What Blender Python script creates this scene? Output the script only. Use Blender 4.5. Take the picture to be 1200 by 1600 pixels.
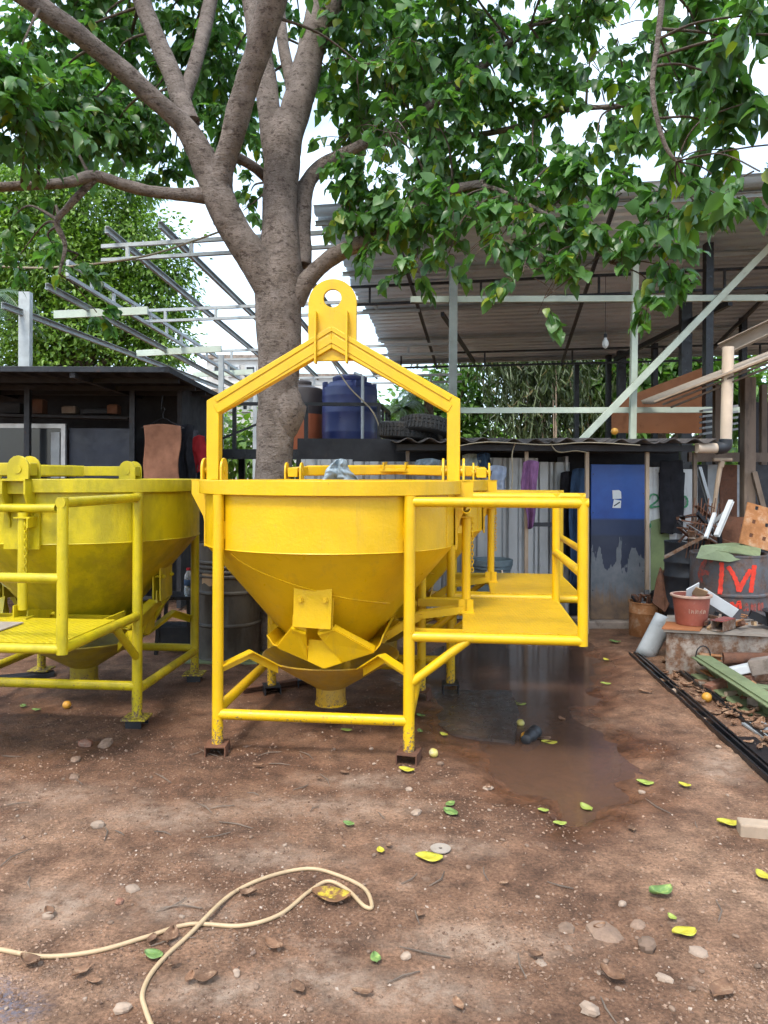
import bpy, math, random
import numpy as np
from mathutils import Vector, Matrix

for o in list(bpy.data.objects):
    bpy.data.objects.remove(o)
random.seed(7)
rng = np.random.default_rng(11)
R = math.radians
SC = bpy.context.scene
COL = SC.collection

# ------------------------------------------------------------------ camera
FPX, HZ, CH = 1200.0, 745.0, 1.55           # focal length in photo pixels, horizon row, camera height
cd = bpy.data.cameras.new('camera')
cam = bpy.data.objects.new('camera', cd)
COL.objects.link(cam)
cam.location = (0, 0, CH)
cam.rotation_euler = (R(90), R(-0.25), 0)
cd.sensor_fit = 'VERTICAL'
cd.sensor_height = 24.0
cd.lens = 24.0 * FPX / 1600.0
cd.shift_y = -(800 - HZ) / 1600.0
cd.clip_start = 0.05
cd.clip_end = 2000
SC.camera = cam

# ------------------------------------------------------------------ sky, sun, exposure
SUN_EL, SUN_AZ = 58.0, 205.0                 # azimuth of the sun measured clockwise from +Y
world = bpy.data.worlds.new('World')
SC.world = world
world.use_nodes = True
wn = world.node_tree
wn.nodes.clear()
w_out = wn.nodes.new('ShaderNodeOutputWorld')
w_bg = wn.nodes.new('ShaderNodeBackground')
w_sky = wn.nodes.new('ShaderNodeTexSky')
w_sky.sky_type = 'NISHITA'
w_sky.sun_disc = False
w_sky.sun_elevation = R(SUN_EL)
w_sky.sun_rotation = R(SUN_AZ)
w_sky.air_density = 1.0
w_sky.dust_density = 2.0
w_tc = wn.nodes.new('ShaderNodeTexCoord')
w_map = wn.nodes.new('ShaderNodeMapping')
w_map.inputs['Scale'].default_value = (1.0, 1.0, 2.2)
w_noise = wn.nodes.new('ShaderNodeTexNoise')
w_noise.inputs['Scale'].default_value = 2.6
w_noise.inputs['Detail'].default_value = 7
w_noise.inputs['Roughness'].default_value = 0.6
w_ramp = wn.nodes.new('ShaderNodeValToRGB')
w_ramp.color_ramp.elements[0].position = 0.36
w_ramp.color_ramp.elements[0].color = (0.08, 0.08, 0.08, 1)
w_ramp.color_ramp.elements[1].position = 0.66
w_ramp.color_ramp.elements[1].color = (0.95, 0.95, 0.95, 1)
w_mix = wn.nodes.new('ShaderNodeMixRGB')
w_mix.inputs['Color2'].default_value = (4.6, 5.5, 6.3, 1)
w_bg.inputs['Strength'].default_value = 0.15
L = wn.links.new
L(w_tc.outputs['Generated'], w_map.inputs['Vector'])
L(w_map.outputs['Vector'], w_noise.inputs['Vector'])
L(w_noise.outputs['Fac'], w_ramp.inputs['Fac'])
L(w_ramp.outputs['Color'], w_mix.inputs['Fac'])
L(w_sky.outputs['Color'], w_mix.inputs['Color1'])
L(w_mix.outputs['Color'], w_bg.inputs['Color'])
L(w_bg.outputs['Background'], w_out.inputs['Surface'])

sl = bpy.data.lights.new('sun', 'SUN')
sl.energy = 1.3
sl.angle = R(14)
sl.color = (1.0, 0.95, 0.87)
sun = bpy.data.objects.new('sun', sl)
COL.objects.link(sun)
az, el = R(SUN_AZ), R(SUN_EL)
sdir = Vector((math.sin(az) * math.cos(el), math.cos(az) * math.cos(el), math.sin(el)))
sun.rotation_euler = sdir.to_track_quat('Z', 'Y').to_euler()
sun.location = (0, -5, 20)

SC.view_settings.view_transform = 'Standard'
SC.view_settings.look = 'None'
SC.view_settings.exposure = 1.4
SC.view_settings.gamma = 1.0
SC.view_settings.use_curve_mapping = False
SC.render.engine = 'CYCLES'
SC.cycles.max_bounces = 5
SC.cycles.diffuse_bounces = 3
SC.cycles.glossy_bounces = 3
SC.cycles.transmission_bounces = 4
SC.cycles.transparent_max_bounces = 8
SC.cycles.caustics_reflective = False
SC.cycles.caustics_refractive = False
SC.cycles.use_denoising = True
SC.cycles.use_adaptive_sampling = True
SC.cycles.adaptive_threshold = 0.03

# ------------------------------------------------------------------ helpers
def P(px, py, Y):
    return Vector(((px - 600.0) / FPX * Y, Y, CH + (HZ - py) / FPX * Y))

def G(px, py, z=0.0):
    return P(px, py, (CH - z) * FPX / (py - HZ))

def vn2(x, y, seed=0):
    x = np.asarray(x, float); y = np.asarray(y, float)
    xi = np.floor(x).astype(np.int64); yi = np.floor(y).astype(np.int64)
    xf = x - xi; yf = y - yi
    def h(a, b):
        n = (a * 374761393 + b * 668265263 + seed * 1442695041) & 0x7fffffff
        n = ((n ^ (n >> 13)) * 1274126177) & 0x7fffffff
        return ((n ^ (n >> 16)) & 0xffff) / 65535.0
    u = xf * xf * (3 - 2 * xf); v = yf * yf * (3 - 2 * yf)
    return (h(xi, yi) * (1 - u) + h(xi + 1, yi) * u) * (1 - v) + (h(xi, yi + 1) * (1 - u) + h(xi + 1, yi + 1) * u) * v

def fbm(x, y, seed=0, octs=4):
    s = 0.0; a = 0.5; t = 0.0
    for i in range(octs):
        s = s + a * vn2(np.asarray(x) * 2 ** i, np.asarray(y) * 2 ** i, seed + i * 17)
        t += a; a *= 0.5
    return s / t

def tag(o, label=None, cat=None, group=None, kind=None):
    if label: o['label'] = label
    if cat: o['category'] = cat
    if group: o['group'] = group
    if kind: o['kind'] = kind
    return o

def thing(name, label, cat, loc=(0, 0, 0), rz=0.0, group=None):
    o = bpy.data.objects.new(name, None)
    o.empty_display_size = 0.1
    COL.objects.link(o)
    o.location = loc
    o.rotation_euler = (0, 0, rz)
    return tag(o, label, cat, group)

def catmull(pts, sub=6):
    pts = [np.asarray(p, float) for p in pts]
    if len(pts) < 3: sub_pts = pts
    out = []
    n = len(pts)
    for i in range(n - 1):
        p0 = pts[max(i - 1, 0)]; p1 = pts[i]; p2 = pts[i + 1]; p3 = pts[min(i + 2, n - 1)]
        for k in range(sub):
            t = k / sub
            out.append(0.5 * ((2 * p1) + (-p0 + p2) * t + (2 * p0 - 5 * p1 + 4 * p2 - p3) * t * t + (-p0 + 3 * p1 - 3 * p2 + p3) * t ** 3))
    out.append(pts[-1])
    return out

class MB:
    def __init__(self):
        self.v = []; self.f = []
    def _add(self, vs, fs):
        b = len(self.v)
        self.v.extend([tuple(x) for x in vs])
        self.f.extend([tuple(b + i for i in f) for f in fs])
        return self
    def box(self, c, s, rot=None):
        hx, hy, hz = s[0] / 2, s[1] / 2, s[2] / 2
        vs = [Vector((x, y, z)) for z in (-hz, hz) for y in (-hy, hy) for x in (-hx, hx)]
        if rot is not None:
            m = rot if isinstance(rot, Matrix) else Matrix.Rotation(rot, 3, 'Z')
            vs = [m @ v for v in vs]
        c = Vector(c)
        return self._add([v + c for v in vs], [(0, 2, 3, 1), (4, 5, 7, 6), (0, 1, 5, 4), (2, 6, 7, 3), (0, 4, 6, 2), (1, 3, 7, 5)])
    def beam(self, p, q, w, h, up=(0, 0, 1)):
        p, q = Vector(p), Vector(q)
        d = (q - p).normalized(); up = Vector(up)
        s = d.cross(up)
        if s.length < 1e-4: s = d.cross(Vector((0, 1, 0)))
        s.normalize(); u = s.cross(d).normalized()
        vs = []
        for a in (p, q):
            for sx, sy in ((-1, -1), (1, -1), (1, 1), (-1, 1)):
                vs.append(a + s * (sx * w / 2) + u * (sy * h / 2))
        return self._add(vs, [(0, 1, 2, 3), (7, 6, 5, 4), (0, 4, 5, 1), (1, 5, 6, 2), (2, 6, 7, 3), (3, 7, 4, 0)])
    def channel(self, p, q, w, h, t=0.006, up=(0, 0, 1), lip=0.0):
        # C section: web at -side, two flanges
        p, q = Vector(p), Vector(q)
        d = (q - p).normalized(); s = d.cross(Vector(up)).normalized(); u = s.cross(d).normalized()
        self.beam(p - s * (w / 2 - t / 2), q - s * (w / 2 - t / 2), t, h, up)
        self.beam(p + u * (h / 2 - t / 2) + s * t / 2, q + u * (h / 2 - t / 2) + s * t / 2, w - t, t, up)
        self.beam(p - u * (h / 2 - t / 2) + s * t / 2, q - u * (h / 2 - t / 2) + s * t / 2, w - t, t, up)
        if lip:
            self.beam(p + s * (w / 2 - t / 2) + u * (h / 2 - t - lip / 2), q + s * (w / 2 - t / 2) + u * (h / 2 - t - lip / 2), t, lip, up)
            self.beam(p + s * (w / 2 - t / 2) - u * (h / 2 - t - lip / 2), q + s * (w / 2 - t / 2) - u * (h / 2 - t - lip / 2), t, lip, up)
        return self
    def tube(self, pts, r, n=12, caps=True, closed=False, wob=0.0, seed=0):
        pts = [Vector(p) for p in pts]
        rs = list(r) if hasattr(r, '__len__') else [r] * len(pts)
        m = len(pts); vs = []; ref = None
        for i in range(m):
            if closed: d = pts[(i + 1) % m] - pts[i - 1]
            else: d = pts[min(i + 1, m - 1)] - pts[max(i - 1, 0)]
            if d.length < 1e-9: d = Vector((0, 0, 1))
            d.normalize()
            if ref is None:
                ref = Vector((0, 0, 1)) if abs(d.z) < 0.9 else Vector((1, 0, 0))
            a = d.cross(ref)
            if a.length < 1e-6: a = d.cross(Vector((0.3, 0.7, 0.2)))
            a.normalize(); b = d.cross(a).normalized()
            ref = -b if False else a.cross(d)
            for k in range(n):
                t = 2 * math.pi * k / n
                rr = rs[i]
                if wob:
                    rr *= 1 + wob * (float(fbm(i * 0.35 + 3.1 * seed, 2.2 * math.cos(t) + 5 + 1.3 * math.sin(t), seed, 3)) - 0.5) * 2
                vs.append(pts[i] + (a * math.cos(t) + b * math.sin(t)) * rr)
        fs = []
        for i in range(m if closed else m - 1):
            j = (i + 1) % m
            for k in range(n):
                k2 = (k + 1) % n
                fs.append((i * n + k, i * n + k2, j * n + k2, j * n + k))
        if caps and not closed:
            fs.append(tuple(range(n - 1, -1, -1)))
            fs.append(tuple((m - 1) * n + k for k in range(n)))
        return self._add(vs, fs)
    def pipe(self, p, q, r, t=0.004, n=14):
        # hollow straight pipe
        p, q = Vector(p), Vector(q)
        d = (q - p).normalized()
        a = d.cross(Vector((0, 0, 1)) if abs(d.z) < 0.9 else Vector((1, 0, 0))).normalized(); b = d.cross(a)
        vs = []
        for c, rr in ((p, r), (q, r), (q, r - t), (p, r - t)):
            for k in range(n):
                th = 2 * math.pi * k / n
                vs.append(c + (a * math.cos(th) + b * math.sin(th)) * rr)
        fs = []
        for i in range(4):
            j = (i + 1) % 4
            for k in range(n):
                k2 = (k + 1) % n
                fs.append((i * n + k, i * n + k2, j * n + k2, j * n + k))
        return self._add(vs, fs)
    def lathe(self, prof, n=32, c=(0, 0, 0), wob=0.0, seed=0, close=False):
        vs = []; c = Vector(c); m = len(prof)
        for i, (r, z) in enumerate(prof):
            for k in range(n):
                t = 2 * math.pi * k / n
                rr = r * (1 + wob * (float(vn2(2 * math.cos(t) + 9 + z * 6, 2 * math.sin(t) + 5, seed)) - .5)) if wob else r
                vs.append(c + Vector((rr * math.cos(t), rr * math.sin(t), z)))
        fs = []
        for i in range(m if close else m - 1):
            j = (i + 1) % m
            for k in range(n):
                k2 = (k + 1) % n
                fs.append((i * n + k, i * n + k2, j * n + k2, j * n + k))
        return self._add(vs, fs)
    def prism(self, poly, o, ax, ay, t):
        # polygon in the plane (ax, ay) through o, thickness t centred on the plane
        o, ax, ay = Vector(o), Vector(ax), Vector(ay)
        nn = ax.cross(ay).normalized(); n = len(poly)
        vs = [o + ax * a + ay * b - nn * t / 2 for a, b in poly] + [o + ax * a + ay * b + nn * t / 2 for a, b in poly]
        fs = [tuple(range(n - 1, -1, -1)), tuple(range(n, 2 * n))]
        for i in range(n):
            j = (i + 1) % n
            fs.append((i, j, n + j, n + i))
        return self._add(vs, fs)
    def plate3(self, pts, t):
        # planar 3-D polygon with thickness
        pts = [Vector(p) for p in pts]; n = len(pts)
        nn = Vector((0, 0, 0))
        for i in range(n):
            nn += pts[i].cross(pts[(i + 1) % n])
        nn.normalize()
        vs = [p - nn * t / 2 for p in pts] + [p + nn * t / 2 for p in pts]
        fs = [tuple(range(n - 1, -1, -1)), tuple(range(n, 2 * n))]
        for i in range(n):
            j = (i + 1) % n
            fs.append((i, j, n + j, n + i))
        return self._add(vs, fs)
    def grid(self, fn, nu, nv):
        vs = [fn(i / nu, j / nv) for j in range(nv + 1) for i in range(nu + 1)]
        fs = [(j * (nu + 1) + i, j * (nu + 1) + i + 1, (j + 1) * (nu + 1) + i + 1, (j + 1) * (nu + 1) + i) for j in range(nv) for i in range(nu)]
        return self._add(vs, fs)
    def mesh(self, name, mat, smooth=35, off=None):
        me = bpy.data.meshes.new(name)
        vs = self.v if off is None else [(x - off[0], y - off[1], z - off[2]) for x, y, z in self.v]
        me.from_pydata(vs, [], self.f)
        me.update()
        if smooth:
            me.polygons.foreach_set('use_smooth', [True] * len(me.polygons))
            me.set_sharp_from_angle(angle=R(smooth))
        if mat: me.materials.append(mat)
        return me
    def build(self, name, mat, parent=None, loc=None, world=False, smooth=35, bevel=0, solid=0):
        """world: vertices are world coordinates; loc: origin of a top-level mesh"""
        off = None
        if world: off = Vector(parent.location) if parent else Vector(loc if loc is not None else (0, 0, 0))
        me = self.mesh(name, mat, smooth, off)
        o = bpy.data.objects.new(name, me)
        COL.objects.link(o)
        if parent: o.parent = parent
        elif loc is not None: o.location = loc
        if solid:
            md = o.modifiers.new('solid', 'SOLIDIFY'); md.thickness = solid; md.offset = 0
        if bevel:
            md = o.modifiers.new('bevel', 'BEVEL'); md.width = bevel; md.segments = 2; md.limit_method = 'ANGLE'; md.angle_limit = R(40)
        return o

def corr(o, U, V, lu, lv, pitch, amp, samples=6, wave='sin', sag=0.0):
    """corrugated sheet from corner o: ridges run along U, waves along V"""
    o, U, V = Vector(o), Vector(U).normalized(), Vector(V).normalized()
    N = U.cross(V).normalized()
    m = MB(); nv = max(4, int(lv / pitch * samples))
    def fn(a, b):
        x = b * lv
        if wave == 'sin': h = amp * math.sin(2 * math.pi * x / pitch)
        else:
            ph = (x / pitch) % 1.0
            h = amp if ph < 0.22 else (-amp if 0.32 < ph < 0.9 else (amp * (1 - 2 * (ph - .22) / .1) if ph < .5 else amp * (-1 + 2 * (ph - .9) / .1)))
        return o + U * (a * lu) + V * x + N * (h + sag * math.sin(a * 9.0 + b * 4))
    m.grid(fn, 6 if sag else 1, nv)
    return m

# ------------------------------------------------------------------ materials
def nt_new(name):
    m = bpy.data.materials.new(name); m.use_nodes = True
    nt = m.node_tree
    return m, nt, nt.nodes['Principled BSDF'], nt.nodes['Material Output']

def add_noise(nt, scale, detail=4, rough=0.55, coord=None, stretch=None):
    geo = nt.nodes.new('ShaderNodeNewGeometry')
    src = geo.outputs['Position'] if coord is None else coord
    if stretch:
        mp = nt.nodes.new('ShaderNodeMapping'); mp.inputs['Scale'].default_value = stretch
        nt.links.new(src, mp.inputs['Vector']); src = mp.outputs['Vector']
    n = nt.nodes.new('ShaderNodeTexNoise')
    n.inputs['Scale'].default_value = scale; n.inputs['Detail'].default_value = detail; n.inputs['Roughness'].default_value = rough
    nt.links.new(src, n.inputs['Vector'])
    return n.outputs['Fac']

def ramp(nt, fac, stops):
    r = nt.nodes.new('ShaderNodeValToRGB'); e = r.color_ramp.elements
    while len(e) < len(stops): e.new(0.5)
    for el_, (p, c) in zip(e, stops):
        el_.position = p
        el_.color = (c, c, c, 1) if isinstance(c, (int, float)) else (*c, 1)
    nt.links.new(fac, r.inputs['Fac'])
    return r.outputs['Color']

def mixc(nt, fac, a, b, mode='MIX'):
    m = nt.nodes.new('ShaderNodeMixRGB'); m.blend_type = mode
    for k, x in (('Fac', fac), ('Color1', a), ('Color2', b)):
        if hasattr(x, 'links') or hasattr(x, 'is_linked'): nt.links.new(x, m.inputs[k])
        elif k == 'Fac': m.inputs[k].default_value = x
        else: m.inputs[k].default_value = (*x, 1)
    return m.outputs['Color']

def bump(nt, bsdf, h, strength, dist=0.01):
    b = nt.nodes.new('ShaderNodeBump'); b.inputs['Strength'].default_value = strength; b.inputs['Distance'].default_value = dist
    nt.links.new(h, b.inputs['Height']); nt.links.new(b.outputs['Normal'], bsdf.inputs['Normal'])

def PM(name, col, rough=0.6, metal=0.0, var=0.25, scale=6, spots=None, spot_scale=9, spot_cut=(0.52, 0.66), bmp=0.15, bscale=90, stretch=None, spec=0.5, obj_rand=0.0, rvar=0.15):
    """col with uneven tone, optional stains / rust of a second colour, fine relief"""
    m, nt, b, out = nt_new(name)
    n1 = add_noise(nt, scale, 5, 0.6, stretch=stretch)
    dark = tuple(c * (1 - var) for c in col); light = tuple(min(1, c * (1 + var)) for c in col)
    c = ramp(nt, n1, [(0.3, dark), (0.7, light)])
    if obj_rand:
        oi = nt.nodes.new('ShaderNodeObjectInfo')
        k = ramp(nt, oi.outputs['Random'], [(0, 1 - obj_rand), (1, 1.0)])
        c = mixc(nt, 1.0, c, k, 'MULTIPLY')
    n3 = add_noise(nt, scale * 3.1, 6, 0.65)
    b.inputs['Roughness'].default_value = rough
    rr = ramp(nt, n3, [(0.25, max(0.03, rough - rvar)), (0.75, min(1, rough + rvar))])
    if spots:
        n2 = add_noise(nt, spot_scale, 7, 0.68, stretch=stretch)
        f = ramp(nt, n2, [(spot_cut[0], 0.0), (spot_cut[1], 1.0)])
        n4 = add_noise(nt, spot_scale * 5, 4, 0.6)
        sc2 = ramp(nt, n4, [(0.3, tuple(x * 0.6 for x in spots)), (0.7, tuple(min(1, x * 1.3) for x in spots))])
        c = mixc(nt, f, c, sc2)
        rr = mixc(nt, f, rr, (0.85, 0.85, 0.85))
    nt.links.new(c, b.inputs['Base Color'])
    nt.links.new(rr, b.inputs['Roughness'])
    b.inputs['Metallic'].default_value = metal
    b.inputs['Specular IOR Level'].default_value = spec
    if bmp: bump(nt, b, add_noise(nt, bscale, 5, 0.6), bmp, 0.01)
    return m

def yellow_paint(name, col, patch=None, wear=True, rough=0.36):
    m, nt, b, out = nt_new(name)
    n1 = add_noise(nt, 5, 4, 0.55)
    c = ramp(nt, n1, [(0.3, tuple(x * 0.9 for x in col)), (0.7, tuple(min(1, x * 1.06) for x in col))])
    if patch:
        f = ramp(nt, add_noise(nt, 7, 5, 0.65, stretch=(1, 1, 0.45)), [(0.42, 0.0), (0.62, 0.85)])
        c = mixc(nt, f, c, patch)
    # fine road-dust film and splashes
    f = ramp(nt, add_noise(nt, 26, 8, 0.72), [(0.60, 0.0), (0.78, 0.35)])
    c = mixc(nt, f, c, (0.36, 0.24, 0.10))
    f2 = ramp(nt, add_noise(nt, 2.2, 5, 0.6), [(0.50, 0.0), (0.75, 0.22)])
    c = mixc(nt, f2, c, (0.42, 0.27, 0.06))
    f4 = ramp(nt, add_noise(nt, 16, 5, 0.7, stretch=(1, 1, 0.09)), [(0.56, 0.0), (0.74, 0.30)])      # drips
    c = mixc(nt, f4, c, (0.34, 0.22, 0.05))
    f5 = ramp(nt, add_noise(nt, 85, 3, 0.6), [(0.715, 0.0), (0.735, 0.9)])      # small chips
    c = mixc(nt, f5, c, (0.13, 0.075, 0.045))
    rr = ramp(nt, add_noise(nt, 14, 6, 0.65), [(0.3, rough - 0.1), (0.75, rough + 0.2)])
    if wear:
        geo = nt.nodes.new('ShaderNodeNewGeometry')
        sx = nt.nodes.new('ShaderNodeSeparateXYZ'); nt.links.new(geo.outputs['Position'], sx.inputs['Vector'])
        zr = ramp(nt, sx.outputs['Z'], [(0.05, 0.26), (0.42, 0.0)])
        chips = add_noise(nt, 60, 6, 0.75)
        ad = nt.nodes.new('ShaderNodeMath'); ad.operation = 'ADD'
        nt.links.new(chips, ad.inputs[0]); nt.links.new(zr, ad.inputs[1])
        f3 = ramp(nt, ad.outputs[0], [(0.70, 0.0), (0.78, 1.0)])
        c = mixc(nt, f3, c, (0.15, 0.10, 0.07))
        rr = mixc(nt, f3, rr, (0.85, 0.85, 0.85))
    nt.links.new(c, b.inputs['Base Color']); nt.links.new(rr, b.inputs['Roughness'])
    b.inputs['Specular IOR Level'].default_value = 0.45
    hm = nt.nodes.new('ShaderNodeMath'); hm.operation = 'MULTIPLY_ADD'
    nt.links.new(add_noise(nt, 3.5, 2, 0.4), hm.inputs[0]); hm.inputs[1].default_value = 2.2; nt.links.new(add_noise(nt, 55, 4, 0.6), hm.inputs[2])
    bump(nt, b, hm.outputs[0], 0.14, 0.012)
    return m

M = {}
M['yellow'] = yellow_paint('yellow_paint', (0.70, 0.425, 0.004))
M['yellow_fun'] = yellow_paint('yellow_paint_dusty', (0.52, 0.31, 0.015), patch=(0.38, 0.25, 0.07), rough=0.5)
M['lemon'] = yellow_paint('lemon_paint', (0.54, 0.43, 0.005), patch=(0.34, 0.285, 0.008), rough=0.4)
M['lemon_fun'] = yellow_paint('lemon_paint_dusty', (0.38, 0.30, 0.02), patch=(0.24, 0.20, 0.05), rough=0.5)
def tread(name, col):
    m, nt, b, out = nt_new(name)
    geo = nt.nodes.new('ShaderNodeNewGeometry')
    mp = nt.nodes.new('ShaderNodeMapping'); mp.inputs['Rotation'].default_value = (0, 0, R(45)); mp.inputs['Scale'].default_value = (36, 36, 36)
    nt.links.new(geo.outputs['Position'], mp.inputs['Vector'])
    ck = nt.nodes.new('ShaderNodeTexVoronoi'); ck.inputs['Scale'].default_value = 1.0; ck.inputs['Randomness'].default_value = 0.15
    nt.links.new(mp.outputs['Vector'], ck.inputs['Vector'])
    c = ramp(nt, add_noise(nt, 9, 6, 0.65), [(0.3, tuple(x * 0.78 for x in col)), (0.7, col)])
    f = ramp(nt, add_noise(nt, 30, 6, 0.7), [(0.55, 0.0), (0.75, 0.45)])
    c = mixc(nt, f, c, (0.33, 0.24, 0.10))
    nt.links.new(c, b.inputs['Base Color']); b.inputs['Roughness'].default_value = 0.42
    bump(nt, b, ramp(nt, ck.outputs['Distance'], [(0.15, 1.0), (0.45, 0.0)]), 0.6, 0.006)
    return m
M['tread'] = tread('tread_plate_yellow', (0.62, 0.37, 0.006))
M['tread_l'] = tread('tread_plate_lemon', (0.56, 0.44, 0.01))
M['steel_dark'] = PM('dark_steel', (0.035, 0.037, 0.042), 0.45, 0.6, 0.3, 9, spots=(0.12, 0.055, 0.03), spot_cut=(0.6, 0.8))
M['black_steel'] = PM('black_steel', (0.016, 0.017, 0.02), 0.34, 0.35, 0.3, 5, spots=(0.05, 0.035, 0.028), spot_cut=(0.58, 0.8))
M['plate_mud'] = PM('muddy_plate', (0.055, 0.042, 0.036), 0.3, 0.0, 0.35, 6, spots=(0.12, 0.075, 0.05), spot_cut=(0.5, 0.75))
M['steel_grey'] = PM('grey_steel', (0.33, 0.35, 0.36), 0.5, 0.3, 0.2, 6, spots=(0.16, 0.13, 0.11), spot_cut=(0.6, 0.85))
M['purlin'] = PM('grey_primer', (0.40, 0.43, 0.43), 0.55, 0.1, 0.18, 5, spots=(0.12, 0.10, 0.09), spot_cut=(0.62, 0.9))
M['pale_green'] = PM('pale_green_primer', (0.50, 0.57, 0.47), 0.5, 0.0, 0.15, 4, spots=(0.22, 0.2, 0.15), spot_cut=(0.62, 0.85))
M['grey_green'] = PM('grey_green_primer', (0.22, 0.25, 0.23), 0.55, 0.0, 0.2, 5, spots=(0.12, 0.11, 0.09), spot_cut=(0.6, 0.85))
M['zinc'] = PM('zinc_sheet', (0.44, 0.45, 0.45), 0.42, 0.45, 0.22, 3, spots=(0.22, 0.19, 0.17), spot_cut=(0.55, 0.8), stretch=(1, 1, 0.3), obj_rand=0.25)
M['roof_under'] = PM('roof_sheet', (0.68, 0.79, 0.86), 0.42, 0.5, 0.12, 2, spots=(0.62, 0.64, 0.65), spot_cut=(0.5, 0.8), stretch=(0.4, 1, 1), obj_rand=0.15)
M['asbestos'] = PM('fibre_cement', (0.10, 0.085, 0.078), 0.9, 0, 0.35, 5, spots=(0.03, 0.03, 0.028), spot_cut=(0.45, 0.7), bmp=0.4)
M['shed_black'] = PM('near_black_board', (0.022, 0.022, 0.025), 0.8, 0, 0.35, 3, spots=(0.06, 0.045, 0.035), spot_cut=(0.58, 0.8))  # near-black tone for hut boards, purlins and back walls
M['navy'] = PM('dark_blue_board', (0.02, 0.028, 0.05), 0.45, 0, 0.3, 3, spots=(0.05, 0.05, 0.06), spot_cut=(0.6, 0.85))
M['wood_dark'] = PM('weathered_wood', (0.16, 0.12, 0.09), 0.85, 0, 0.35, 5, spots=(0.05, 0.04, 0.035), spot_cut=(0.5, 0.75), stretch=(1, 1, 0.2), bmp=0.4)
M['wood_pale'] = PM('pale_wood', (0.36, 0.27, 0.19), 0.8, 0, 0.25, 7, spots=(0.15, 0.11, 0.08), spot_cut=(0.55, 0.8), stretch=(1, 1, 0.25), bmp=0.3)
M['plywood'] = PM('orange_brown_board', (0.36, 0.135, 0.05), 0.65, 0, 0.15, 2, spots=(0.22, 0.09, 0.04), spot_cut=(0.55, 0.8))
M['rust'] = PM('rusty_steel', (0.20, 0.085, 0.045), 0.85, 0.1, 0.4, 9, spots=(0.09, 0.045, 0.03), spot_cut=(0.45, 0.65), bmp=0.4, obj_rand=0.35)
M['rust_orange'] = PM('orange_rust', (0.38, 0.16, 0.055), 0.8, 0.05, 0.35, 9, spots=(0.45, 0.33, 0.22), spot_cut=(0.5, 0.7), bmp=0.35)
M['rust_white'] = PM('rusty_white_paint', (0.33, 0.28, 0.23), 0.8, 0.0, 0.35, 6, spots=(0.17, 0.085, 0.045), spot_cut=(0.40, 0.56), bmp=0.35)
M['green_steel'] = PM('green_primer', (0.17, 0.21, 0.105), 0.55, 0, 0.2, 6, spots=(0.10, 0.10, 0.06), spot_cut=(0.58, 0.8))
M['white_steel'] = PM('white_sheet', (0.62, 0.63, 0.62), 0.55, 0, 0.12, 5, spots=(0.30, 0.26, 0.22), spot_cut=(0.58, 0.8))
M['drum'] = PM('old_drum_steel', (0.10, 0.105, 0.115), 0.6, 0.2, 0.4, 3.5, spots=(0.15, 0.085, 0.058), spot_cut=(0.42, 0.66), bmp=0.25)
M['drum_dark'] = PM('dark_drum_steel', (0.03, 0.034, 0.042), 0.5, 0.25, 0.3, 4, spots=(0.10, 0.07, 0.055), spot_cut=(0.58, 0.8))
M['drum_grey'] = PM('grey_drum_steel', (0.095, 0.085, 0.068), 0.5, 0.3, 0.35, 4, spots=(0.06, 0.048, 0.038), spot_cut=(0.48, 0.72), stretch=(1, 1, .4))
M['red_paint'] = PM('red_spray_paint', (0.72, 0.045, 0.02), 0.5, 0, 0.2, 20, spots=(0.25, 0.06, 0.04), spot_scale=22, spot_cut=(0.58, 0.78))
M['red_faint'] = PM('faded_red_paint', (0.36, 0.055, 0.035), 0.6, 0, 0.3, 20, spots=(0.13, 0.09, 0.085), spot_scale=26, spot_cut=(0.42, 0.6))
M['green_paint'] = PM('green_spray_paint', (0.05, 0.25, 0.11), 0.6, 0, 0.3, 15, spots=(0.3, 0.4, 0.33), spot_scale=25, spot_cut=(0.6, 0.8))
M['olive_paint'] = PM('olive_green_paint', (0.21, 0.27, 0.12), 0.65, 0, 0.2, 6, spots=(0.42, 0.44, 0.38), spot_scale=12, spot_cut=(0.62, 0.78))
M['tub_red'] = PM('red_brown_plastic', (0.30, 0.085, 0.055), 0.5, 0, 0.2, 8, spots=(0.42, 0.25, 0.2), spot_scale=30, spot_cut=(0.58, 0.78))
M['tub_rim'] = PM('pale_worn_plastic', (0.55, 0.36, 0.27), 0.6, 0, 0.25, 12)
M['black_plastic'] = PM('black_plastic', (0.022, 0.023, 0.025), 0.5, 0, 0.3, 8, spots=(0.10, 0.095, 0.09), spot_cut=(0.58, 0.85))
M['bin_grey'] = PM('blue_grey_plastic', (0.12, 0.165, 0.185), 0.45, 0, 0.2, 5, spots=(0.2, 0.22, 0.22), spot_cut=(0.6, 0.85))
M['tank_blue'] = PM('blue_tank_plastic', (0.022, 0.034, 0.125), 0.4, 0, 0.15, 3, spots=(0.06, 0.07, 0.14), spot_cut=(0.58, 0.9), bmp=0.05)
M['tank_orange'] = PM('orange_tank_plastic', (0.42, 0.12, 0.05), 0.5, 0, 0.2, 3, bmp=0.05)
M['tank_brown'] = PM('dark_tank_plastic', (0.06, 0.05, 0.05), 0.5, 0, 0.2, 3, bmp=0.05)
M['pvc'] = PM('beige_pvc', (0.62, 0.50, 0.38), 0.5, 0, 0.12, 4, spots=(0.36, 0.27, 0.19), spot_cut=(0.58, 0.85))
M['pvc_dark'] = PM('dark_fitting', (0.02, 0.024, 0.03), 0.45)
M['pvc_grey'] = PM('grey_pvc', (0.42, 0.46, 0.48), 0.5, 0, 0.15, 5, spots=(0.22, 0.22, 0.22), spot_cut=(0.55, 0.8))
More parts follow.
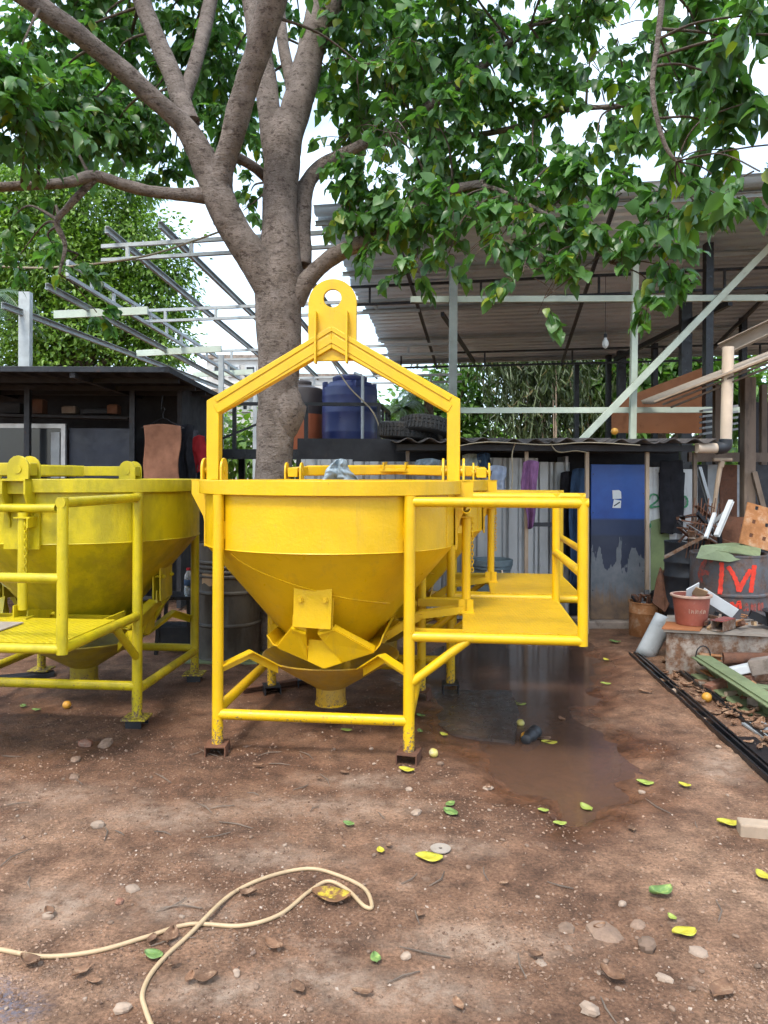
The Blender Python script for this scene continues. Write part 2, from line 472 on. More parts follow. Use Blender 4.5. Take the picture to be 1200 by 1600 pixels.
M['concrete'] = PM('old_concrete', (0.27, 0.22, 0.18), 0.9, 0, 0.3, 6, spots=(0.13, 0.10, 0.075), spot_cut=(0.48, 0.7), bmp=0.5, bscale=60)
M['plaster'] = PM('painted_plaster', (0.55, 0.54, 0.51), 0.85, 0, 0.15, 1.5, spots=(0.36, 0.34, 0.31), spot_scale=2, spot_cut=(0.5, 0.8))
M['roof_tile'] = PM('terracotta_roof', (0.33, 0.14, 0.08), 0.85, 0, 0.3, 4)
M['glass_dark'] = PM('dark_glass', (0.03, 0.035, 0.04), 0.12, 0, 0.1, 2, bmp=0.0, rvar=0.05)
M['alu'] = PM('aluminium', (0.50, 0.50, 0.49), 0.4, 0.5, 0.15, 8)
M['card'] = PM('grey_brown_board', (0.32, 0.27, 0.22), 0.8, 0, 0.15, 5, spots=(0.2, 0.16, 0.12), spot_cut=(0.55, 0.8))
M['cable'] = PM('beige_cable', (0.46, 0.33, 0.19), 0.5, 0, 0.12, 14, spots=(0.32, 0.22, 0.13), spot_scale=20, spot_cut=(0.56, 0.8), bmp=0.05)
M['rope'] = PM('dull_rope', (0.34, 0.29, 0.2), 0.85, 0, 0.2, 12)
M['paper'] = PM('white_paper', (0.72, 0.74, 0.73), 0.7, 0, 0.1, 6)
M['tan_paper'] = PM('tan_card', (0.48, 0.32, 0.18), 0.8, 0, 0.2, 8)
M['stone'] = PM('pale_stone', (0.26, 0.17, 0.115), 0.9, 0, 0.3, 25, spots=(0.2, 0.13, 0.095), spot_scale=30, spot_cut=(0.5, 0.72), bmp=0.35, obj_rand=0.4)
M['stone_w'] = PM('whitish_stone', (0.38, 0.28, 0.205), 0.85, 0, 0.2, 25, spots=(0.33, 0.25, 0.19), spot_scale=30, spot_cut=(0.55, 0.75), bmp=0.3, obj_rand=0.25)
M['brick'] = PM('broken_brick', (0.24, 0.105, 0.065), 0.9, 0, 0.3, 20, spots=(0.26, 0.19, 0.14), spot_scale=18, spot_cut=(0.5, 0.7), bmp=0.4)
M['fruit'] = PM('orange_fruit', (0.55, 0.27, 0.035), 0.4, 0, 0.15, 18, spots=(0.38, 0.3, 0.09), spot_scale=30, spot_cut=(0.55, 0.8), bmp=0.1)
M['fruit_y'] = PM('yellow_fruit', (0.50, 0.42, 0.11), 0.45, 0, 0.15, 18, spots=(0.58, 0.55, 0.42), spot_scale=26, spot_cut=(0.48, 0.65), bmp=0.1)
M['rubber'] = PM('black_rubber', (0.018, 0.018, 0.018), 0.75, 0, 0.3, 8, spots=(0.07, 0.06, 0.05), spot_cut=(0.5, 0.8))
def cloth(name, col, v=0.2): return PM(name, col, 0.9, 0, v, 10, bmp=0.25, bscale=220, spec=0.1)
M['c_brown'] = cloth('brown_towel', (0.27, 0.125, 0.075)); M['c_red'] = cloth('red_cloth', (0.38, 0.03, 0.035))
M['c_black'] = cloth('black_cloth', (0.022, 0.022, 0.026), 0.35); M['c_grey'] = cloth('grey_cloth', (0.09, 0.09, 0.10))
M['c_denim'] = cloth('denim_cloth', (0.04, 0.07, 0.125)); M['c_lblue'] = cloth('pale_blue_cloth', (0.40, 0.46, 0.58))
M['c_purple'] = cloth('purple_cloth', (0.20, 0.095, 0.20)); M['c_rag'] = cloth('grey_blue_rag', (0.26, 0.32, 0.36), 0.3)
M['c_wash'] = cloth('washed_out_cloth', (0.30, 0.33, 0.31), 0.3)

# bark
def bark(name, ca, cb):
    m, nt, b, out = nt_new(name)
    c = ramp(nt, add_noise(nt, 7, 8, 0.68), [(0.3, ca), (0.62, cb), (0.8, tuple(min(1, x * 1.25) for x in cb))])
    f = ramp(nt, add_noise(nt, 13, 6, 0.7, stretch=(1, 1, 1.8)), [(0.54, 0.0), (0.63, 0.85)])
    c = mixc(nt, f, c, (0.065, 0.046, 0.037))
    f = ramp(nt, add_noise(nt, 48, 5, 0.7, stretch=(1, 1, 2.6)), [(0.55, 0.0), (0.62, 0.8)])
    c = mixc(nt, f, c, (0.06, 0.044, 0.036))
    f = ramp(nt, add_noise(nt, 5, 4, 0.6), [(0.56, 0.0), (0.72, 0.55)])
    c = mixc(nt, f, c, (0.34, 0.29, 0.26))
    nt.links.new(c, b.inputs['Base Color']); b.inputs['Roughness'].default_value = 0.85
    b.inputs['Specular IOR Level'].default_value = 0.25
    h1 = add_noise(nt, 22, 8, 0.75, stretch=(1, 1, 2.4))
    bump(nt, b, h1, 1.0, 0.035)
    return m
M['bark'] = bark('smooth_grey_bark', (0.12, 0.095, 0.078), (0.285, 0.235, 0.20))
M['twig'] = bark('twig_bark', (0.08, 0.06, 0.045), (0.15, 0.115, 0.085))

def leaf_mat(name, lo, hi, tip=None, trans=0.28, rough=0.36, tip_at=0.965):
    m, nt, b, out = nt_new(name)
    geo = nt.nodes.new('ShaderNodeNewGeometry'); oi = nt.nodes.new('ShaderNodeObjectInfo')
    ad = nt.nodes.new('ShaderNodeMath'); ad.operation = 'ADD'
    nt.links.new(geo.outputs['Random Per Island'], ad.inputs[0]); nt.links.new(oi.outputs['Random'], ad.inputs[1])
    fr = nt.nodes.new('ShaderNodeMath'); fr.operation = 'FRACT'; nt.links.new(ad.outputs[0], fr.inputs[0])
    st = [(0.0, lo), (0.75, hi), (tip_at - 0.01, hi)]
    if tip: st += [(tip_at, tip)]
    c = ramp(nt, fr.outputs[0], st)
    c2 = ramp(nt, add_noise(nt, 0.9, 3, 0.5), [(0.3, 0.72), (0.7, 1.15)])
    c = mixc(nt, 1.0, c, c2, 'MULTIPLY')
    nt.links.new(c, b.inputs['Base Color'])
    b.inputs['Roughness'].default_value = rough
    tr = nt.nodes.new('ShaderNodeBsdfTranslucent')
    c3 = mixc(nt, 1.0, c, (1.25, 1.5, 0.55), 'MULTIPLY')
    nt.links.new(c3, tr.inputs['Color'])
    ms = nt.nodes.new('ShaderNodeMixShader'); ms.inputs['Fac'].default_value = trans
    nt.links.new(b.outputs['BSDF'], ms.inputs[1]); nt.links.new(tr.outputs['BSDF'], ms.inputs[2])
    nt.links.new(ms.outputs['Shader'], out.inputs['Surface'])
    return m
M['leaf'] = leaf_mat('tree_leaf', (0.042, 0.108, 0.042), (0.120, 0.250, 0.066), (0.26, 0.32, 0.04), 0.45)
M['leaf_far'] = leaf_mat('far_leaf', (0.06, 0.135, 0.022), (0.23, 0.37, 0.06), None, 0.32)
M['leaf_bamboo'] = leaf_mat('bamboo_leaf', (0.04, 0.06, 0.02), (0.09, 0.125, 0.04), (0.16, 0.13, 0.04), 0.25)
M['leaf_palm'] = leaf_mat('palm_leaf', (0.035, 0.075, 0.025), (0.08, 0.14, 0.05), None, 0.25)
M['leaf_bright'] = leaf_mat('bright_leaf', (0.06, 0.15, 0.03), (0.14, 0.26, 0.05), None, 0.35)
M['fl_yellow'] = PM('fallen_yellow_leaf', (0.46, 0.40, 0.035), 0.5, 0, 0.2, 30, spots=(0.35, 0.42, 0.06), spot_scale=30, bmp=0.2)
M['fl_green'] = PM('fallen_green_leaf', (0.13, 0.22, 0.06), 0.5, 0, 0.25, 30, spots=(0.3, 0.38, 0.1), spot_scale=30, bmp=0.2)
M['fl_lime'] = PM('fallen_lime_leaf', (0.27, 0.33, 0.06), 0.5, 0, 0.2, 30, bmp=0.2)
M['fl_dry'] = PM('dry_brown_leaf', (0.23, 0.12, 0.065), 0.8, 0, 0.35, 30, spots=(0.32, 0.21, 0.13), spot_scale=30, bmp=0.3, obj_rand=0.45)
M['fl_mixed'] = PM('half_dry_leaf', (0.16, 0.075, 0.03), 0.7, 0, 0.3, 20, spots=(0.5, 0.36, 0.03), spot_scale=14, spot_cut=(0.52, 0.6), bmp=0.3)

# ================================================================== GROUND
PUD = [G(640, 1020), G(700, 1000), G(800, 990), G(905, 985), G(960, 1010), G(955, 1060), G(955, 1110), G(1000, 1160), G(1010, 1220), G(965, 1280),
       G(900, 1290), G(860, 1255), G(790, 1250), G(735, 1215), G(700, 1170), G(672, 1120), G(640, 1070)]
PX = np.array([p.x for p in PUD]); PY = np.array([p.y for p in PUD])

def pud_sd(x, y):
    """signed distance to the puddle outline, negative inside"""
    x = np.asarray(x, float); y = np.asarray(y, float)
    d = np.full(x.shape, 1e9); inside = np.zeros(x.shape, bool)
    n = len(PX)
    for i in range(n):
        ax, ay, bx, by = PX[i], PY[i], PX[(i + 1) % n], PY[(i + 1) % n]
        ex, ey = bx - ax, by - ay
        t = np.clip(((x - ax) * ex + (y - ay) * ey) / (ex * ex + ey * ey), 0, 1)
        d = np.minimum(d, np.hypot(x - ax - t * ex, y - ay - t * ey))
        cond = ((ay > y) != (by > y)) & (x < (bx - ax) * (y - ay) / ((by - ay) if abs(by - ay) > 1e-9 else 1e-9) + ax)
        inside ^= cond
    return np.where(inside, -d, d)

WATER_Z = -0.013
def ground_z(x, y, fine=True):
    x = np.asarray(x, float); y = np.asarray(y, float)
    sd = pud_sd(x, y) + (fbm(x * 3.2, y * 3.2, 5, 4) - 0.5) * 0.42
    base = 0.012 + (fbm(x * 0.9, y * 0.9, 3, 3) - 0.5) * 0.05 + (fbm(x * 3.5, y * 3.5, 9, 4) - 0.5) * 0.030
    if fine:
        fw = np.clip((sd + 0.05) / 0.5, 0.15, 1)
        base = base + (fbm(x * 17, y * 17, 21, 4) - 0.5) * 0.022 * fw
    dip = np.clip((0.12 - sd) / 0.45, 0, 1)
    base = base + np.clip(0.016 - base, 0, 1) * (sd > 0)
    return base * (1 - 0.75 * dip) - 0.03 * dip * dip * (3 - 2 * dip)

def gz(x, y): return float(ground_z(np.array([x]), np.array([y]))[0])

def axis_vals(lo, f0, f1, hi, step):
    inner = np.arange(f0, f1 + 1e-6, step)
    a = f0 - np.geomspace(step * 2, f0 - lo, 26); b = f1 + np.geomspace(step * 2, hi - f1, 26)
    return np.concatenate([a[::-1], inner, b])
gxs = axis_vals(-220, -3.1, 3.6, 220, 0.021)
gys = np.concatenate([-np.geomspace(120, 0.4, 14), np.arange(0.8, 1.9, 0.1), np.arange(1.95, 5.2, 0.017), np.arange(5.2, 9.4, 0.035), 9.4 + np.geomspace(0.1, 300, 30)])
GXX, GYY = np.meshgrid(gxs, gys)
GZZ = ground_z(GXX, GYY)
far = np.clip((np.hypot(GXX, GYY - 4) - 9) / 6, 0, 1)
GZZ = GZZ * (1 - far)
nx, ny = len(gxs), len(gys)
me = bpy.data.meshes.new('ground')
ii = np.arange(nx * ny).reshape(ny, nx)
fq = np.stack([ii[:-1, :-1], ii[:-1, 1:], ii[1:, 1:], ii[1:, :-1]], -1).reshape(-1, 4)
me.vertices.add(nx * ny)
me.vertices.foreach_set('co', np.stack([GXX, GYY, GZZ], -1).reshape(-1))
me.loops.add(fq.size); me.loops.foreach_set('vertex_index', fq.reshape(-1))
me.polygons.add(len(fq)); me.polygons.foreach_set('loop_start', np.arange(len(fq)) * 4); me.polygons.foreach_set('loop_total', np.full(len(fq), 4))
me.update(calc_edges=True)
me.polygons.foreach_set('use_smooth', [True] * len(fq))
SDW = pud_sd(GXX, GYY) + (fbm(GXX * 2.5, GYY * 2.5, 31, 4) - 0.5) * 0.7
wet = np.clip(0.85 - SDW / 0.42, 0, 1)
wet = np.maximum(wet, np.clip((fbm(GXX * 0.8, GYY * 0.8, 44, 4) - 0.46) * 5, 0, 0.5) * np.clip((GYY - 2.6) / 1.2, 0, 1))
dxb = np.hypot((GXX + 0.3) / 1.1, (GYY - 5.0) / 1.1); dxl = np.hypot((GXX + 2.1) / 1.1, (GYY - 5.0) / 1.3)
near_bucket = np.clip(1.35 - np.minimum(dxb, dxl), 0, 0.7)          # darker, smoother soil round the stored buckets
wet = np.maximum(wet, near_bucket * (0.5 + fbm(GXX * 3, GYY * 3, 51, 3)))  # bucket surrounds share the puddle's darkening and smoothing mask
blue = np.clip(1.2 - np.hypot((GXX + 1.18) / 0.24, (GYY - 2.22) / 0.14) * (0.6 + 0.9 * fbm(GXX * 12, GYY * 12, 61, 3)), 0, 1)
dust = np.zeros_like(GXX)                                     # chalky worn patches
for dpx, dpy, drx, dry_r in ((95, 1420, .22, .16), (280, 1425, .22, .12), (500, 1535, .20, .10), (260, 1280, .5, .16), (500, 1265, .45, .14), (90, 1250, .35, .14), (560, 1225, .3, .12), (640, 1560, .35, .10), (760, 1480, .30, .10), (420, 1345, .30, .10), (900, 1130, .30, .25), (1130, 1200, .20, .25), (330, 1560, .25, .08), (690, 1330, .25, .10)):
    q_ = G(dpx, dpy)
    dust = np.maximum(dust, np.clip(1.25 - np.hypot((GXX - q_.x) / drx, (GYY - q_.y) / dry_r) * (0.45 + 1.1 * fbm(GXX * 7, GYY * 7, 91, 4)), 0, 1))
for nm, arr in (('wet', wet), ('blue', blue), ('dust', dust)):
    at = me.attributes.new(nm, 'FLOAT', 'POINT'); at.data.foreach_set('value', np.ascontiguousarray(arr.reshape(-1), dtype=np.float32))
gm, nt, b, out = nt_new('brown_dirt')
c = ramp(nt, add_noise(nt, 1.1, 4, 0.62), [(0.32, (0.135, 0.071, 0.042)), (0.50, (0.235, 0.132, 0.080)), (0.66, (0.36, 0.225, 0.145))])
c2 = ramp(nt, add_noise(nt, 7, 5, 0.7), [(0.34, (0.50, 0.47, 0.45)), (0.66, (1.28, 1.25, 1.22))])
c = mixc(nt, 1.0, c, c2, 'MULTIPLY')
c3 = ramp(nt, add_noise(nt, 70, 6, 0.75), [(0.34, (0.50, 0.48, 0.46)), (0.64, (1.35, 1.35, 1.35))])
c = mixc(nt, 1.0, c, c3, 'MULTIPLY')
fpale = ramp(nt, add_noise(nt, 2.7, 6, 0.75), [(0.60, 0.0), (0.74, 0.75)])
c = mixc(nt, fpale, c, (0.46, 0.32, 0.23))
vo = nt.nodes.new('ShaderNodeTexVoronoi'); vo.inputs['Scale'].default_value = 85
geo = nt.nodes.new('ShaderNodeNewGeometry'); nt.links.new(geo.outputs['Position'], vo.inputs['Vector'])
sp = ramp(nt, vo.outputs['Distance'], [(0.10, 1.0), (0.17, 0.0)])
spn = ramp(nt, add_noise(nt, 22, 4, 0.6), [(0.55, 0.0), (0.66, 0.6)])
spf = mixc(nt, 1.0, sp, spn, 'MULTIPLY')
c = mixc(nt, spf, c, (0.38, 0.26, 0.18))
ad_ = nt.nodes.new('ShaderNodeAttribute'); ad_.attribute_name = 'dust'
dn = ramp(nt, add_noise(nt, 16, 6, 0.75), [(0.38, 0.05), (0.62, 0.8)])
c = mixc(nt, mixc(nt, 1.0, ad_.outputs['Color'], dn, 'MULTIPLY'), c, (0.46, 0.34, 0.25))
ab = nt.nodes.new('ShaderNodeAttribute'); ab.attribute_name = 'blue'
bn = ramp(nt, add_noise(nt, 60, 5, 0.7), [(0.4, 0.0), (0.6, 0.8)])
c = mixc(nt, mixc(nt, 1.0, ab.outputs['Color'], bn, 'MULTIPLY'), c, (0.13, 0.18, 0.27))
aw = nt.nodes.new('ShaderNodeAttribute'); aw.attribute_name = 'wet'
c = mixc(nt, aw.outputs['Fac'], c, mixc(nt, 1.0, c, (0.56, 0.48, 0.44), 'MULTIPLY'))
nt.links.new(c, b.inputs['Base Color'])
rw = ramp(nt, aw.outputs['Fac'], [(0.0, 0.92), (0.6, 0.72), (1.0, 0.24)])
nt.links.new(rw, b.inputs['Roughness'])
b.inputs['Specular IOR Level'].default_value = 0.35
hm = nt.nodes.new('ShaderNodeMath'); hm.operation = 'ADD'
nt.links.new(add_noise(nt, 45, 6, 0.75), hm.inputs[0]); nt.links.new(spf, hm.inputs[1])
dry_ = ramp(nt, aw.outputs['Fac'], [(0.35, 1.0), (0.95, 0.14)])
hm2 = nt.nodes.new('ShaderNodeMath'); hm2.operation = 'MULTIPLY'
nt.links.new(hm.outputs[0], hm2.inputs[0]); nt.links.new(dry_, hm2.inputs[1])
bump(nt, b, hm2.outputs[0], 0.95, 0.018)
me.materials.append(gm)
go = bpy.data.objects.new('ground', me); COL.objects.link(go)
tag(go, 'bare brown dirt yard with loose grit', kind='structure')

# puddle water
wm, nt, b, out = nt_new('muddy_water')
nt.nodes.remove(b)
tr = nt.nodes.new('ShaderNodeBsdfTransparent'); tr.inputs['Color'].default_value = (0.74, 0.66, 0.60, 1)
gl = nt.nodes.new('ShaderNodeBsdfGlossy'); gl.inputs['Roughness'].default_value = 0.13
df = nt.nodes.new('ShaderNodeBsdfDiffuse'); df.inputs['Color'].default_value = (0.17, 0.098, 0.066, 1)
bp = nt.nodes.new('ShaderNodeBump'); bp.inputs['Strength'].default_value = 0.12; bp.inputs['Distance'].default_value = 0.01
nt.links.new(add_noise(nt, 5, 3, 0.5), bp.inputs['Height']); nt.links.new(bp.outputs['Normal'], gl.inputs['Normal'])
fr = nt.nodes.new('ShaderNodeFresnel'); fr.inputs['IOR'].default_value = 1.27
m1 = nt.nodes.new('ShaderNodeMixShader'); m1.inputs['Fac'].default_value = 0.5
nt.links.new(tr.outputs[0], m1.inputs[1]); nt.links.new(df.outputs[0], m1.inputs[2])
m2 = nt.nodes.new('ShaderNodeMixShader'); nt.links.new(fr.outputs[0], m2.inputs['Fac'])
nt.links.new(m1.outputs[0], m2.inputs[1]); nt.links.new(gl.outputs[0], m2.inputs[2])
nt.links.new(m2.outputs[0], out.inputs['Surface'])
w = MB(); w.grid(lambda a, b_: (0.0 + 2.6 * a, 3.1 + 5.2 * b_, WATER_Z), 8, 16)
wx = np.array([v[0] for v in w.v]); wy = np.array([v[1] for v in w.v])
keep = pud_sd(wx, wy) < 0.42
w.f = [f for f in w.f if all(keep[i] for i in f)]
wo = w.build('puddle_water', wm, smooth=0)
tag(wo, 'shallow muddy puddle beside the yellow platforms', kind='structure')

# ================================================================== CONCRETE BUCKETS
def yoke_part(root, mat, ang):
    """lifting yoke pivoting about the x axis at z 1.585"""
    PZ = 1.585
    rot = Matrix.Rotation(ang, 4, 'X')
    T = Matrix.Translation((0, 0, PZ)) @ rot
    def put(mb, name, parent, bevel=0.004):
        o = mb.build(name, mat, None, smooth=35, bevel=bevel)
        o.parent = parent
        if parent is root: o.matrix_local = T
        return o
    m = MB(); xl = 0.755; zl, za = 0.395, 0.82
    hh = 0.058
    # beam outline (front view) as one plate body, thickness 0.10, then rails proud of it
    def side(s):
        out_ = []
        poly = [(s * (xl - 0.04), -0.06), (s * (xl + 0.04), -0.06), (s * (xl + 0.04), zl + 0.045), (0, za + 0.075), (0, za - 0.06), (s * (xl - 0.04), zl - 0.035)]
        if s < 0: poly = poly[::-1]
        return poly
    for s in (1, -1):
        m.prism(side(s), (0, 0, 0), (1, 0, 0), (0, 0, 1), 0.075)
    body = put(m, 'yoke', root)
    # stiffener strips along the sloping arms
    for s in (1, -1):
        r = MB()
        for off, hgt in ((0.047, 0.030), (-0.012, 0.052)):
            a = Vector((s * (xl - 0.02), 0, zl + off + 0.0)); e = Vector((s * 0.004, 0, za + off + 0.012))
            r.beam(a, e, 0.090 if off > 0 else 0.084, hgt)
        put(r, 'arm_strip', body, 0.003)
    # lifting plate with a hole
    pl = MB(); n = 40; W = 0.152; zt = 1.195 - W; zb = 0.685; hr = 0.056; hc = 1.075
    outer = []
    for k in range(n):
        t = 2 * math.pi * k / n
        dx, dz = math.cos(t), math.sin(t)
        if dz >= 0 and True:
            # ray from hole centre to arc / sides
            best = None
            # sides x=+-W
            cand = []
            if abs(dx) > 1e-6:
                k1 = W / abs(dx); z1 = hc + k1 * dz
                if z1 <= zt: cand.append(k1)
            bq = (hc - zt) * dz; cq = (hc - zt) ** 2 - W * W
            k2 = -bq + math.sqrt(max(0, bq * bq - cq)); 
            if hc + k2 * dz >= zt: cand.append(k2)
            kk = min(cand) if cand else W
        else:
            kk = min(W / abs(dx) if abs(dx) > 1e-6 else 1e9, (hc - zb) / -dz)
            if hc + kk * dz > zt:
                bq = (hc - zt) * dz; cq = (hc - zt) ** 2 - W * W
                kk = -bq + math.sqrt(max(0, bq * bq - cq))
        outer.append((kk * dx, hc + kk * dz))
    corner = [(W, zb), (-W, zb)]
    for cx, cz in corner:
        j = min(range(n), key=lambda q: (outer[q][0] - cx) ** 2 + (outer[q][1] - cz) ** 2); outer[j] = (cx, cz)
    inner = [(hr * math.cos(2 * math.pi * k / n), hc + hr * math.sin(2 * math.pi * k / n)) for k in range(n)]
    t = 0.013; vs = []
    for yy in (-t, t):
        vs += [(x, yy, z) for x, z in outer]; vs += [(x, yy, z) for x, z in inner]
    fs = []
    for k in range(n):
        k2 = (k + 1) % n
        fs.append((k, k2, n + k2, n + k)); fs.append((2 * n + k, 3 * n + k, 3 * n + k2, 2 * n + k2))
        fs.append((k, 2 * n + k, 2 * n + k2, k2)); fs.append((n + k, n + k2, 3 * n + k2, 3 * n + k))
    pl._add(vs, fs)
    lp = put(pl, 'lifting_plate', body, 0.002)
    for s in (1, -1):
        rb = MB().beam((s * 0.098, -0.041, 0.665), (s * 0.098, -0.041, 0.985), 0.011, 0.058, up=(0, 1, 0))
        put(rb, 'rib', lp, 0)
    # pivot bosses
    for s in (1, -1):
        bb = MB().tube([(s * (xl - 0.075), 0, 0), (s * (xl + 0.075), 0, 0)], 0.024, 16)
        put(bb, 'pivot_pin', body, 0)
    return body

def make_bucket(label, loc, rz, yoke_ang, Y, F, T, foot='none', group='site concrete buckets'):
    root = thing('concrete_bucket', label, 'concrete bucket', loc, rz, group)
    LX, LY, pr = 0.53, 0.60, 0.031
    # hopper: drum + cone
    h = MB()
    h.lathe([(0.258, 0.545), (0.764, 1.14), (0.768, 1.145), (0.768, 1.50), (0.762, 1.50), (0.762, 1.145), (0.755, 1.14), (0.252, 0.545)], 72, close=True)
    hop = h.build('hopper', Y, root, smooth=30)
    MB().lathe([(0.772, 1.448), (0.806, 1.448), (0.806, 1.528), (0.760, 1.528), (0.760, 1.50), (0.772, 1.50)], 72, close=True).build('rim_band', Y, hop, smooth=30, bevel=0.003)
    ws = MB()   # weld seams
    ws.tube([(0.769 * math.cos(t), 0.769 * math.sin(t), 1.142) for t in np.linspace(0, 2 * math.pi, 90)[:-1]], 0.004, 5, closed=True)
    pts = []
    for k in range(40):
        s = k / 39; a = R(-128 + 92 * s); z = 1.12 - 0.33 * (s ** 0.6) + 0.06 * max(0, s - 0.6)
        rr = 0.258 + (z - 0.545) / 0.595 * 0.506
        pts.append((rr * math.cos(a) * 1.003, rr * math.sin(a) * 1.003, z))
    ws.tube(pts, 0.003, 5)
    ws.tube([(0.77 * math.cos(R(-20)), 0.77 * math.sin(R(-20)), z) for z in np.linspace(1.145, 1.445, 12)], 0.004, 5)
    ws.build('weld_seam', Y, hop, smooth=60)
    # legs and frame rails
    for sx in (-1, 1):
        for sy in (-1, 1):
            m = MB().tube([(sx * LX, sy * LY, 0.075), (sx * LX, sy * LY, 1.447)], pr, 18)
            lg = m.build('leg', Y, root)
            # weld strap to the hopper
            d = Vector((sx * LX, sy * LY, 0)).normalized()
            MB().box(d * 0.775 + Vector((0, 0, 1.25)), (0.03, 0.035, 0.10), math.atan2(d.y, d.x)).build('weld_pad', Y, lg, bevel=0.003)
            if foot == 'plate':
                MB().box((sx * LX, sy * LY, 0.07), (0.15, 0.15, 0.012), 0.06).build('foot_plate', Y, lg, bevel=0.002)
    for sy in (-1, 1):
        MB().tube([(-LX, sy * LY, 0.235), (LX, sy * LY, 0.235)], 0.029, 16).build('lower_rail', Y, root)
    for sx in (-1, 1):
        MB().tube([(sx * LX, -LY, 0.26), (sx * LX, LY, 0.26)], 0.029, 16).build('lower_rail', Y, root)
    # discharge cone under the gate
    f = MB().lathe([(0.086, 0.135), (0.086, 0.245), (0.418, 0.452), (0.424, 0.452), (0.424, 0.445), (0.092, 0.24), (0.092, 0.135)], 56, close=True)
    fo = f.build('discharge_cone', F, root, smooth=30)
    MB().lathe([(0.0925, 0.134), (0.099, 0.134), (0.099, 0.148), (0.0925, 0.148)], 40, close=True).build('outlet_ring', Y, fo)
    for sx in (-1, 1):
        for sy in (-1, 1):
            A = Vector((sx * 0.515, sy * 0.585, 0.50)); B = Vector((sx * 0.37, sy * 0.50, 0.565)); C = Vector((sx * 0.235, sy * 0.375, 0.455))
            m = MB()
            up = Vector((0, 0, 1)); s = (C - A); s.z = 0; s = s.normalized().cross(up)
            for a, e in ((A, B), (B, C)):
                m.plate3([a + s * 0.03, e + s * 0.03, e - s * 0.03, a - s * 0.03], 0.007)
                k = s * 0.027 * (1 if sx * sy > 0 else -1)
                m.plate3([a - k, e - k, e - k - Vector((0, 0, 0.05)), a - k - Vector((0, 0, 0.05))], 0.007)
            m.build('support_arm', Y, root, smooth=0)
    # clamshell gate: hinge boxes front and back, two jaws
    for sy in (-1, 1):
        hb = MB()
        for yy in (-0.575, -0.527):
            hb.prism([(-0.118, 0.705), (0.100, 0.705), (0.108, 0.95), (-0.112, 0.95)] if yy > -0.55 else [(-0.112, 0.722), (0.098, 0.700 + 0.012), (0.106, 0.945), (-0.108, 0.95)],
                     (0, yy * -sy, 0), (1, 0, 0), (0, 0, 1), 0.012)
        hb.box((0, 0.551 * sy, 0.944), (0.208, 0.04, 0.014))
        hb.box((0, 0.50 * sy, 0.90), (0.16, 0.06, 0.06))
        ho = hb.build('hinge_box', Y, root, smooth=0, bevel=0.002)
        for s in (-1, 1):
            bo = MB()
            bo.tube([(s * 0.068, 0.584 * sy, 0.872), (s * 0.068, 0.596 * sy, 0.872)], 0.016, 6)
            bo.tube([(s * 0.068, 0.40 * sy, 0.872), (s * 0.068, 0.606 * sy, 0.872)], 0.009, 10)
            bo.build('bolt', Y, ho, smooth=0)
    def jaw(s, name):
        # s=+1 right, -1 left; faces at both ends and a sloping shell between
        J = MB()
        for sy in (-1, 1):
            yt, yb = 0.551 * sy, 0.455 * sy
            if s < 0:
                J.plate3([(-0.120, yt, 0.78), (-0.122, yt, 0.709), (-0.228, yb, 0.579), (-0.054, yb, 0.512), (-0.043, yt, 0.684), (-0.04, yt, 0.78)], 0.008)
                J.plate3([(-0.122, yt, 0.712), (-0.228, yb, 0.582), (-0.228, yb - 0.055 * sy, 0.600), (-0.122, yt - 0.045 * sy, 0.725)], 0.006)
                J.plate3([(-0.128, yt + 0.012 * sy, 0.706), (-0.046, yt + 0.012 * sy, 0.680), (-0.044, yt - 0.012 * sy, 0.690), (-0.126, yt - 0.012 * sy, 0.716)], 0.012)
                J.plate3([(-0.228, yb, 0.576), (-0.054, yb, 0.508), (0.035, yb + 0.01 * sy, 0.470), (0.035, yb - 0.06 * sy, 0.476), (-0.228, yb - 0.06 * sy, 0.582)], 0.006)
            else:
                J.plate3([(0.022, yt, 0.78), (0.10, yt, 0.78), (0.108, yt, 0.709), (0.322, yb, 0.568), (0.141, yb, 0.507), (0.05, yt * 0.94, 0.63), (0.022, yt, 0.68)], 0.008)
                J.plate3([(0.108, yt, 0.712), (0.322, yb, 0.571), (0.322, yb - 0.055 * sy, 0.59), (0.108, yt - 0.045 * sy, 0.726)], 0.006)
                J.plate3([(0.024, yt + 0.012 * sy, 0.680), (0.112, yt + 0.012 * sy, 0.706), (0.110, yt - 0.012 * sy, 0.716), (0.024, yt - 0.012 * sy, 0.69)], 0.012)
                J.plate3([(-0.042, yb + 0.03 * sy, 0.637), (0.052, yb + 0.03 * sy, 0.632), (0.143, yb + 0.018 * sy, 0.507), (0.043, yb + 0.018 * sy, 0.474), (-0.050, yb + 0.018 * sy, 0.512)], 0.012)
                J.plate3([(0.322, yb, 0.566), (0.141, yb, 0.504), (0.045, yb + 0.012 * sy, 0.470), (0.045, yb - 0.06 * sy, 0.478), (0.322, yb - 0.06 * sy, 0.572)], 0.006)
        if s < 0:
            prof = [(-0.30, 0.64), (-0.262, 0.585), (-0.228, 0.576), (-0.054, 0.509), (0.036, 0.478)]
        else:
            prof = [(0.372, 0.66), (0.350, 0.60), (0.322, 0.566), (0.141, 0.506), (0.044, 0.480)]
        for a, e in zip(prof[:-1], prof[1:]):
            J.plate3([(a[0], -0.42, a[1]), (e[0], -0.42, e[1]), (e[0], 0.42, e[1]), (a[0], 0.42, a[1])], 0.008)
        return J.build('gate_jaw', Y, root, smooth=0)
    jaw(-1, 'gate_jaw'); jaw(1, 'gate_jaw')
    # linkage from the jaw to the hand lever
    lk = MB()
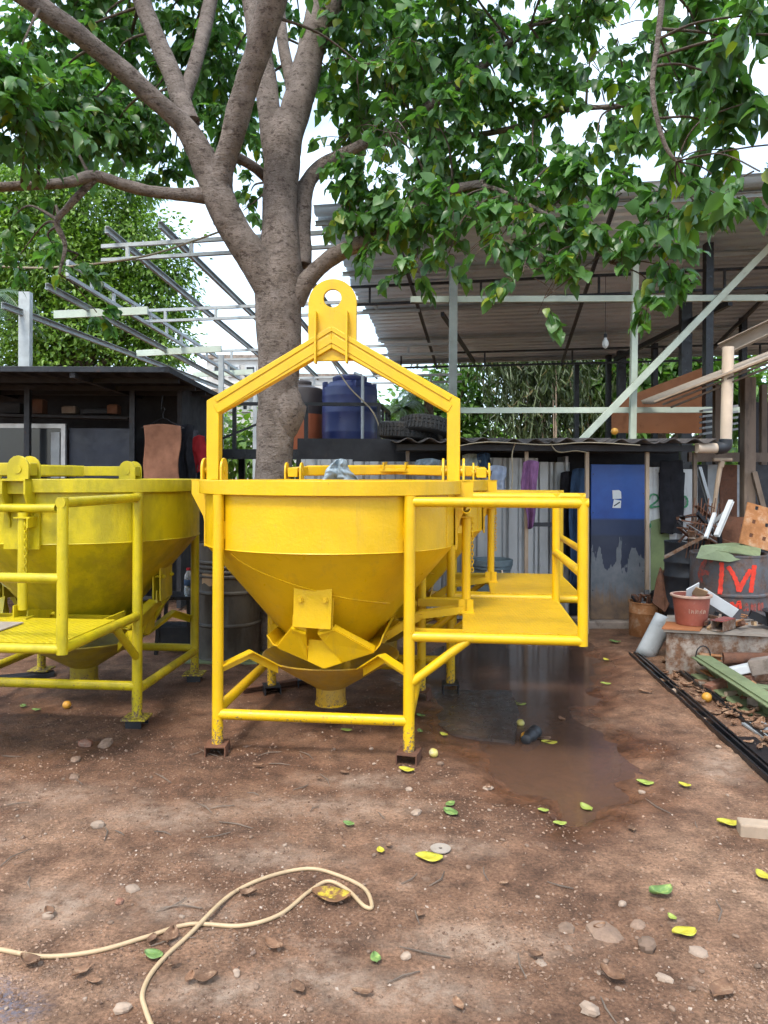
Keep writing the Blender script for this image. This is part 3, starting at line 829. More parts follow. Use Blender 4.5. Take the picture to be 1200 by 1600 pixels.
    for yy in (-0.02, 0.06):
        lk.beam((0.34, yy, 0.56), (0.56, yy, 0.70), 0.010, 0.045); lk.beam((0.55, yy, 0.70), (0.82, yy, 0.74), 0.010, 0.045)
    lk.tube([(0.56, -0.05, 0.70), (0.56, 0.09, 0.70)], 0.011, 10); lk.tube([(0.35, -0.05, 0.566), (0.35, 0.09, 0.566)], 0.011, 10)
    lk.build('linkage_arm', Y, root, smooth=35)
    # operator platform on the +x side
    OX, ZP, ZT = 1.445, 0.69, 1.415
    for sy in (-1, 1):
        gr = MB()
        gr.tube([(LX, sy * LY, ZP), (OX, sy * LY, ZP), ], 0.027, 16)
        gr.tube([(OX, sy * LY, ZP - 0.025), (OX, sy * LY, ZT + 0.026)], 0.027, 16)
        gr.tube([(LX, sy * LY, ZT), (OX + 0.026, sy * LY, ZT)], 0.0265, 16)
        gr.build('guard_rail', Y, root)
        MB().tube([(LX + 0.01, sy * LY, 0.44), (0.845, sy * LY, ZP - 0.012)], 0.024, 14).build('brace', Y, root)
        MB().beam((LX - 0.02, sy * (LY - 0.09), ZP + 0.003), (0.84, sy * (LY - 0.09), ZP + 0.003), 0.012, 0.05).build('floor_bar', Y, root)
    MB().tube([(OX, -LY, 1.04), (OX, LY, 1.04)], 0.025, 14).build('end_rail', Y, root)
    MB().tube([(OX, -LY, ZP), (OX, LY, ZP)], 0.025, 14).build('end_rail', Y, root)
    pf = MB().box(((0.82 + OX) / 2 - 0.005, 0, ZP + 0.028), (OX - 0.82, 2 * LY - 0.02, 0.006))
    pl = pf.build('platform_floor', T, root, smooth=0, bevel=0.001)
    ff = MB()
    ff.beam((0.825, -LY + 0.03, ZP), (0.825, LY - 0.03, ZP), 0.008, 0.052)
    for yy in (-0.2, 0.2): ff.beam((0.83, yy, ZP + 0.002), (OX - 0.03, yy, ZP + 0.002), 0.04, 0.04)
    ff.build('floor_frame', Y, pl, smooth=0)
    # hand lever with T grip, bracket, chain
    lv = MB()
    lv.pipe((0.835, 0.04, 0.77), (0.835, 0.04, 1.335), 0.028)
    lo = lv.build('lever', Y, root)
    MB().pipe((0.835, -0.16, 1.36), (0.835, 0.24, 1.36), 0.025).build('lever_grip', Y, lo)
    MB().beam((0.815, 0.01, 0.70), (0.815, 0.01, 0.80), 0.008, 0.05, up=(1, 0, 0)).beam((0.855, 0.01, 0.70), (0.855, 0.01, 0.80), 0.008, 0.05, up=(1, 0, 0)).box((0.835, 0.03, 0.725), (0.10, 0.12, 0.012)).build('lever_hinge', Y, lo, smooth=0)
    br = MB().beam((0.75, 0.09, 1.275), (0.88, 0.09, 1.275), 0.008, 0.055).box((0.80, 0.05, 1.305), (0.14, 0.10, 0.008))
    bro = br.build('lever_bracket', Y, root, smooth=0)
    ch = MB()
    for k in range(13):
        zc = 1.265 - k * 0.024; a = (k % 2) * math.pi / 2
        ch.tube([(0.872 + 0.008 * math.cos(t) * math.cos(a), 0.075 + 0.008 * math.cos(t) * math.sin(a), zc + 0.016 * math.sin(t)) for t in np.linspace(0, 2 * math.pi, 11)[:-1]], 0.003, 5, closed=True)
    ch.build('chain', Y, bro, smooth=60)
    # trunnion brackets for the yoke
    for s in (-1, 1):
        for dx in (-0.062, 0.062):
            pts = [(-0.065, 1.44), (0.065, 1.44), (0.065, 1.60)] + [(0.065 * math.cos(t), 1.60 + 0.065 * math.sin(t)) for t in np.linspace(0.3, math.pi - 0.3, 7)] + [(-0.065, 1.60)]
            MB().prism(pts, (s * (0.755) + dx, 0, 0), (0, 1, 0), (0, 0, 1), 0.014).build('yoke_lug', Y, root, smooth=25, bevel=0.002)
        gu = MB()
        for yy in (-0.07, 0.07):
            gu.prism([(0.765, 1.245), (0.79, 1.245), (0.80, 1.30), (0.875, 1.44), (0.875, 1.529), (0.765, 1.529)], (0, yy, 0), (s, 0, 0), (0, 0, 1), 0.012)
        gu.box((s * 0.842, 0, 1.523), (0.07, 0.152, 0.012))
        gu.box((s * 0.776, 0, 1.24), (0.012, 0.22, 0.25))
        gu.build('gusset', Y, root, smooth=0)
    yoke_part(root, Y, yoke_ang)
    return root

BM = make_bucket('bright yellow concrete bucket in the middle with its lifting yoke upright', (-0.325, 4.79, 0), R(-6), 0.0, M['yellow'], M['yellow_fun'], M['tread'])
make_bucket('bright yellow concrete bucket behind the middle one, yoke folded flat', (0.02, 6.17, 0), R(-6), R(-88), M['yellow'], M['yellow_fun'], M['tread'])
make_bucket('greenish yellow concrete bucket at the left edge, standing on square foot plates', (-2.06, 5.29, 0), R(-95), R(90), M['lemon'], M['lemon_fun'], M['tread_l'], foot='plate')

# channel offcuts and packers under the legs
def world_leg(loc, rz, x, y):
    return Vector((loc[0] + x * math.cos(rz) - y * math.sin(rz), loc[1] + x * math.sin(rz) + y * math.cos(rz), 0))
offs = [((-0.325, 4.79), R(-6), -0.53, -0.60, 'steel channel offcut under the front left leg of the middle bucket'),
        ((-0.325, 4.79), R(-6), 0.53, -0.60, 'muddy steel channel offcut under the front right leg of the middle bucket'),
        ((-0.325, 4.79), R(-6), -0.53, 0.60, 'steel channel offcut under the rear left leg of the middle bucket'),
        ((-0.325, 4.79), R(-6), 0.53, 0.60, 'steel channel offcut under the rear right leg of the middle bucket'),
        ((0.02, 6.17), R(-6), 0.53, -0.60, 'steel channel offcut under the front right leg of the rear bucket'),
        ((0.02, 6.17), R(-6), -0.53, -0.60, 'steel channel offcut under the front left leg of the rear bucket'),
        ((-2.06, 5.29), R(-95), 0.53, 0.60, 'dark steel packer under the near foot plate of the left bucket'),
        ((-2.06, 5.29), R(-95), -0.53, 0.60, 'dark steel packer under the rear right foot plate of the left bucket'),
        ((-2.06, 5.29), R(-95), -0.53, -0.60, 'dark steel packer under the rear left foot plate of the left bucket')]
for k, (lc, rz, x, y, lab) in enumerate(offs):
    p = world_leg(lc, rz, x, y); zt = 0.075 if k < 6 else 0.063
    m = MB(); a = [0.10, -0.15, 0.4, -0.2, 0.1, 0.3, 0.0, 0.2, 0.5][k]
    ln = 0.13 if k < 6 else 0.10
    m.box((0, 0, zt - 0.004 - 0.0), (0.115, ln, 0.008)); 
    for s in (-1, 1): m.box((s * 0.054, 0, (zt - 0.008 - 0.03) / 2), (0.007, ln, zt - 0.008 + 0.03))
    o = m.build('channel_offcut', M['rust'] if k in (0, 1, 3) else M['steel_dark'], loc=(p.x, p.y, 0), smooth=0, bevel=0.001)
    o.rotation_euler = (0, 0, rz + a)
    tag(o, lab, 'steel offcut', 'offcuts under the bucket legs')

# ================================================================== BIG TREE
LEAF_T = np.array([(0, 0, 0), (0.30, 0.16, 0.05), (0.36, 0.42, 0.06), (0.20, 0.74, 0.01), (0, 1.0, -0.10), (-0.20, 0.74, 0.01), (-0.36, 0.42, 0.06), (-0.30, 0.16, 0.05), (0, 0.45, -0.02), (0, 0.75, -0.03)])
LEAF_F = np.array([(0, 1, 8), (1, 2, 8), (2, 3, 8), (3, 9, 8), (3, 4, 9), (4, 5, 9), (5, 8, 9), (5, 6, 8), (6, 7, 8), (7, 0, 8)])

def frames(tip, nrm):
    tip = tip / np.linalg.norm(tip, axis=1, keepdims=True)
    s = np.cross(tip, nrm); s /= np.maximum(np.linalg.norm(s, axis=1, keepdims=True), 1e-6)
    n = np.cross(s, tip)
    return np.stack([s, tip, n], axis=2)           # columns: side, tip, normal

def leaves_mesh(name, pos, tip, nrm, size, mat, T=LEAF_T, F=LEAF_F, width=1.0):
    Rm = frames(tip, nrm); n = len(pos)
    tv = T * np.array([width, 1, 1])
    rgl = np.random.default_rng(n); tvn = np.repeat(tv[None], n, 0)
    if len(T) == 10:
        tvn[:, :, 2] = tvn[:, :, 2] * rgl.uniform(0.2, 2.6, (n, 1)) - tvn[:, :, 1] ** 2 * rgl.uniform(-0.05, 0.35, (n, 1)); tvn[:, :, 0] *= rgl.uniform(0.75, 1.15, (n, 1))
    V = np.einsum('nij,nkj->nki', Rm, tvn) * size[:, None, None] + pos[:, None, :]
    k = len(T); FF = (F[None] + (np.arange(n) * k)[:, None, None]).reshape(-1, 3)
    me = bpy.data.meshes.new(name)
    me.vertices.add(n * k); me.vertices.foreach_set('co', V.reshape(-1))
    me.loops.add(FF.size); me.loops.foreach_set('vertex_index', FF.reshape(-1))
    me.polygons.add(len(FF)); me.polygons.foreach_set('loop_start', np.arange(len(FF)) * 3); me.polygons.foreach_set('loop_total', np.full(len(FF), 3))
    me.update(calc_edges=True)
    me.polygons.foreach_set('use_smooth', [True] * len(FF))
    me.materials.append(mat)
    return me

def limb_obj(name, pts, parent, mat, sides=16, sub=6, wob=0.12, seed=0):
    """pts: (px, py, Y, width in photo pixels)"""
    ar = []
    for px, py, Y, w_ in pts:
        p = P(px - 5, py, Y); ar.append((p.x, p.y, p.z, 0.91 * w_ / 2 / FPX * Y))
    sm = catmull(ar, sub)
    m = MB().tube([q[:3] for q in sm], [max(0.004, q[3]) for q in sm], sides, wob=wob, seed=seed)
    o = m.build(name, mat, parent, world=True, smooth=60)
    return [np.array(q) for q in sm]

tree_base = P(432, 0, 6.8); tree_base.z = 0
TREE = thing('shade_tree', 'big shade tree with forked grey trunk standing behind the yellow buckets', 'tree', tree_base)
LIMBS = []
def lim(name, pts, seed, sides=16, wob=0.12): LIMBS.append(limb_obj(name, pts, TREE, M['bark'], sides, 6, wob, seed))
lim('trunk', [(428, 1030, 6.8, 70), (429, 900, 6.8, 62), (431, 750, 6.8, 61), (437, 650, 6.8, 66), (440, 560, 6.8, 72), (438, 500, 6.8, 80), (440, 440, 6.8, 82), (441, 390, 6.8, 72), (441, 330, 6.8, 60), (443, 260, 6.8, 62), (446, 225, 6.8, 64), (455, 185, 6.85, 56)], 1, 24, 0.09)
lim('limb', [(430, 455, 6.75, 60), (400, 405, 6.7, 56), (372, 365, 6.65, 52), (350, 320, 6.6, 54), (336, 285, 6.6, 52), (318, 245, 6.55, 44), (292, 200, 6.5, 38), (262, 172, 6.4, 33), (215, 130, 6.25, 33), (165, 88, 6.1, 33), (110, 45, 5.9, 34), (40, -5, 5.7, 36), (-60, -70, 5.4, 34)], 2, 18)
lim('limb', [(345, 300, 6.6, 48), (350, 265, 6.55, 40), (366, 215, 6.45, 40), (380, 160, 6.35, 42), (400, 95, 6.2, 43), (425, 10, 6.0, 46), (450, -70, 5.8, 44)], 3, 18)
lim('limb', [(300, 195, 6.55, 36), (288, 165, 6.6, 34), (272, 120, 6.65, 32), (250, 70, 6.7, 31), (226, 10, 6.75, 32), (205, -50, 6.8, 30)], 4, 14)
lim('limb', [(288, 158, 6.6, 26), (302, 118, 6.75, 24), (316, 70, 6.9, 24), (329, 10, 7.1, 24), (340, -50, 7.3, 22)], 5, 14)
lim('limb', [(325, 306, 6.6, 30), (285, 305, 6.5, 22), (240, 301, 6.4, 21), (195, 290, 6.3, 20), (150, 277, 6.2, 20), (110, 287, 6.1, 18), (50, 292, 6.0, 17), (-40, 297, 5.8, 16)], 6, 12)
lim('limb', [(448, 225, 6.85, 50), (468, 160, 6.9, 50), (480, 115, 6.95, 50), (492, 60, 7.0, 46), (505, -5, 7.1, 44), (520, -80, 7.2, 40)], 7, 18)
lim('limb', [(434, 245, 6.8, 44), (425, 190, 6.85, 40), (418, 130, 6.9, 38), (405, 60, 7.0, 36), (394, -10, 7.1, 36), (385, -60, 7.2, 30)], 8, 16)
lim('limb', [(464, 165, 6.9, 26), (455, 120, 7.1, 22), (445, 75, 7.3, 20), (440, 20, 7.5, 18), (436, -40, 7.6, 16)], 9, 12)
lim('limb', [(462, 470, 6.8, 44), (482, 440, 6.75, 32), (512, 410, 6.7, 29), (548, 388, 6.6, 28), (590, 372, 6.5, 28), (640, 340, 6.4, 22), (700, 300, 6.2, 18), (760, 285, 6.0, 12)], 10, 14)
lim('limb', [(474, 415, 6.85, 38), (474, 350, 6.9, 34), (480, 295, 6.95, 30), (505, 260, 7.0, 24), (545, 238, 7.0, 20), (590, 215, 7.0, 18), (650, 180, 6.9, 17), (710, 140, 6.8, 16), (765, 95, 6.7, 14), (830, 40, 6.5, 12)], 11, 12)
lim('limb', [(500, 60, 7.0, 34), (520, 25, 7.0, 30), (545, -20, 6.9, 28), (600, -60, 6.8, 24)], 12, 12)
lim('limb', [(650, 180, 6.9, 12), (720, 210, 6.8, 11), (800, 200, 6.6, 10), (880, 172, 6.4, 9), (1000, 160, 6.0, 8), (1080, 130, 5.6, 6)], 13, 8)
lim('limb', [(700, 300, 6.2, 12), (760, 290, 6.0, 9), (830, 320, 5.8, 8), (900, 360, 5.6, 6), (960, 410, 5.5, 5)], 14, 8)
lim('limb', [(1040, -40, 4.2, 12), (1030, 60, 4.2, 10), (1022, 140, 4.2, 9), (1040, 220, 4.2, 8), (1060, 250, 4.2, 5)], 15, 8)
lim('limb', [(150, 282, 6.2, 14), (110, 325, 6.2, 12), (92, 350, 6.2, 11), (105, 385, 6.2, 8), (96, 430, 6.2, 5)], 16, 8)
lim('limb', [(360, 240, 6.55, 20), (400, 262, 6.9, 18), (425, 285, 7.1, 18)], 17, 10)
# burl on the trunk
bq = P(449, 642, 6.76)
MB().lathe([(0.01, -0.30), (0.08, -0.20), (0.135, -0.07), (0.155, 0.03), (0.12, 0.13), (0.05, 0.25), (0.01, 0.32)], 14, bq, wob=0.5, seed=4).build('burl', M['bark'], TREE, world=True, smooth=70)

ALLP = np.concatenate([np.array(l) for l in LIMBS[1:]])
clusters = [  # px, py, Y, radius px, density, hanging bias
 (40, 170, 5.2, 85, 1.1), (125, 175, 6.7, 80, 1.1), (60, 75, 6.8, 80, 0.9), (150, 80, 7.2, 70, 0.8), (200, 175, 7.0, 60, 1.0), (20, 215, 5.6, 55, 0.8),
 (95, 215, 6.6, 55, 1.0), (165, 215, 6.8, 45, 1.0), (222, 205, 7.0, 35, 0.9), (330, 90, 7.6, 60, 0.9), (365, 190, 7.6, 50, 0.9), (300, 40, 7.8, 60, 0.8),
 (200, 30, 7.4, 55, 0.7), (110, 15, 7.2, 60, 0.6), (390, 70, 8.0, 45, 0.8), (250, 110, 7.6, 45, 0.8), (270, 250, 7.6, 45, 0.8), (245, 270, 7.6, 35, .7), (390, 300, 7.6, 28, 0.7), (378, 330, 7.4, 20, 0.7),
 (215, 80, 8.2, 55, .8), (290, 140, 8.2, 50, .8), (345, 150, 8.4, 50, .8), (190, 200, 8.2, 50, .7), (340, 30, 8.4, 50, .8), (410, 150, 8.2, 40, .7), (465, 40, 8.4, 40, .7),
 (20, 340, 6.9, 40, 0.3), (80, 350, 7.0, 35, 0.25), (30, 400, 6.9, 40, 0.35), (110, 410, 6.5, 30, 0.3), (85, 390, 6.6, 30, 0.3), (150, 490, 6.8, 22, .3),
 (545, 40, 7.0, 55, 1.0), (600, 100, 6.8, 60, 1.1), (560, 150, 7.2, 60, 1.0), (560, 210, 7.0, 55, 1.1), (620, 190, 6.6, 60, 1.1), (585, 270, 6.4, 55, 1.2), (640, 270, 6.4, 55, 1.1),
 (545, 320, 6.3, 45, 1.1), (610, 330, 6.2, 50, 1.1), (665, 350, 6.0, 48, 1.1), (700, 395, 5.8, 42, 1.1), (650, 425, 5.8, 32, 1.0), (575, 380, 6.2, 30, .9),
 (680, 110, 6.8, 60, 1.0), (660, 40, 7.0, 60, 0.9), (740, 40, 7.0, 60, 0.9), (770, 120, 6.6, 55, 0.8), (735, 200, 6.6, 55, 1.0), (700, 250, 6.6, 55, 1.1), (760, 270, 6.2, 55, 1.0),
 (830, 60, 6.6, 55, 0.7), (860, 160, 6.4, 55, 0.7), (830, 230, 6.2, 50, 0.8), (800, 310, 5.9, 50, 1.1), (745, 330, 5.9, 45, 1.1), (780, 370, 5.6, 45, 1.1), (850, 350, 5.6, 48, 1.2),
 (815, 425, 5.4, 40, 1.1), (870, 420, 5.4, 42, 1.2), (850, 465, 5.4, 28, 1.1), (915, 360, 5.4, 45, 1.1), (900, 290, 5.8, 50, 1.0), (930, 220, 5.8, 50, 0.8), (970, 300, 5.4, 48, 0.9),
 (985, 365, 5.2, 40, 1.1), (1040, 385, 5.2, 45, 1.1), (1015, 480, 5.2, 26, 1.2), (1060, 420, 5.2, 25, 1.0), (1040, 320, 5.2, 45, 0.9),
 (920, 90, 6.2, 55, 0.7), (940, 20, 6.4, 55, 0.7), (1010, 60, 5.2, 55, 0.9), (1000, 150, 5.6, 50, 0.8), (1060, 130, 4.8, 55, 1.0), (1090, 50, 4.6, 60, 1.1), (1050, 220, 4.8, 50, 0.9), (1100, 190, 4.4, 50, 1.0),
 (1150, 60, 4.2, 65, 1.1), (1180, 20, 3.9, 60, 1.0), (1130, 120, 4.2, 55, 1.0), (1110, 270, 4.2, 42, 0.9), (1140, 310, 4.0, 30, 0.8), (1185, 265, 3.6, 32, 0.7), (1190, 150, 4.0, 45, 0.7), (1090, 320, 4.4, 30, 0.8),
 (880, 110, 6.6, 50, .7), (960, 60, 5.8, 50, .8), (1040, 180, 5.2, 45, .8), (940, 170, 6.0, 45, .8), (1150, 230, 4.4, 40, .8),
 (880, 20, 6.8, 55, .7), (600, 20, 7.6, 60, 0.9), (520, 120, 7.8, 45, .9), (520, 220, 7.4, 35, .9), (640, 150, 7.8, 60, .9), (720, 140, 7.8, 60, .7), (520, 280, 7.0, 25, .8),
 (600, 200, 6.0, 50, .9), (680, 190, 6.0, 45, .9), (720, 120, 6.0, 45, .8), (560, 100, 6.2, 45, .9), (640, 60, 6.2, 50, .9), (700, 330, 5.7, 45, .9), (640, 300, 5.8, 40, .9), (760, 60, 6.2, 45, .8), (540, 250, 6.4, 35, .9), (800, 160, 6.2, 40, .7), (980, 200, 5.6, 45, .8), (960, 120, 6.0, 45, .7), (870, 250, 5.8, 45, .8), (15, 110, 5.2, 55, .9), (80, 130, 6.4, 50, .9), (180, 110, 7.0, 45, .8), 
 (560, -60, 6.6, 90, 1.0), (720, -60, 6.4, 90, 1.0), (880, -60, 6.2, 90, 1.0), (1040, -70, 5.4, 90, 1.0), (60, -70, 7.0, 90, 1.0), (220, -70, 7.6, 90, 1.0), (380, -80, 8.0, 90, 1.0),
 (-80, 80, 5.0, 90, 1.0), (-80, 200, 5.2, 70, .8), (1290, 60, 3.8, 80, .9), (1280, 220, 3.7, 60, .8),
]
Lp, Lt, Ln, Ls, tw = [], [], [], [], MB()
brn = random.Random(5)
for ci, (px, py, Y, rp, den) in enumerate(clusters):
    c0 = np.array(P(px, py, Y)); rad = rp / FPX * Y
    lsz = 0.108 if Y > 5.0 else 0.115
    npx = lsz * 0.62 * FPX / Y
    n = int(den * 11.0 * rp * rp / (npx * npx))
    ntw = max(3, n // 13)
    # branch from the nearest limb to the cluster
    d2 = ((ALLP[:, :3] - c0) ** 2).sum(1); q = ALLP[int(np.argmin(d2))]
    dist = math.sqrt(d2.min())
    if dist > 0.15 and -120 < px < 1320:
        mid = (q[:3] + c0) / 2 + np.array([brn.uniform(-.1, .1), brn.uniform(-.1, .1), 0.10 * dist])
        sm = catmull([q[:3], mid, c0], 6)
        r0 = min(q[3] * 0.6, 0.010 + 0.006 * dist)
        MB().tube(sm, list(np.linspace(r0, 0.004, len(sm))), 6).build('branch', M['twig'], TREE, world=True, smooth=60)
    for k in range(ntw):
        u = rng.normal(size=3); u /= np.linalg.norm(u)
        start = c0 + u * rad * (rng.uniform(0, 1) ** 0.5) * 0.55
        d = u * np.array([1, 1, 0.45]) + rng.normal(size=3) * 0.45; d[2] -= 0.15; d /= np.linalg.norm(d)
        ln = rng.uniform(0.5, 1.0) * rad * 0.75 + 0.08
        nl = 13; pts = []
        for j in range(nl + 1):
            t = j / nl
            pts.append(start + d * ln * t + np.array([0, 0, -0.35 * ln * t * t]))
        tw.tube([pts[0], pts[nl // 2], pts[-1]], [0.0045, 0.0032, 0.0015], 4, caps=False)
        side = np.cross(d, [0, 0, 1.0]); side /= max(1e-6, np.linalg.norm(side))
        for j in range(1, nl + 1):
            sg = 1 if j % 2 else -1
            tipd = side * sg * rng.uniform(0.5, 1.1) + d * rng.uniform(0.2, 0.7) + np.array([0, 0, -rng.uniform(0.25, 1.1)]) + rng.normal(size=3) * 0.25
            nn = np.array([0, 0, 1.0]) + rng.normal(size=3) * 0.5 + side * sg * 0.3
            Lp.append(pts[j] + rng.normal(size=3) * 0.008); Lt.append(tipd); Ln.append(nn); Ls.append(lsz * rng.choice([rng.uniform(0.45, 0.8), rng.uniform(0.75, 1.15), rng.uniform(1.0, 1.35)]))
Lp, Lt, Ln, Ls = map(np.array, (Lp, Lt, Ln, Ls))
# the crown's gaps, where the sky shows through
imx = Lp[:, 0] / Lp[:, 1] * FPX + 600; imy = HZ - (Lp[:, 2] - CH) / Lp[:, 1] * FPX
keep = fbm(Lp[:, 0] * 1.7 + 40, Lp[:, 2] * 1.7 + Lp[:, 1] * 0.4, 77, 3) > 0.28
Lp, Lt, Ln, Ls, imx, imy = (a[keep] for a in (Lp, Lt, Ln, Ls, imx, imy))
score = np.where((imx > 10) & (imx < 1190) & (imy > 10) & (imy < 1590), Ls / Lp[:, 1], 0)
top = np.argsort(-score)[:300]
mask = np.zeros(len(Lp), bool); mask[top] = True
crown = bpy.data.objects.new('crown', leaves_mesh('crown', Lp[~mask] - np.array(tree_base), Lt[~mask], Ln[~mask], Ls[~mask], M['leaf']))
COL.objects.link(crown); crown.parent = TREE; tag(crown, kind='stuff')
two = tw.build('twigs', M['twig'], TREE, world=True, smooth=0); tag(two, kind='stuff')
lme = leaves_mesh('leaf', np.zeros((1, 3)), np.array([[0, 1.0, 0]]), np.array([[0, 0, 1.0]]), np.array([1.0]), M['leaf'])
Fm = frames(Lt[top], Ln[top])
for k, i in enumerate(top):
    o = bpy.data.objects.new('leaf', lme); COL.objects.link(o); o.parent = TREE
    m3 = Matrix([list(r) for r in Fm[k]]).to_4x4()
    o.matrix_local = Matrix.Translation(Vector(Lp[i]) - tree_base) @ m3 @ Matrix.Scale(float(Ls[i]), 4)
print('leaves', len(Lp))

# ================================================================== FAR TREES
def blob_tree(name, label, base, cl, leafsz, mat, per, trunk=None, cat='tree', group=None, hang=0.35, width=0.8, T=LEAF_T, F=LEAF_F, seed=1, limb_r=0.05, limbs=True):
    """cl: list of (px, py, Y, r_px); leaves clumped in tufts over the crown"""
    rg = np.random.default_rng(seed)
    t = thing(name, label, cat, base, 0, group)
    pos, tip, nr, sz = [], [], [], []
    for (px, py, Y, rp) in cl:
        c0 = np.array(P(px, py, Y)); rad = rp / FPX * Y
        nt_ = max(4, int(per * rad * rad))
        for k in range(nt_):
            u = rg.normal(size=3); u /= np.linalg.norm(u); u[2] = u[2] * 0.9
            tc = c0 + u * rad * rg.uniform(0.55, 1.05)
            m = 22
            q = rg.normal(size=(m, 3)) * leafsz * 1.9 * np.array([1, 1, 0.7])
            pos.append(tc + q)
            dd = q + u * leafsz * 1.5 + np.array([0, 0, -hang * leafsz * 3]) + rg.normal(size=(m, 3)) * leafsz
            tip.append(dd); nr.append(np.array([0, 0, 1.0]) + rg.normal(size=(m, 3)) * 0.45 + u * 0.4); sz.append(leafsz * rg.uniform(0.7, 1.35, m))
    pos, tip, nr, sz = np.concatenate(pos), np.concatenate(tip), np.concatenate(nr), np.concatenate(sz)
    o = bpy.data.objects.new('crown', leaves_mesh('crown', pos - np.array(base), tip, nr, sz, mat, T, F, width)); COL.objects.link(o); o.parent = t
    m = MB(); b0 = Vector(base)
    top_ = np.mean([np.array(P(*c[:3])) for c in cl], 0)
    m.tube(catmull([tuple(b0), tuple((b0 * 0.5 + Vector(top_) * 0.5) + Vector((0.1, 0, 0))), tuple(top_)], 5), list(np.linspace(limb_r * 2.2, limb_r, 11)), 9)
    for c in (cl if limbs else []):
        m.tube([tuple(b0 * 0.45 + Vector(top_) * 0.55), tuple(P(*c[:3]))], [limb_r * 0.8, 0.02], 6)
    m.build('trunk', M['twig'], t, world=True, smooth=60)
    return t
def gp(px, Y): 
    p = P(px, 745, Y); p.z = 0; return p
blob_tree('broadleaf_tree', 'tall bright green tree behind the bare roof frame at left', gp(110, 19), [(60, 300, 19, 75), (150, 330, 19, 75), (215, 400, 19, 70), (120, 420, 19, 80), (40, 400, 19, 80), (240, 470, 19, 55), (170, 500, 19, 70), (70, 510, 19, 75), (250, 540, 19, 45), (10, 320, 20, 70), (-60, 420, 20, 90), (200, 560, 19.5, 60), (100, 580, 19.5, 70), (0, 560, 20, 70), (275, 430, 19, 25), (200, 300, 19, 40)], 0.125, M['leaf_far'], 115, seed=3, limb_r=0.16)
blob_tree('broadleaf_tree', 'leafy green tree seen between the dark posts under the big canopy', gp(1010, 20), [(940, 600, 20, 45), (1010, 585, 20, 50), (1080, 600, 20, 45), (1050, 560, 20, 40), (900, 590, 20, 30), (1150, 600, 20, 40), (960, 640, 20, 45), (1190, 640, 20, 40)], 0.24, M['leaf_bright'], 70, seed=5, limb_r=0.12)
blob_tree('broadleaf_tree', 'light green tree behind the roof of the low shed', gp(690, 21), [(680, 630, 21, 38), (640, 665, 21, 35), (730, 640, 21, 40), (715, 580, 21, 22), (620, 650, 21, 18), (700, 680, 20.5, 40), (735, 570, 20, 20)], 0.20, M['leaf_bright'], 80, seed=7, limb_r=0.1)
# bamboo clump
BT = thing('bamboo_clump', 'dark drooping bamboo clump hanging behind the low shed roof', 'bamboo', gp(830, 19))
rg = np.random.default_rng(9); bp_, bt_, bn_, bs_ = [], [], [], []
for k in range(34):
    px0 = rg.uniform(765, 925); Y0 = rg.uniform(18, 20.5); b0 = gp(px0, Y0); a = rg.uniform(0, 2 * math.pi); rch = rg.uniform(0.5, 2.4); H = rg.uniform(3.6, 6.0)
    pts = []
    for j in range(9):
        t = j / 8
        pts.append((b0.x + math.cos(a) * rch * t ** 2.2, b0.y + math.sin(a) * rch * 0.6 * t ** 2.2, H * math.sin(min(1.0, t * 1.05) * math.pi * 0.58)))
    MB().tube(pts, list(np.linspace(0.028, 0.006, 9)), 6).build('cane', M['green_steel'] if k % 3 else M['wood_pale'], BT, world=True, smooth=60)
    for j in range(3, 9):
        for q in range(14):
            c = np.array(pts[j]) + rg.normal(size=3) * np.array([0.36, 0.36, 0.28])
            for z in range(3):
                bp_.append(c + rg.normal(size=3) * 0.04); bt_.append(np.array([rg.normal() * 0.5, rg.normal() * 0.5, -1.0])); bn_.append(rg.normal(size=3)); bs_.append(rg.uniform(0.2, 0.34))
bo = bpy.data.objects.new('foliage', leaves_mesh('foliage', np.array(bp_) - np.array(BT.location), np.array(bt_), np.array(bn_), np.array(bs_), M['leaf_bamboo'], width=0.22)); COL.objects.link(bo); bo.parent = BT
# palms
def palm(label, px, pyc, Y, size, n, seed):
    rg = np.random.default_rng(seed); c = P(px, pyc, Y); base = (c.x, c.y, 0)
    t = thing('palm_tree', label, 'palm', base)
    MB().tube([base, (c.x + .1, c.y, c.z * 0.5), tuple(c)], [0.16, 0.12, 0.1], 10).build('trunk', M['twig'], t, world=True, smooth=60)
    for k in range(n):
        a = 2 * math.pi * k / n + rg.uniform(-.2, .2); up = rg.uniform(0.1, 1.1); rr = size * rg.uniform(0.8, 1.1)
        rib = [(c.x + math.cos(a) * rr * s * (1 - 0.15 * up), c.y + math.sin(a) * rr * s, c.z + rr * (up * s - (0.75 + up * 0.4) * s * s)) for s in np.linspace(0, 1, 9)]
        m = MB().tube(rib, list(np.linspace(0.02, 0.004, 9)), 5)
        for j in range(1, 9):
            for e in range(3):
                f = (j - 1 + e / 3) / 8
                i0 = min(7, int(f * 8)); q = Vector(rib[i0]).lerp(Vector(rib[i0 + 1]), f * 8 - i0)
                dv = (Vector(rib[i0 + 1]) - Vector(rib[i0])).normalized(); sd_ = dv.cross(Vector((0, 0, 1))).normalized()
                for s in (-1, 1):
                    L_ = rr * 0.34 * (1 - 0.55 * f)
                    tp = q + sd_ * s * L_ * 0.8 + dv * L_ * 0.5 + Vector((0, 0, -L_ * 0.45)); w_ = dv * 0.02 * size
                    m._add([q - w_, q + w_, q * 0.45 + tp * 0.55 + w_ * 0.8, tp], [(0, 1, 2), (0, 2, 3)])
        m.build('frond', M['leaf_palm'], t, world=True, smooth=60)
palm('feathery palm rising behind the low shed roof, beside the blue water tank', 668, 610, 17, 0.95, 18, 3)
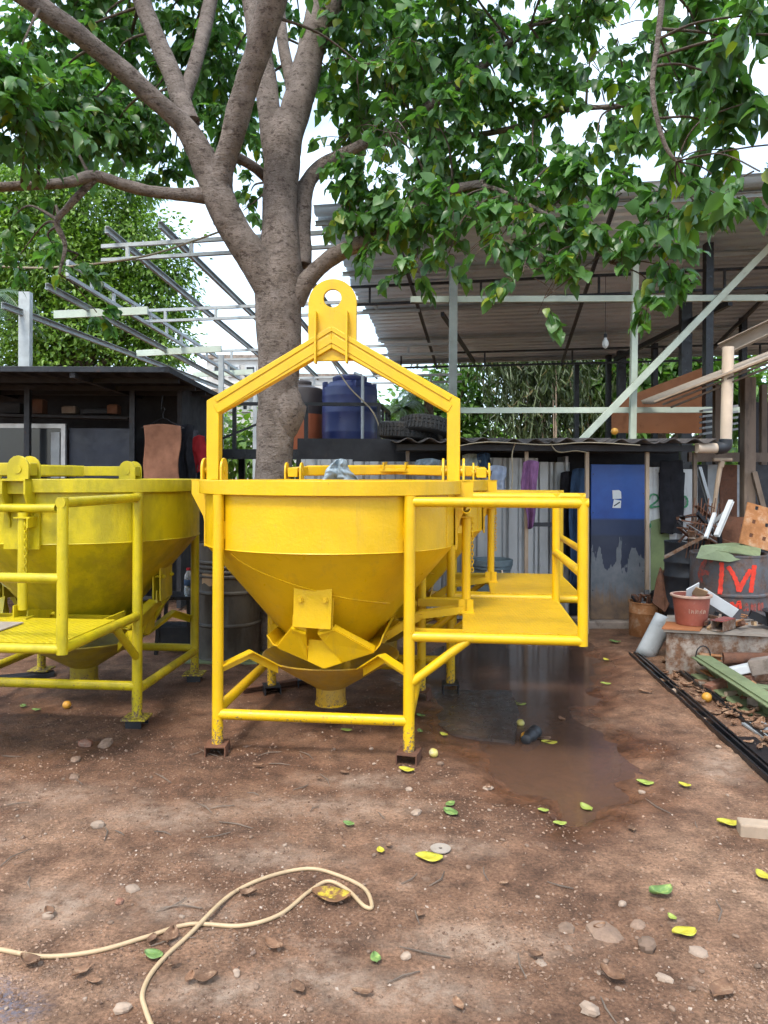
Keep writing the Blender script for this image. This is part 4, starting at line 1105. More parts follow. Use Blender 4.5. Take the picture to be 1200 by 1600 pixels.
palm('palm with long fronds at the left edge behind the bare roof frame', -20, 470, 14, 1.1, 16, 5)
palm('small palm low behind the dark tyre on the low shed roof', 630, 640, 16, 0.7, 14, 8)

# ================================================================== BIG CANOPY + BARE ROOF FRAME
CA = Vector((-0.83, 9.0, 0)); CU = Vector((0.979, -0.204, 0)); CV = Vector((0.145, 0.989, 0))
def CP(u, v, z): 
    p = CA + CU * u + CV * v; p.z = z; return p
def roof_z(v): return 4.70 - 0.107 * v
can = thing('metal_canopy', 'large open canopy roof of corrugated metal sheets above the low shed', 'canopy', (CA.x + 4, CA.y + 3, 0))
for k in range(9):
    for j, (u0, u1) in enumerate(((0.0, 4.6), (4.5, 9.6))):
        v0 = k * 0.8; jit = random.uniform(-0.05, 0.05) if j == 0 else 0
        o0 = CP(u0 + jit, v0, roof_z(v0) + 0.012 * (k % 2) + 0.006 * j); o1 = CP(u0 + jit, v0 + 0.84, roof_z(v0 + 0.84) + 0.012 * (k % 2) + 0.006 * j)
        corr(o0, CU, o1 - o0, u1 - u0 - jit, (o1 - o0).length, 0.2, 0.034, 12, 'trap').build('roof_sheet', M['roof_under'], can, world=True, smooth=60, solid=0.002)
for k in range(5):       # purlins along u
    v = 0.25 + k * 1.65
    MB().channel(CP(-0.05, v, roof_z(v) - 0.075), CP(9.6, v, roof_z(v) - 0.075), 0.04, 0.06).build('purlin', M['purlin'], can, world=True, smooth=0)
for v in (2.2, 5.9):  # lattice trusses along u
    m = MB(); zt, zb = roof_z(v) - 0.16, roof_z(v) - 0.42
    m.beam(CP(0, v, zt), CP(9.5, v, zt), 0.04, 0.035); m.beam(CP(0.0, v, zb), CP(9.5, v, zb), 0.04, 0.035)
    for q in range(6):
        u = 0.3 + q * 1.6
        m.beam(CP(u, v, zb), CP(u, v, zt), 0.03, 0.025, up=(0, 1, 0))
    m.build('truss', M['steel_dark'], can, world=True, smooth=0)
for u in (0.9, 3.4, 6.0, 8.6):
    MB().beam(CP(u, 0.0, roof_z(0) - 0.14), CP(u, 7.1, roof_z(7.1) - 0.14), 0.04, 0.06).build('rafter', M['steel_dark'], can, world=True, smooth=0)
p = P(707, 745, 9.3); MB().box((p.x, p.y, 2.05), (0.095, 0.095, 4.1)).build('post', M['grey_green'], can, world=True, smooth=0, bevel=0.004)
for px, Y in ((1070, 11.0), (970, 14.5), (1022, 14.0), (900, 15.5), (1105, 9.6), (1160, 12.5), (950, 14.8)):
    p = P(px, 745, Y); zt = 4.55 - 0.11 * max(0, (Y - 9))
    MB().box((p.x, p.y, zt / 2), (0.15 if px in (1070, 970) else 0.09, 0.12, zt)).build('post', M['black_steel'], can, world=True, smooth=0)
MB().beam(P(1140, 470, 9.8), P(960, 560, 14.5), 0.06, 0.08).build('brace', M['steel_dark'], can, world=True, smooth=0)
MB().beam(P(690, 490, 11), P(740, 565, 15), 0.05, 0.06).build('brace', M['steel_dark'], can, world=True, smooth=0)

# pale green frame in front of the canopy
fr = thing('portal_scaffold', 'pale green painted steel frame with one long diagonal in front of the canopy', 'steel frame', P(985, 745, 9.4) - Vector((0, 0, CH)))
p = fr.location
MB().beam((p.x, p.y, 0), (P(992, 330, 9.4)), 0.075, 0.075, up=(0, 1, 0)).build('post', M['pale_green'], fr, world=True, smooth=0, bevel=0.003)
MB().beam(P(640, 468, 9.36), P(1330, 462, 9.36), 0.05, 0.075).build('upper_beam', M['pale_green'], fr, world=True, smooth=0, bevel=0.003)
MB().beam(P(715, 641, 9.46), P(1160, 638, 9.46), 0.05, 0.07).build('lower_beam', M['pale_green'], fr, world=True, smooth=0, bevel=0.003)
MB().beam(P(905, 690, 9.29), P(1290, 290, 9.29), 0.05, 0.08).build('diagonal', M['pale_green'], fr, world=True, smooth=0, bevel=0.003)

# bare roof frame at left
bf = thing('roof_frame', 'bare grey steel roof frame of lattice trusses and rafters without sheets', 'roof frame', (-3.5, 12, 0))
def bz(v): return 4.40 - 0.095 * v
for v, u0, u1, h in ((0.0, -2.75, 0.4, 0.17), (2.5, -3.4, 1.0, 0.17), (5.0, -3.2, 1.3, 0.17), (7.4, -3.0, 1.4, 0.15)):
    m = MB()
    m.beam(CP(u0, v, bz(v)), CP(u1, v, bz(v)), 0.05, 0.045); m.beam(CP(u0, v, bz(v) - h), CP(u1, v, bz(v) - h), 0.05, 0.04)
    u = u0 + 0.35
    while u < u1:
        m.beam(CP(u, v, bz(v) - h), CP(u, v, bz(v)), 0.04, 0.05, up=(0, 1, 0)); u += 0.85
    m.build('truss', M['purlin'], bf, world=True, smooth=0)
for u, dz in ((-2.55, 0.03), (-1.85, 0.045), (-1.15, 0.05), (-0.5, 0.04)):
    MB().channel(CP(u, -0.25, bz(-0.25) + 0.07 + dz), CP(u + 0.0, 8.0, bz(8.0) + 0.07 + dz), 0.045, 0.085).build('rafter', M['purlin'], bf, world=True, smooth=0)
for u in (-3.35,):
    m = MB()
    a, e = CP(u, 0.2, 4.30), CP(u, 8.0, 3.72); a2, e2 = CP(u, 0.2, 4.11), CP(u, 8.0, 3.56)
    m.beam(a, e, 0.045, 0.05); m.beam(a2, e2, 0.045, 0.05)
    for q in range(14):
        f = q / 13; m.beam(a2.lerp(e2, f), a.lerp(e, f), 0.04, 0.04, up=(0, 1, 0))
    m.build('truss', M['purlin'], bf, world=True, smooth=0)
MB().channel(CP(-3.65, 0.2, 4.0), CP(-3.65, 8.0, 3.50), 0.045, 0.085).build('rafter', M['purlin'], bf, world=True, smooth=0)
MB().channel(CP(-4.3, 0.2, 3.78), CP(-4.1, 8.0, 3.55), 0.045, 0.085).build('rafter', M['purlin'], bf, world=True, smooth=0)
for a, e in (((84, 494, 11.0), (230, 487, 10.9)), ((213, 554, 13.6), (345, 546, 13.4)), ((301, 587, 16.2), (395, 582, 16.0))):
    MB().beam(P(*a), P(*e), 0.05, 0.11).build('eaves_beam', M['pale_green'], bf, world=True, smooth=0)
p = P(39, 745, 10.5)
MB().channel((p.x, p.y, 0), (p.x, p.y, 4.05), 0.15, 0.10, 0.008, up=(0, 1, 0)).build('post', M['purlin'], bf, world=True, smooth=0)
for px, Y in ((398, 16.8), (345, 13)):
    p = P(px, 745, Y); MB().box((p.x, p.y, 1.8), (0.08, 0.08, 3.6)).build('post', M['purlin'], bf, world=True, smooth=0)
rp = [tuple(P(-20, 418, 8.0)), tuple(P(60, 421, 8.1)), tuple(P(150, 414, 8.2)), tuple(P(240, 398, 8.4)), tuple(P(345, 362, 8.7))]
tag(MB().tube(catmull(rp, 6), 0.012, 6).build('rope', M['rope'], loc=rp[0], world=True, smooth=60), 'pale rope strung from the left edge to the bare roof frame', 'rope')

# ================================================================== LEFT HUT
hut = thing('dark_hut', 'low dark hut with a flat black roof behind the left bucket', 'hut', (-4.2, 9, 0))
x0, x1, yf, yb, zr = -6.6, -2.14, 7.5, 10.7, 2.585
for k in range(5):
    w_ = (x1 - x0) / 5
    corr((x0 + k * w_, yf + 0.03, zr + 0.02), (0, 1, 0.0), (1, 0, 0), yb - yf, w_ - 0.003, 0.2, 0.012, 6, 'trap').build('roof_sheet', M['shed_black'], hut, world=True, smooth=0, solid=0.003)
MB().beam((x0, yf, zr), (x1, yf, zr), 0.04, 0.055).build('fascia', M['steel_dark'], hut, world=True, smooth=0, bevel=0.003)
MB().beam((x1 + 0.02, yf - 0.02, zr), (x1 - 0.02, yb, zr), 0.04, 0.055).build('fascia', M['shed_black'], hut, world=True, smooth=0)
for yy in (8.0, 8.7, 9.2):
    MB().beam((x0, yy, zr - 0.045), (x1, yy, zr - 0.045), 0.05, 0.05).build('purlin', M['shed_black'], hut, world=True, smooth=0)
for xx in (-3.05, -4.6, -5.6):
    MB().beam((xx, yf, zr - 0.05), (xx, yb, zr - 0.05), 0.05, 0.06).build('rafter', M['shed_black'], hut, world=True, smooth=0)
MB().box((-4.4, 9.62, 1.3), (4.2, 0.06, 2.5)).build('wall', M['shed_black'], hut, world=True, smooth=0)
MB().box((-2.32, 9.7, 1.3), (0.05, 2.0, 2.5)).build('wall', M['shed_black'], hut, world=True, smooth=0)
for px in (207,):
    p = P(px, 745, 8.9); MB().box((p.x, p.y, 1.28), (0.06, 0.06, 2.5)).build('post', M['steel_dark'], hut, world=True, smooth=0)
p = P(43, 745, 8.7); MB().box((p.x, p.y, 1.28), (0.06, 0.06, 2.5)).build('post', M['steel_dark'], hut, world=True, smooth=0)
a, e = P(108, 662, 8.95), P(206, 745, 8.95)
MB().box(((a.x + e.x) / 2, 8.97, 1.05), (e.x - a.x, 0.03, 2.1)).build('panel', M['navy'], hut, world=True, smooth=0)
wx0, wx1 = P(-60, 0, 8.9).x, P(103, 0, 8.9).x
wf = MB(); zt = P(0, 668, 8.9).z
wf.beam((wx0, 8.9, zt), (wx1, 8.9, zt), 0.05, 0.05); wf.beam((wx1 - 0.025, 8.9, 0.9), (wx1 - 0.025, 8.9, zt - 0.025), 0.05, 0.05, up=(0, 1, 0)); wf.beam((wx0 + 0.02, 8.9, 0.9), (wx0 + 0.02, 8.9, zt - 0.025), 0.05, 0.05, up=(0, 1, 0)); wf.beam((wx0, 8.9, 0.92), (wx1 - 0.05, 8.9, 0.92), 0.05, 0.05)
win = wf.build('window', M['alu'], hut, world=True, smooth=0)
MB().box(((wx0 + wx1) / 2, 8.905, (zt + 0.9) / 2), (wx1 - wx0 - 0.1, 0.008, zt - 0.95)).build('pane', M['glass_dark'], hut, world=True, smooth=0)
sx = P(86, 0, 8.88).x
MB().box((sx, 8.885, 1.6), (0.10, 0.01, 0.9)).build('sash', M['steel_grey'], hut, world=True, smooth=0)
MB().beam(P(0, 652, 9.0), P(205, 656, 9.0), 0.25, 0.03).build('shelf', M['shed_black'], hut, world=True, smooth=0)
for k, (px, w_, h, mt) in enumerate(((20, 0.22, 0.12, 'shed_black'), (62, 0.12, 0.16, 'rust'), (110, 0.16, 0.08, 'wood_dark'), (150, 0.3, 0.05, 'shed_black'), (178, 0.12, 0.1, 'rust'))):
    c = P(px, 651, 9.0)
    b_ = MB().box((0, 0, h / 2 + 0.012), (w_, 0.14, h)).box((0, 0, h + 0.016), (w_ * 0.8, 0.11, 0.012)).build('storage_box', M[mt], loc=(c.x, c.y, c.z + 0.004), smooth=0, bevel=0.006)
    tag(b_, ['wide dark box on the hut shelf, leftmost', 'narrow rusty tin on the dark hut shelf', 'brown low box on the dark hut shelf', 'long flat dark tray on the hut shelf', 'small rusty tin at the right end of the hut shelf'][k], 'box')

# hanging things
def hang(name, label, cat, pt, w_, h, mat, folds=5, depth=0.03, prof=None, rz=0.0, seed=0, group=None, nu=28, nv=26):
    """draped cloth hanging from pt (top centre); prof(t) gives the width factor down the drop"""
    prof = prof or (lambda t: 1.0)
    def fn(a, b_):
        t = b_; s = (a - 0.5) * 2
        wd = w_ * prof(t) / 2
        x = s * wd + 0.012 * math.sin(7 * t + seed)
        y = depth * (0.25 + 0.75 * t) * math.sin(s * folds * 1.6 + seed + 1.2 * t) + 0.02 * math.sin(5 * t + s * 2 + seed) + 0.6 * depth * (float(fbm(s * 3 + seed, t * 5, seed + 3, 3)) - 0.5) * 2
        z = -h * t * (1 + 0.03 * math.sin(3 * s + seed)) - 0.02 * s * s
        c_, sn = math.cos(rz), math.sin(rz)
        return (x * c_ - y * sn, x * sn + y * c_, z)
    o = MB().grid(fn, nu, nv).build(name, mat, loc=pt, smooth=70, solid=0.006)
    return tag(o, label, cat, group)
def hanger(label, pt, w_):
    m = MB()
    m.tube(catmull([(-w_ / 2, 0, -0.07), (-w_ / 4, 0, -0.02), (0, 0, 0.03), (w_ / 4, 0, -0.02), (w_ / 2, 0, -0.07)], 4), 0.005, 6)
    m.tube([(-w_ / 2, 0, -0.07), (0, 0, -0.085), (w_ / 2, 0, -0.07)], 0.004, 6)
    m.tube(catmull([(0, 0, 0.03), (0, 0, 0.09), (0.02, 0, 0.12), (0, 0, 0.15), (-0.02, 0, 0.13), (-0.005, 0, 0.26)], 4), 0.003, 6)
    tag(m.build('clothes_hanger', M['steel_dark'], loc=pt, smooth=60), label, 'hanger')
tp = P(253, 664, 7.9)
hang('towel', 'brown towel hanging on a wire hanger under the dark hut roof', 'towel', tp, 0.37, 0.62, M['c_brown'], 2, 0.012)
hanger('wire clothes hanger carrying the brown towel', tp + Vector((0, 0.03, 0.03)), 0.44)
hang('jacket', 'dark jacket hanging between the brown towel and the red shirt', 'jacket', P(290, 664, 8.1), 0.16, 0.62, M['c_black'], 3, 0.05, seed=2)
hang('shirt', 'red shirt hanging at the right end of the dark hut', 'shirt', P(311, 681, 8.3), 0.19, 0.40, M['c_red'], 3, 0.05, lambda t: 0.6 + 0.5 * min(1, t * 3), seed=3)
hang('trousers', 'grey trousers hanging beside the red shirt', 'trousers', P(300, 672, 8.35), 0.15, 0.62, M['c_grey'], 3, 0.05, seed=5)
hang('jeans', 'blue jeans hanging below the red shirt', 'jeans', P(306, 722, 8.4), 0.14, 0.30, M['c_denim'], 2, 0.03, seed=6)

# ================================================================== WATER TANKS
tw_ = thing('tank_stand', 'black steel stand with a railing carrying the water tanks', 'tank stand', (P(535, 745, 10.6).x, 10.6, 0))
zd = P(0, 705, 10.4).z
xa, xb = P(340, 0, 10.2).x, P(603, 0, 10.0).x
MB().box(((xa + xb) / 2, 10.75, zd - 0.02), (xb - xa, 1.5, 0.05)).build('deck', M['black_steel'], tw_, world=True, smooth=0)
MB().beam((xa, 9.98, zd - 0.06), (xb, 9.98, zd - 0.06), 0.05, 0.13).build('edge_beam', M['black_steel'], tw_, world=True, smooth=0)
for xx in (xa + 0.1, -1.1, xb - 0.1):
    for yy in (10.05, 11.4):
        MB().box((xx, yy, (zd - 0.05) / 2), (0.09, 0.09, zd - 0.05)).build('post', M['black_steel'], tw_, world=True, smooth=0)
zr_ = P(0, 632, 10.0).z
MB().beam((xa, 10.0, zr_), (xb - 0.1, 10.0, zr_), 0.045, 0.045).build('railing', M['black_steel'], tw_, world=True, smooth=0)
MB().beam((xb - 0.1, 10.0, zr_), (xb + 0.05, 11.4, zr_), 0.045, 0.045).build('railing', M['black_steel'], tw_, world=True, smooth=0)
for px in (345, 366, 478, 592):
    p = P(px, 0, 10.0); MB().box((p.x, 10.0, (zd + zr_) / 2), (0.05, 0.05, zr_ - zd)).build('railing_post', M['black_steel'], tw_, world=True, smooth=0)
for yy in (10.5, 11.0, 11.4):
    MB().box((xb - 0.1 + 0.15 * (yy - 10) / 1.4, yy, (zd + zr_) / 2), (0.04, 0.04, zr_ - zd)).build('railing_post', M['black_steel'], tw_, world=True, smooth=0)
MB().beam((xa, 10.0, zd + 0.1), (P(478, 0, 10).x, 10.0, zr_), 0.03, 0.03).build('brace', M['black_steel'], tw_, world=True, smooth=0)
def tank(label, px, Y, r, h, mat, two=None):
    p = P(px, 0, Y); t = thing('water_tank', label, 'water tank', (p.x, Y, zd + 0.006))
    prof = [(r * 0.97, 0), (r, 0.03)]
    if two:
        MB().lathe(prof + [(r, h * 0.52)], 40).build('lower_shell', mat, t, smooth=40); MB().lathe([(r, h * 0.52), (r, h * 0.82), (r * 0.93, h * 0.88), (r * 0.6, h * 0.92), (r * 0.42, h * 0.94)], 40).build('upper_shell', two, t, smooth=40)
    else:
        for z in (0.25, 0.5, 0.72): prof += [(r, h * z - 0.012), (r * 1.008, h * z), (r, h * z + 0.012)]
        prof += [(r, h * 0.80), (r * 0.985, h * 0.83), (r * 0.90, h * 0.86), (r * 0.80, h * 0.885), (r * 0.78, h * 0.90), (r * 0.62, h * 0.91), (r * 0.6, h * 0.93)]
        MB().lathe(prof, 48).build('shell', mat, t, smooth=30)
    cz = h * (0.93 if not two else 0.935); rr = r * 0.6 if not two else r * 0.44
    MB().lathe([(rr, cz - 0.02), (rr * 1.05, cz), (rr * 1.05, cz + 0.045), (rr * 0.9, cz + 0.065), (rr * 0.4, cz + 0.075), (0.001, cz + 0.075)], 32).build('lid', two or mat, t, smooth=40)
    for k in range(4 if not two else 0):
        a = R(20 + 90 * k); MB().box((r * 0.93 * math.cos(a), r * 0.93 * math.sin(a), h * 0.86), (0.06, 0.09, 0.09), a).build('shoulder_lug', mat, t, bevel=0.012)
tank('dark blue plastic water tank on the black steel stand', 546, 10.75, 0.385, 1.06, M['tank_blue'])
tank('orange and dark brown water tank half hidden behind the tree trunk', 470, 11.1, 0.33, 1.03, M['tank_orange'], M['tank_brown'])
pp = [P(566, 588, 10.3), P(566, 700, 10.3), P(566, 760, 10.3)]
tag(MB().tube([tuple(P(553, 583, 10.35)), tuple(pp[0]), tuple(pp[1]), (pp[1].x, pp[1].y, 0.0)], 0.022, 10).build('water_pipe', M['pvc_grey'], loc=(pp[0].x, pp[0].y, 0), world=True, smooth=50), 'thin grey water pipe running down in front of the blue tank', 'pipe')
tag(MB().tube(catmull([tuple(P(515, 560, 9.8)), tuple(P(545, 605, 9.7)), tuple(P(583, 645, 9.7)), tuple(P(598, 690, 9.7)), tuple(P(606, 722, 9.7))], 5), 0.009, 6).build('hose', M['rope'], loc=P(606, 722, 9.7), world=True, smooth=60), 'thin pale hose hanging in front of the blue tank railing', 'hose')

# far buildings
def block(label, px0, px1, pyt, Y, dep, wins, mat='plaster', roof=None):
    a, e = P(px0, pyt, Y), P(px1, pyt, Y); t = thing('building', label, 'building', ((a.x + e.x) / 2, Y, 0))
    MB().box(((a.x + e.x) / 2, Y + dep / 2, a.z / 2), (e.x - a.x, dep, a.z)).build('wall', M[mat], t, world=True, smooth=0)
    MB().box(((a.x + e.x) / 2, Y + dep / 2, a.z + 0.1), (e.x - a.x + 0.4, dep + 0.4, 0.2)).build('roof', M[roof or 'concrete'], t, world=True, smooth=0)
    for (q0, q1, r0, r1) in wins:
        c0, c1 = P(q0, r0, Y), P(q1, r1, Y)
        wn_ = MB(); X0, X1, Z0, Z1 = c0.x, c1.x, c1.z, c0.z; f = 0.1
        for s in ((X0, X0 + f, Z0, Z1), (X1 - f, X1, Z0, Z1), (X0 + f, X1 - f, Z1 - f, Z1), (X0 + f, X1 - f, Z0, Z0 + f)):
            wn_.box(((s[0] + s[1]) / 2, Y - 0.04, (s[2] + s[3]) / 2), (s[1] - s[0], 0.12, s[3] - s[2]))
        wo_ = wn_.build('window', M['alu'], t, world=True, smooth=0)
        g_ = MB().box(((X0 + X1) / 2 - t.location.x, -0.01, (Z0 + Z1) / 2), (X1 - X0 - 0.2, 0.04, Z1 - Z0 - 0.2)).build('pane', M['glass_dark'], wo_, smooth=0)
block('pale grey flat-roofed building seen between the trunk and the dark hut', 322, 420, 562, 42, 10, [(332, 350, 572, 590), (356, 374, 572, 590), (382, 400, 572, 590)])
block('white building low behind the tree trunk, nearer than the grey one', 340, 470, 618, 30, 8, [(352, 366, 628, 645), (376, 390, 628, 645)])
block('building with orange-red roof seen beside the blue tank', 575, 640, 668, 40, 8, [(604, 612, 676, 690)], 'plaster', 'roof_tile')
block('pale building behind the roof frame right of the trunk', 470, 560, 590, 46, 8, [(480, 490, 600, 612)], 'plaster')

# ================================================================== LOW SHED WITH BLUE DOOR
shed = thing('low_shed', 'low corrugated metal shed with a wavy dark roof behind the yellow platforms', 'shed', (P(860, 0, 8.2).x, 8.2, 0))
WY = 8.2
def SX(px, Y=WY): return P(px, 0, Y).x
ztop = P(0, 716, WY).z
xs_ = [470, 545, 618, 690, 762, 835, 885]
for k in range(len(xs_) - 1):
    a, e = SX(xs_[k]), SX(xs_[k + 1])
    yy = WY + 0.012 * (k % 2)
    corr((a, yy, 0.03), (0, 0, 1), (1, 0, 0), ztop - 0.03 + random.uniform(-.04, .02), e - a + 0.04, 0.17, 0.018, 12, 'trap').build('wall_panel', M['zinc'], shed, world=True, smooth=0, solid=0.002)
MB().box((SX(900), WY + 0.35, 0.9), (SX(920) - SX(878), 0.04, 1.75)).build('wall_panel', M['shed_black'], shed, world=True, smooth=0)
MB().box((SX(884), WY + 0.15, 0.9), (0.03, 0.4, 1.75)).build('wall_panel', M['zinc'], shed, world=True, smooth=0)
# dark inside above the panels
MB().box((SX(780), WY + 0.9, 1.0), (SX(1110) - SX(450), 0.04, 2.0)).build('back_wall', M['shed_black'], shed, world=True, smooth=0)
# roof: fibre-cement sheets, ridges running back
RX0, RX1, RYF = SX(612, 7.4), SX(1112, 7.4), 7.4
nsh = 6; w_ = (RX1 - RX0) / nsh; zr0 = P(0, 688, RYF).z
for k in range(nsh):
    xx = RX0 + k * w_
    tilt = 0.05 * (1 if k == 0 else 0)
    corr((xx, RYF + random.uniform(-.04, .04), zr0 + 0.008 * (k % 2)), (0.0, 1, 0.045), (1, 0, 0), 2.3, w_ + 0.06, 0.21, 0.022, 10).build('roof_sheet', M['asbestos'], shed, world=True, smooth=60, solid=0.008)
for yy in (7.55, 8.15):
    MB().beam((RX0 + 0.05, yy, zr0 - 0.06), (RX1 - 0.05, yy, zr0 - 0.06), 0.05, 0.06).build('purlin', M['shed_black'], shed, world=True, smooth=0)
for px in (638, 703, 823, 918, 1012, 1086):
    p = P(px, 0, 7.62)
    MB().beam((p.x, 7.62, 0.0), (p.x + random.uniform(-.01, .01), 7.62, zr0 - 0.095), 0.036, 0.04, up=(0, 1, 0)).build('post', M['wood_pale'] if px in (918, 1012, 823) else M['wood_dark'], shed, world=True, smooth=0, bevel=0.003)
MB().beam((SX(826, 7.7), 7.66, P(0, 818, 7.7).z), (SX(868, 7.7), 7.66, P(0, 818, 7.7).z), 0.03, 0.04).build('cross_bar', M['steel_dark'], shed, world=True, smooth=0)
MB().beam(P(598, 735, 7.7), P(665, 728, 7.7), 0.05, 0.06).build('cross_bar', M['wood_pale'], shed, world=True, smooth=0)
# step
MB().box(((SX(900) + SX(1110)) / 2, 7.98, 0.01), (SX(1110) - SX(880), 0.34, 0.15)).build('step', M['concrete'], shed, world=True, smooth=0, bevel=0.012)
# door
dx0, dx1 = SX(923, 7.95), SX(1007, 7.95); dz0, dz1 = 0.088, P(0, 724, 7.95).z
dm, nt, b, out = nt_new('blue_door_paint')
geo = nt.nodes.new('ShaderNodeNewGeometry'); sx_ = nt.nodes.new('ShaderNodeSeparateXYZ'); nt.links.new(geo.outputs['Position'], sx_.inputs['Vector'])
def mth(op, a, b_=None):
    n = nt.nodes.new('ShaderNodeMath'); n.operation = op
    for i, x in enumerate((a, b_)):
        if x is None: continue
        if isinstance(x, (int, float)): n.inputs[i].default_value = x
        else: nt.links.new(x, n.inputs[i])
    return n.outputs[0]
zz = mth('DIVIDE', mth('SUBTRACT', sx_.outputs['Z'], dz0), dz1 - dz0)
tn = add_noise(nt, 5.0, 3, 0.5, stretch=(2.2, 1, 0.55)); tn2 = add_noise(nt, 14, 5, 0.6, stretch=(2, 1, 0.3))
edge = mth('ADD', zz, mth('MULTIPLY', mth('SUBTRACT', tn, 0.5), 1.0))
edge = mth('ADD', edge, mth('MULTIPLY', mth('SUBTRACT', tn2, 0.5), 0.22))
c_bl = ramp(nt, add_noise(nt, 3, 5, 0.6), [(0.3, (0.012, 0.055, 0.25)), (0.7, (0.022, 0.10, 0.40))])
c_dk = ramp(nt, add_noise(nt, 4, 5, 0.6), [(0.3, (0.018, 0.025, 0.05)), (0.7, (0.035, 0.042, 0.07))])
c_gy = ramp(nt, add_noise(nt, 6, 6, 0.65), [(0.3, (0.10, 0.115, 0.13)), (0.7, (0.19, 0.20, 0.215))])
c_ru = ramp(nt, add_noise(nt, 9, 6, 0.65), [(0.3, (0.10, 0.075, 0.06)), (0.7, (0.23, 0.15, 0.09))])
f_bl = ramp(nt, zz, [(0.640, 0.0), (0.655, 1.0)])
f_md = ramp(nt, zz, [(0.535, 0.0), (0.55, 0.35)])
f_dk = ramp(nt, edge, [(0.375, 0.0), (0.385, 1.0)])
f_gy = ramp(nt, mth('ADD', zz, mth('MULTIPLY', mth('SUBTRACT', tn2, 0.5), 0.3)), [(0.10, 0.0), (0.22, 1.0)])
c = mixc(nt, f_gy, c_ru, c_gy); c = mixc(nt, f_dk, c, c_dk); c = mixc(nt, f_md, c, (0.02, 0.05, 0.15)); c = mixc(nt, f_bl, c, c_bl)
nt.links.new(c, b.inputs['Base Color']); b.inputs['Roughness'].default_value = 0.42; bump(nt, b, add_noise(nt, 7, 4, 0.5), 0.12, 0.02)
door = MB().box(((dx0 + dx1) / 2, 7.95, (dz0 + dz1) / 2), (dx1 - dx0, 0.035, dz1 - dz0)).build('door', dm, shed, world=True, smooth=0, bevel=0.004)
for k, (px, py, r_) in enumerate(((964, 771, 0.05), (964, 786, -0.12))):
    c_ = P(px, py, 7.925); s = 0.045
    poly = [(-s, -s), (s, -s), (s, s * 0.6), (s * 0.5, s), (-s, s)] if k == 0 else [(-s * .9, -s), (s, -s * .8), (s * .9, s * .9), (-s * .8, s)]
    st = MB().prism(poly, (c_.x - shed.location.x, c_.y - shed.location.y, c_.z), (math.cos(r_), 0, math.sin(r_)), (-math.sin(r_), 0, math.cos(r_)), 0.002).build('sticker', M['paper'], door, smooth=0)
    if k == 1:
        MB().beam((c_.x - shed.location.x - .03, c_.y - .003 - shed.location.y, c_.z - .02), (c_.x - shed.location.x + .03, c_.y - .003 - shed.location.y, c_.z + .02), 0.003, 0.012).build('sticker_mark', M['navy'], door, smooth=0)
for k in range(8):
    xx = dx0 + 0.02 if k % 2 else dx1 - 0.02; zz_ = dz0 + 0.1 + 0.2 * k
    MB().tube([(xx - shed.location.x, 7.928 - shed.location.y, zz_), (xx - shed.location.x, 7.935 - shed.location.y, zz_)], 0.006, 6).build('rivet', M['steel_dark'], door, smooth=0)
# zinc panels with paint, right of the door
zp = thing('zinc_fence_panel', 'upright white zinc panels with olive paint and a green number, right of the blue door', 'metal panel', (SX(1045, 7.9), 7.9, 0))
zt_ = P(0, 728, 7.9).z
for k, (p0, p1, t_) in enumerate(((1013, 1036, 0.0), (1034, 1062, 0.012), (1058, 1090, 0.0))):
    a, e = SX(p0, 7.9), SX(p1, 7.9)
    corr((a, 7.9 + t_, 0.02), (0, 0, 1), (1, 0, 0), zt_ - 0.02 - 0.01 * k, e - a, 0.165, 0.014, 12, 'trap').build('panel', M['white_steel'] if k < 2 else M['zinc'], zp, world=True, smooth=0, solid=0.002)
ol = MB()
pts = [(1017, 812), (1031, 808), (1045, 815), (1047, 850), (1045, 880), (1043, 905), (1046, 935), (1042, 970), (1018, 972)]
ol.prism([(P(x, y, 7.88).x - zp.location.x, P(x, y, 7.88).z) for x, y in pts][::-1], (0, -0.019, 0), (1, 0, 0), (0, 0, 1), 0.004)
ol.build('olive_patch', M['olive_paint'], zp, smooth=0)
def ribbon(pts, wd, mat, parent, yoff, name='painted_mark', Y=7.88):
    sm = catmull([(P(x, y, Y).x - parent.location.x, 0, P(x, y, Y).z) for x, y in pts], 5)
    m = MB(); n = len(sm)
    for i in range(n):
        d = sm[min(i + 1, n - 1)] - sm[max(i - 1, 0)]; d = d / max(1e-9, np.linalg.norm(d)); s = np.array([-d[2], 0, d[0]]) * wd / 2 * (0.8 + 0.4 * math.sin(i * 1.1) ** 2)
        for q in (sm[i] - s, sm[i] + s): m.v.append((q[0], yoff, q[2])); m.v.append((q[0], yoff - 0.003, q[2]))
    for i in range(n - 1):
        b0 = i * 4; b1 = b0 + 4
        m.f += [(b0 + 1, b0 + 3, b1 + 3, b1 + 1), (b0, b1, b1 + 2, b0 + 2), (b0, b0 + 1, b1 + 1, b1), (b0 + 2, b1 + 2, b1 + 3, b0 + 3)]
    return m.build(name, mat, parent, smooth=0)
ribbon([(1014, 779), (1018, 771), (1026, 772), (1028, 779), (1020, 786), (1014, 791), (1024, 790), (1034, 789)], 0.018, M['green_paint'], zp, -0.022)
ribbon([(1040, 772), (1035, 777), (1034, 784), (1038, 790), (1044, 789), (1047, 780), (1043, 773), (1039, 772)], 0.018, M['green_paint'], zp, -0.022)
ribbon([(1056, 772), (1051, 777), (1051, 785), (1054, 790), (1059, 788), (1061, 780), (1058, 773), (1055, 772)], 0.018, M['green_paint'], zp, -0.024)
ribbon([(1069, 774), (1064, 779), (1064, 786), (1068, 790), (1073, 788), (1074, 780), (1071, 774), (1067, 774)], 0.018, M['green_paint'], zp, -0.026)
ribbon([(1012, 815), (1016, 822), (1016, 816)], 0.016, M['green_paint'], zp, -0.024)
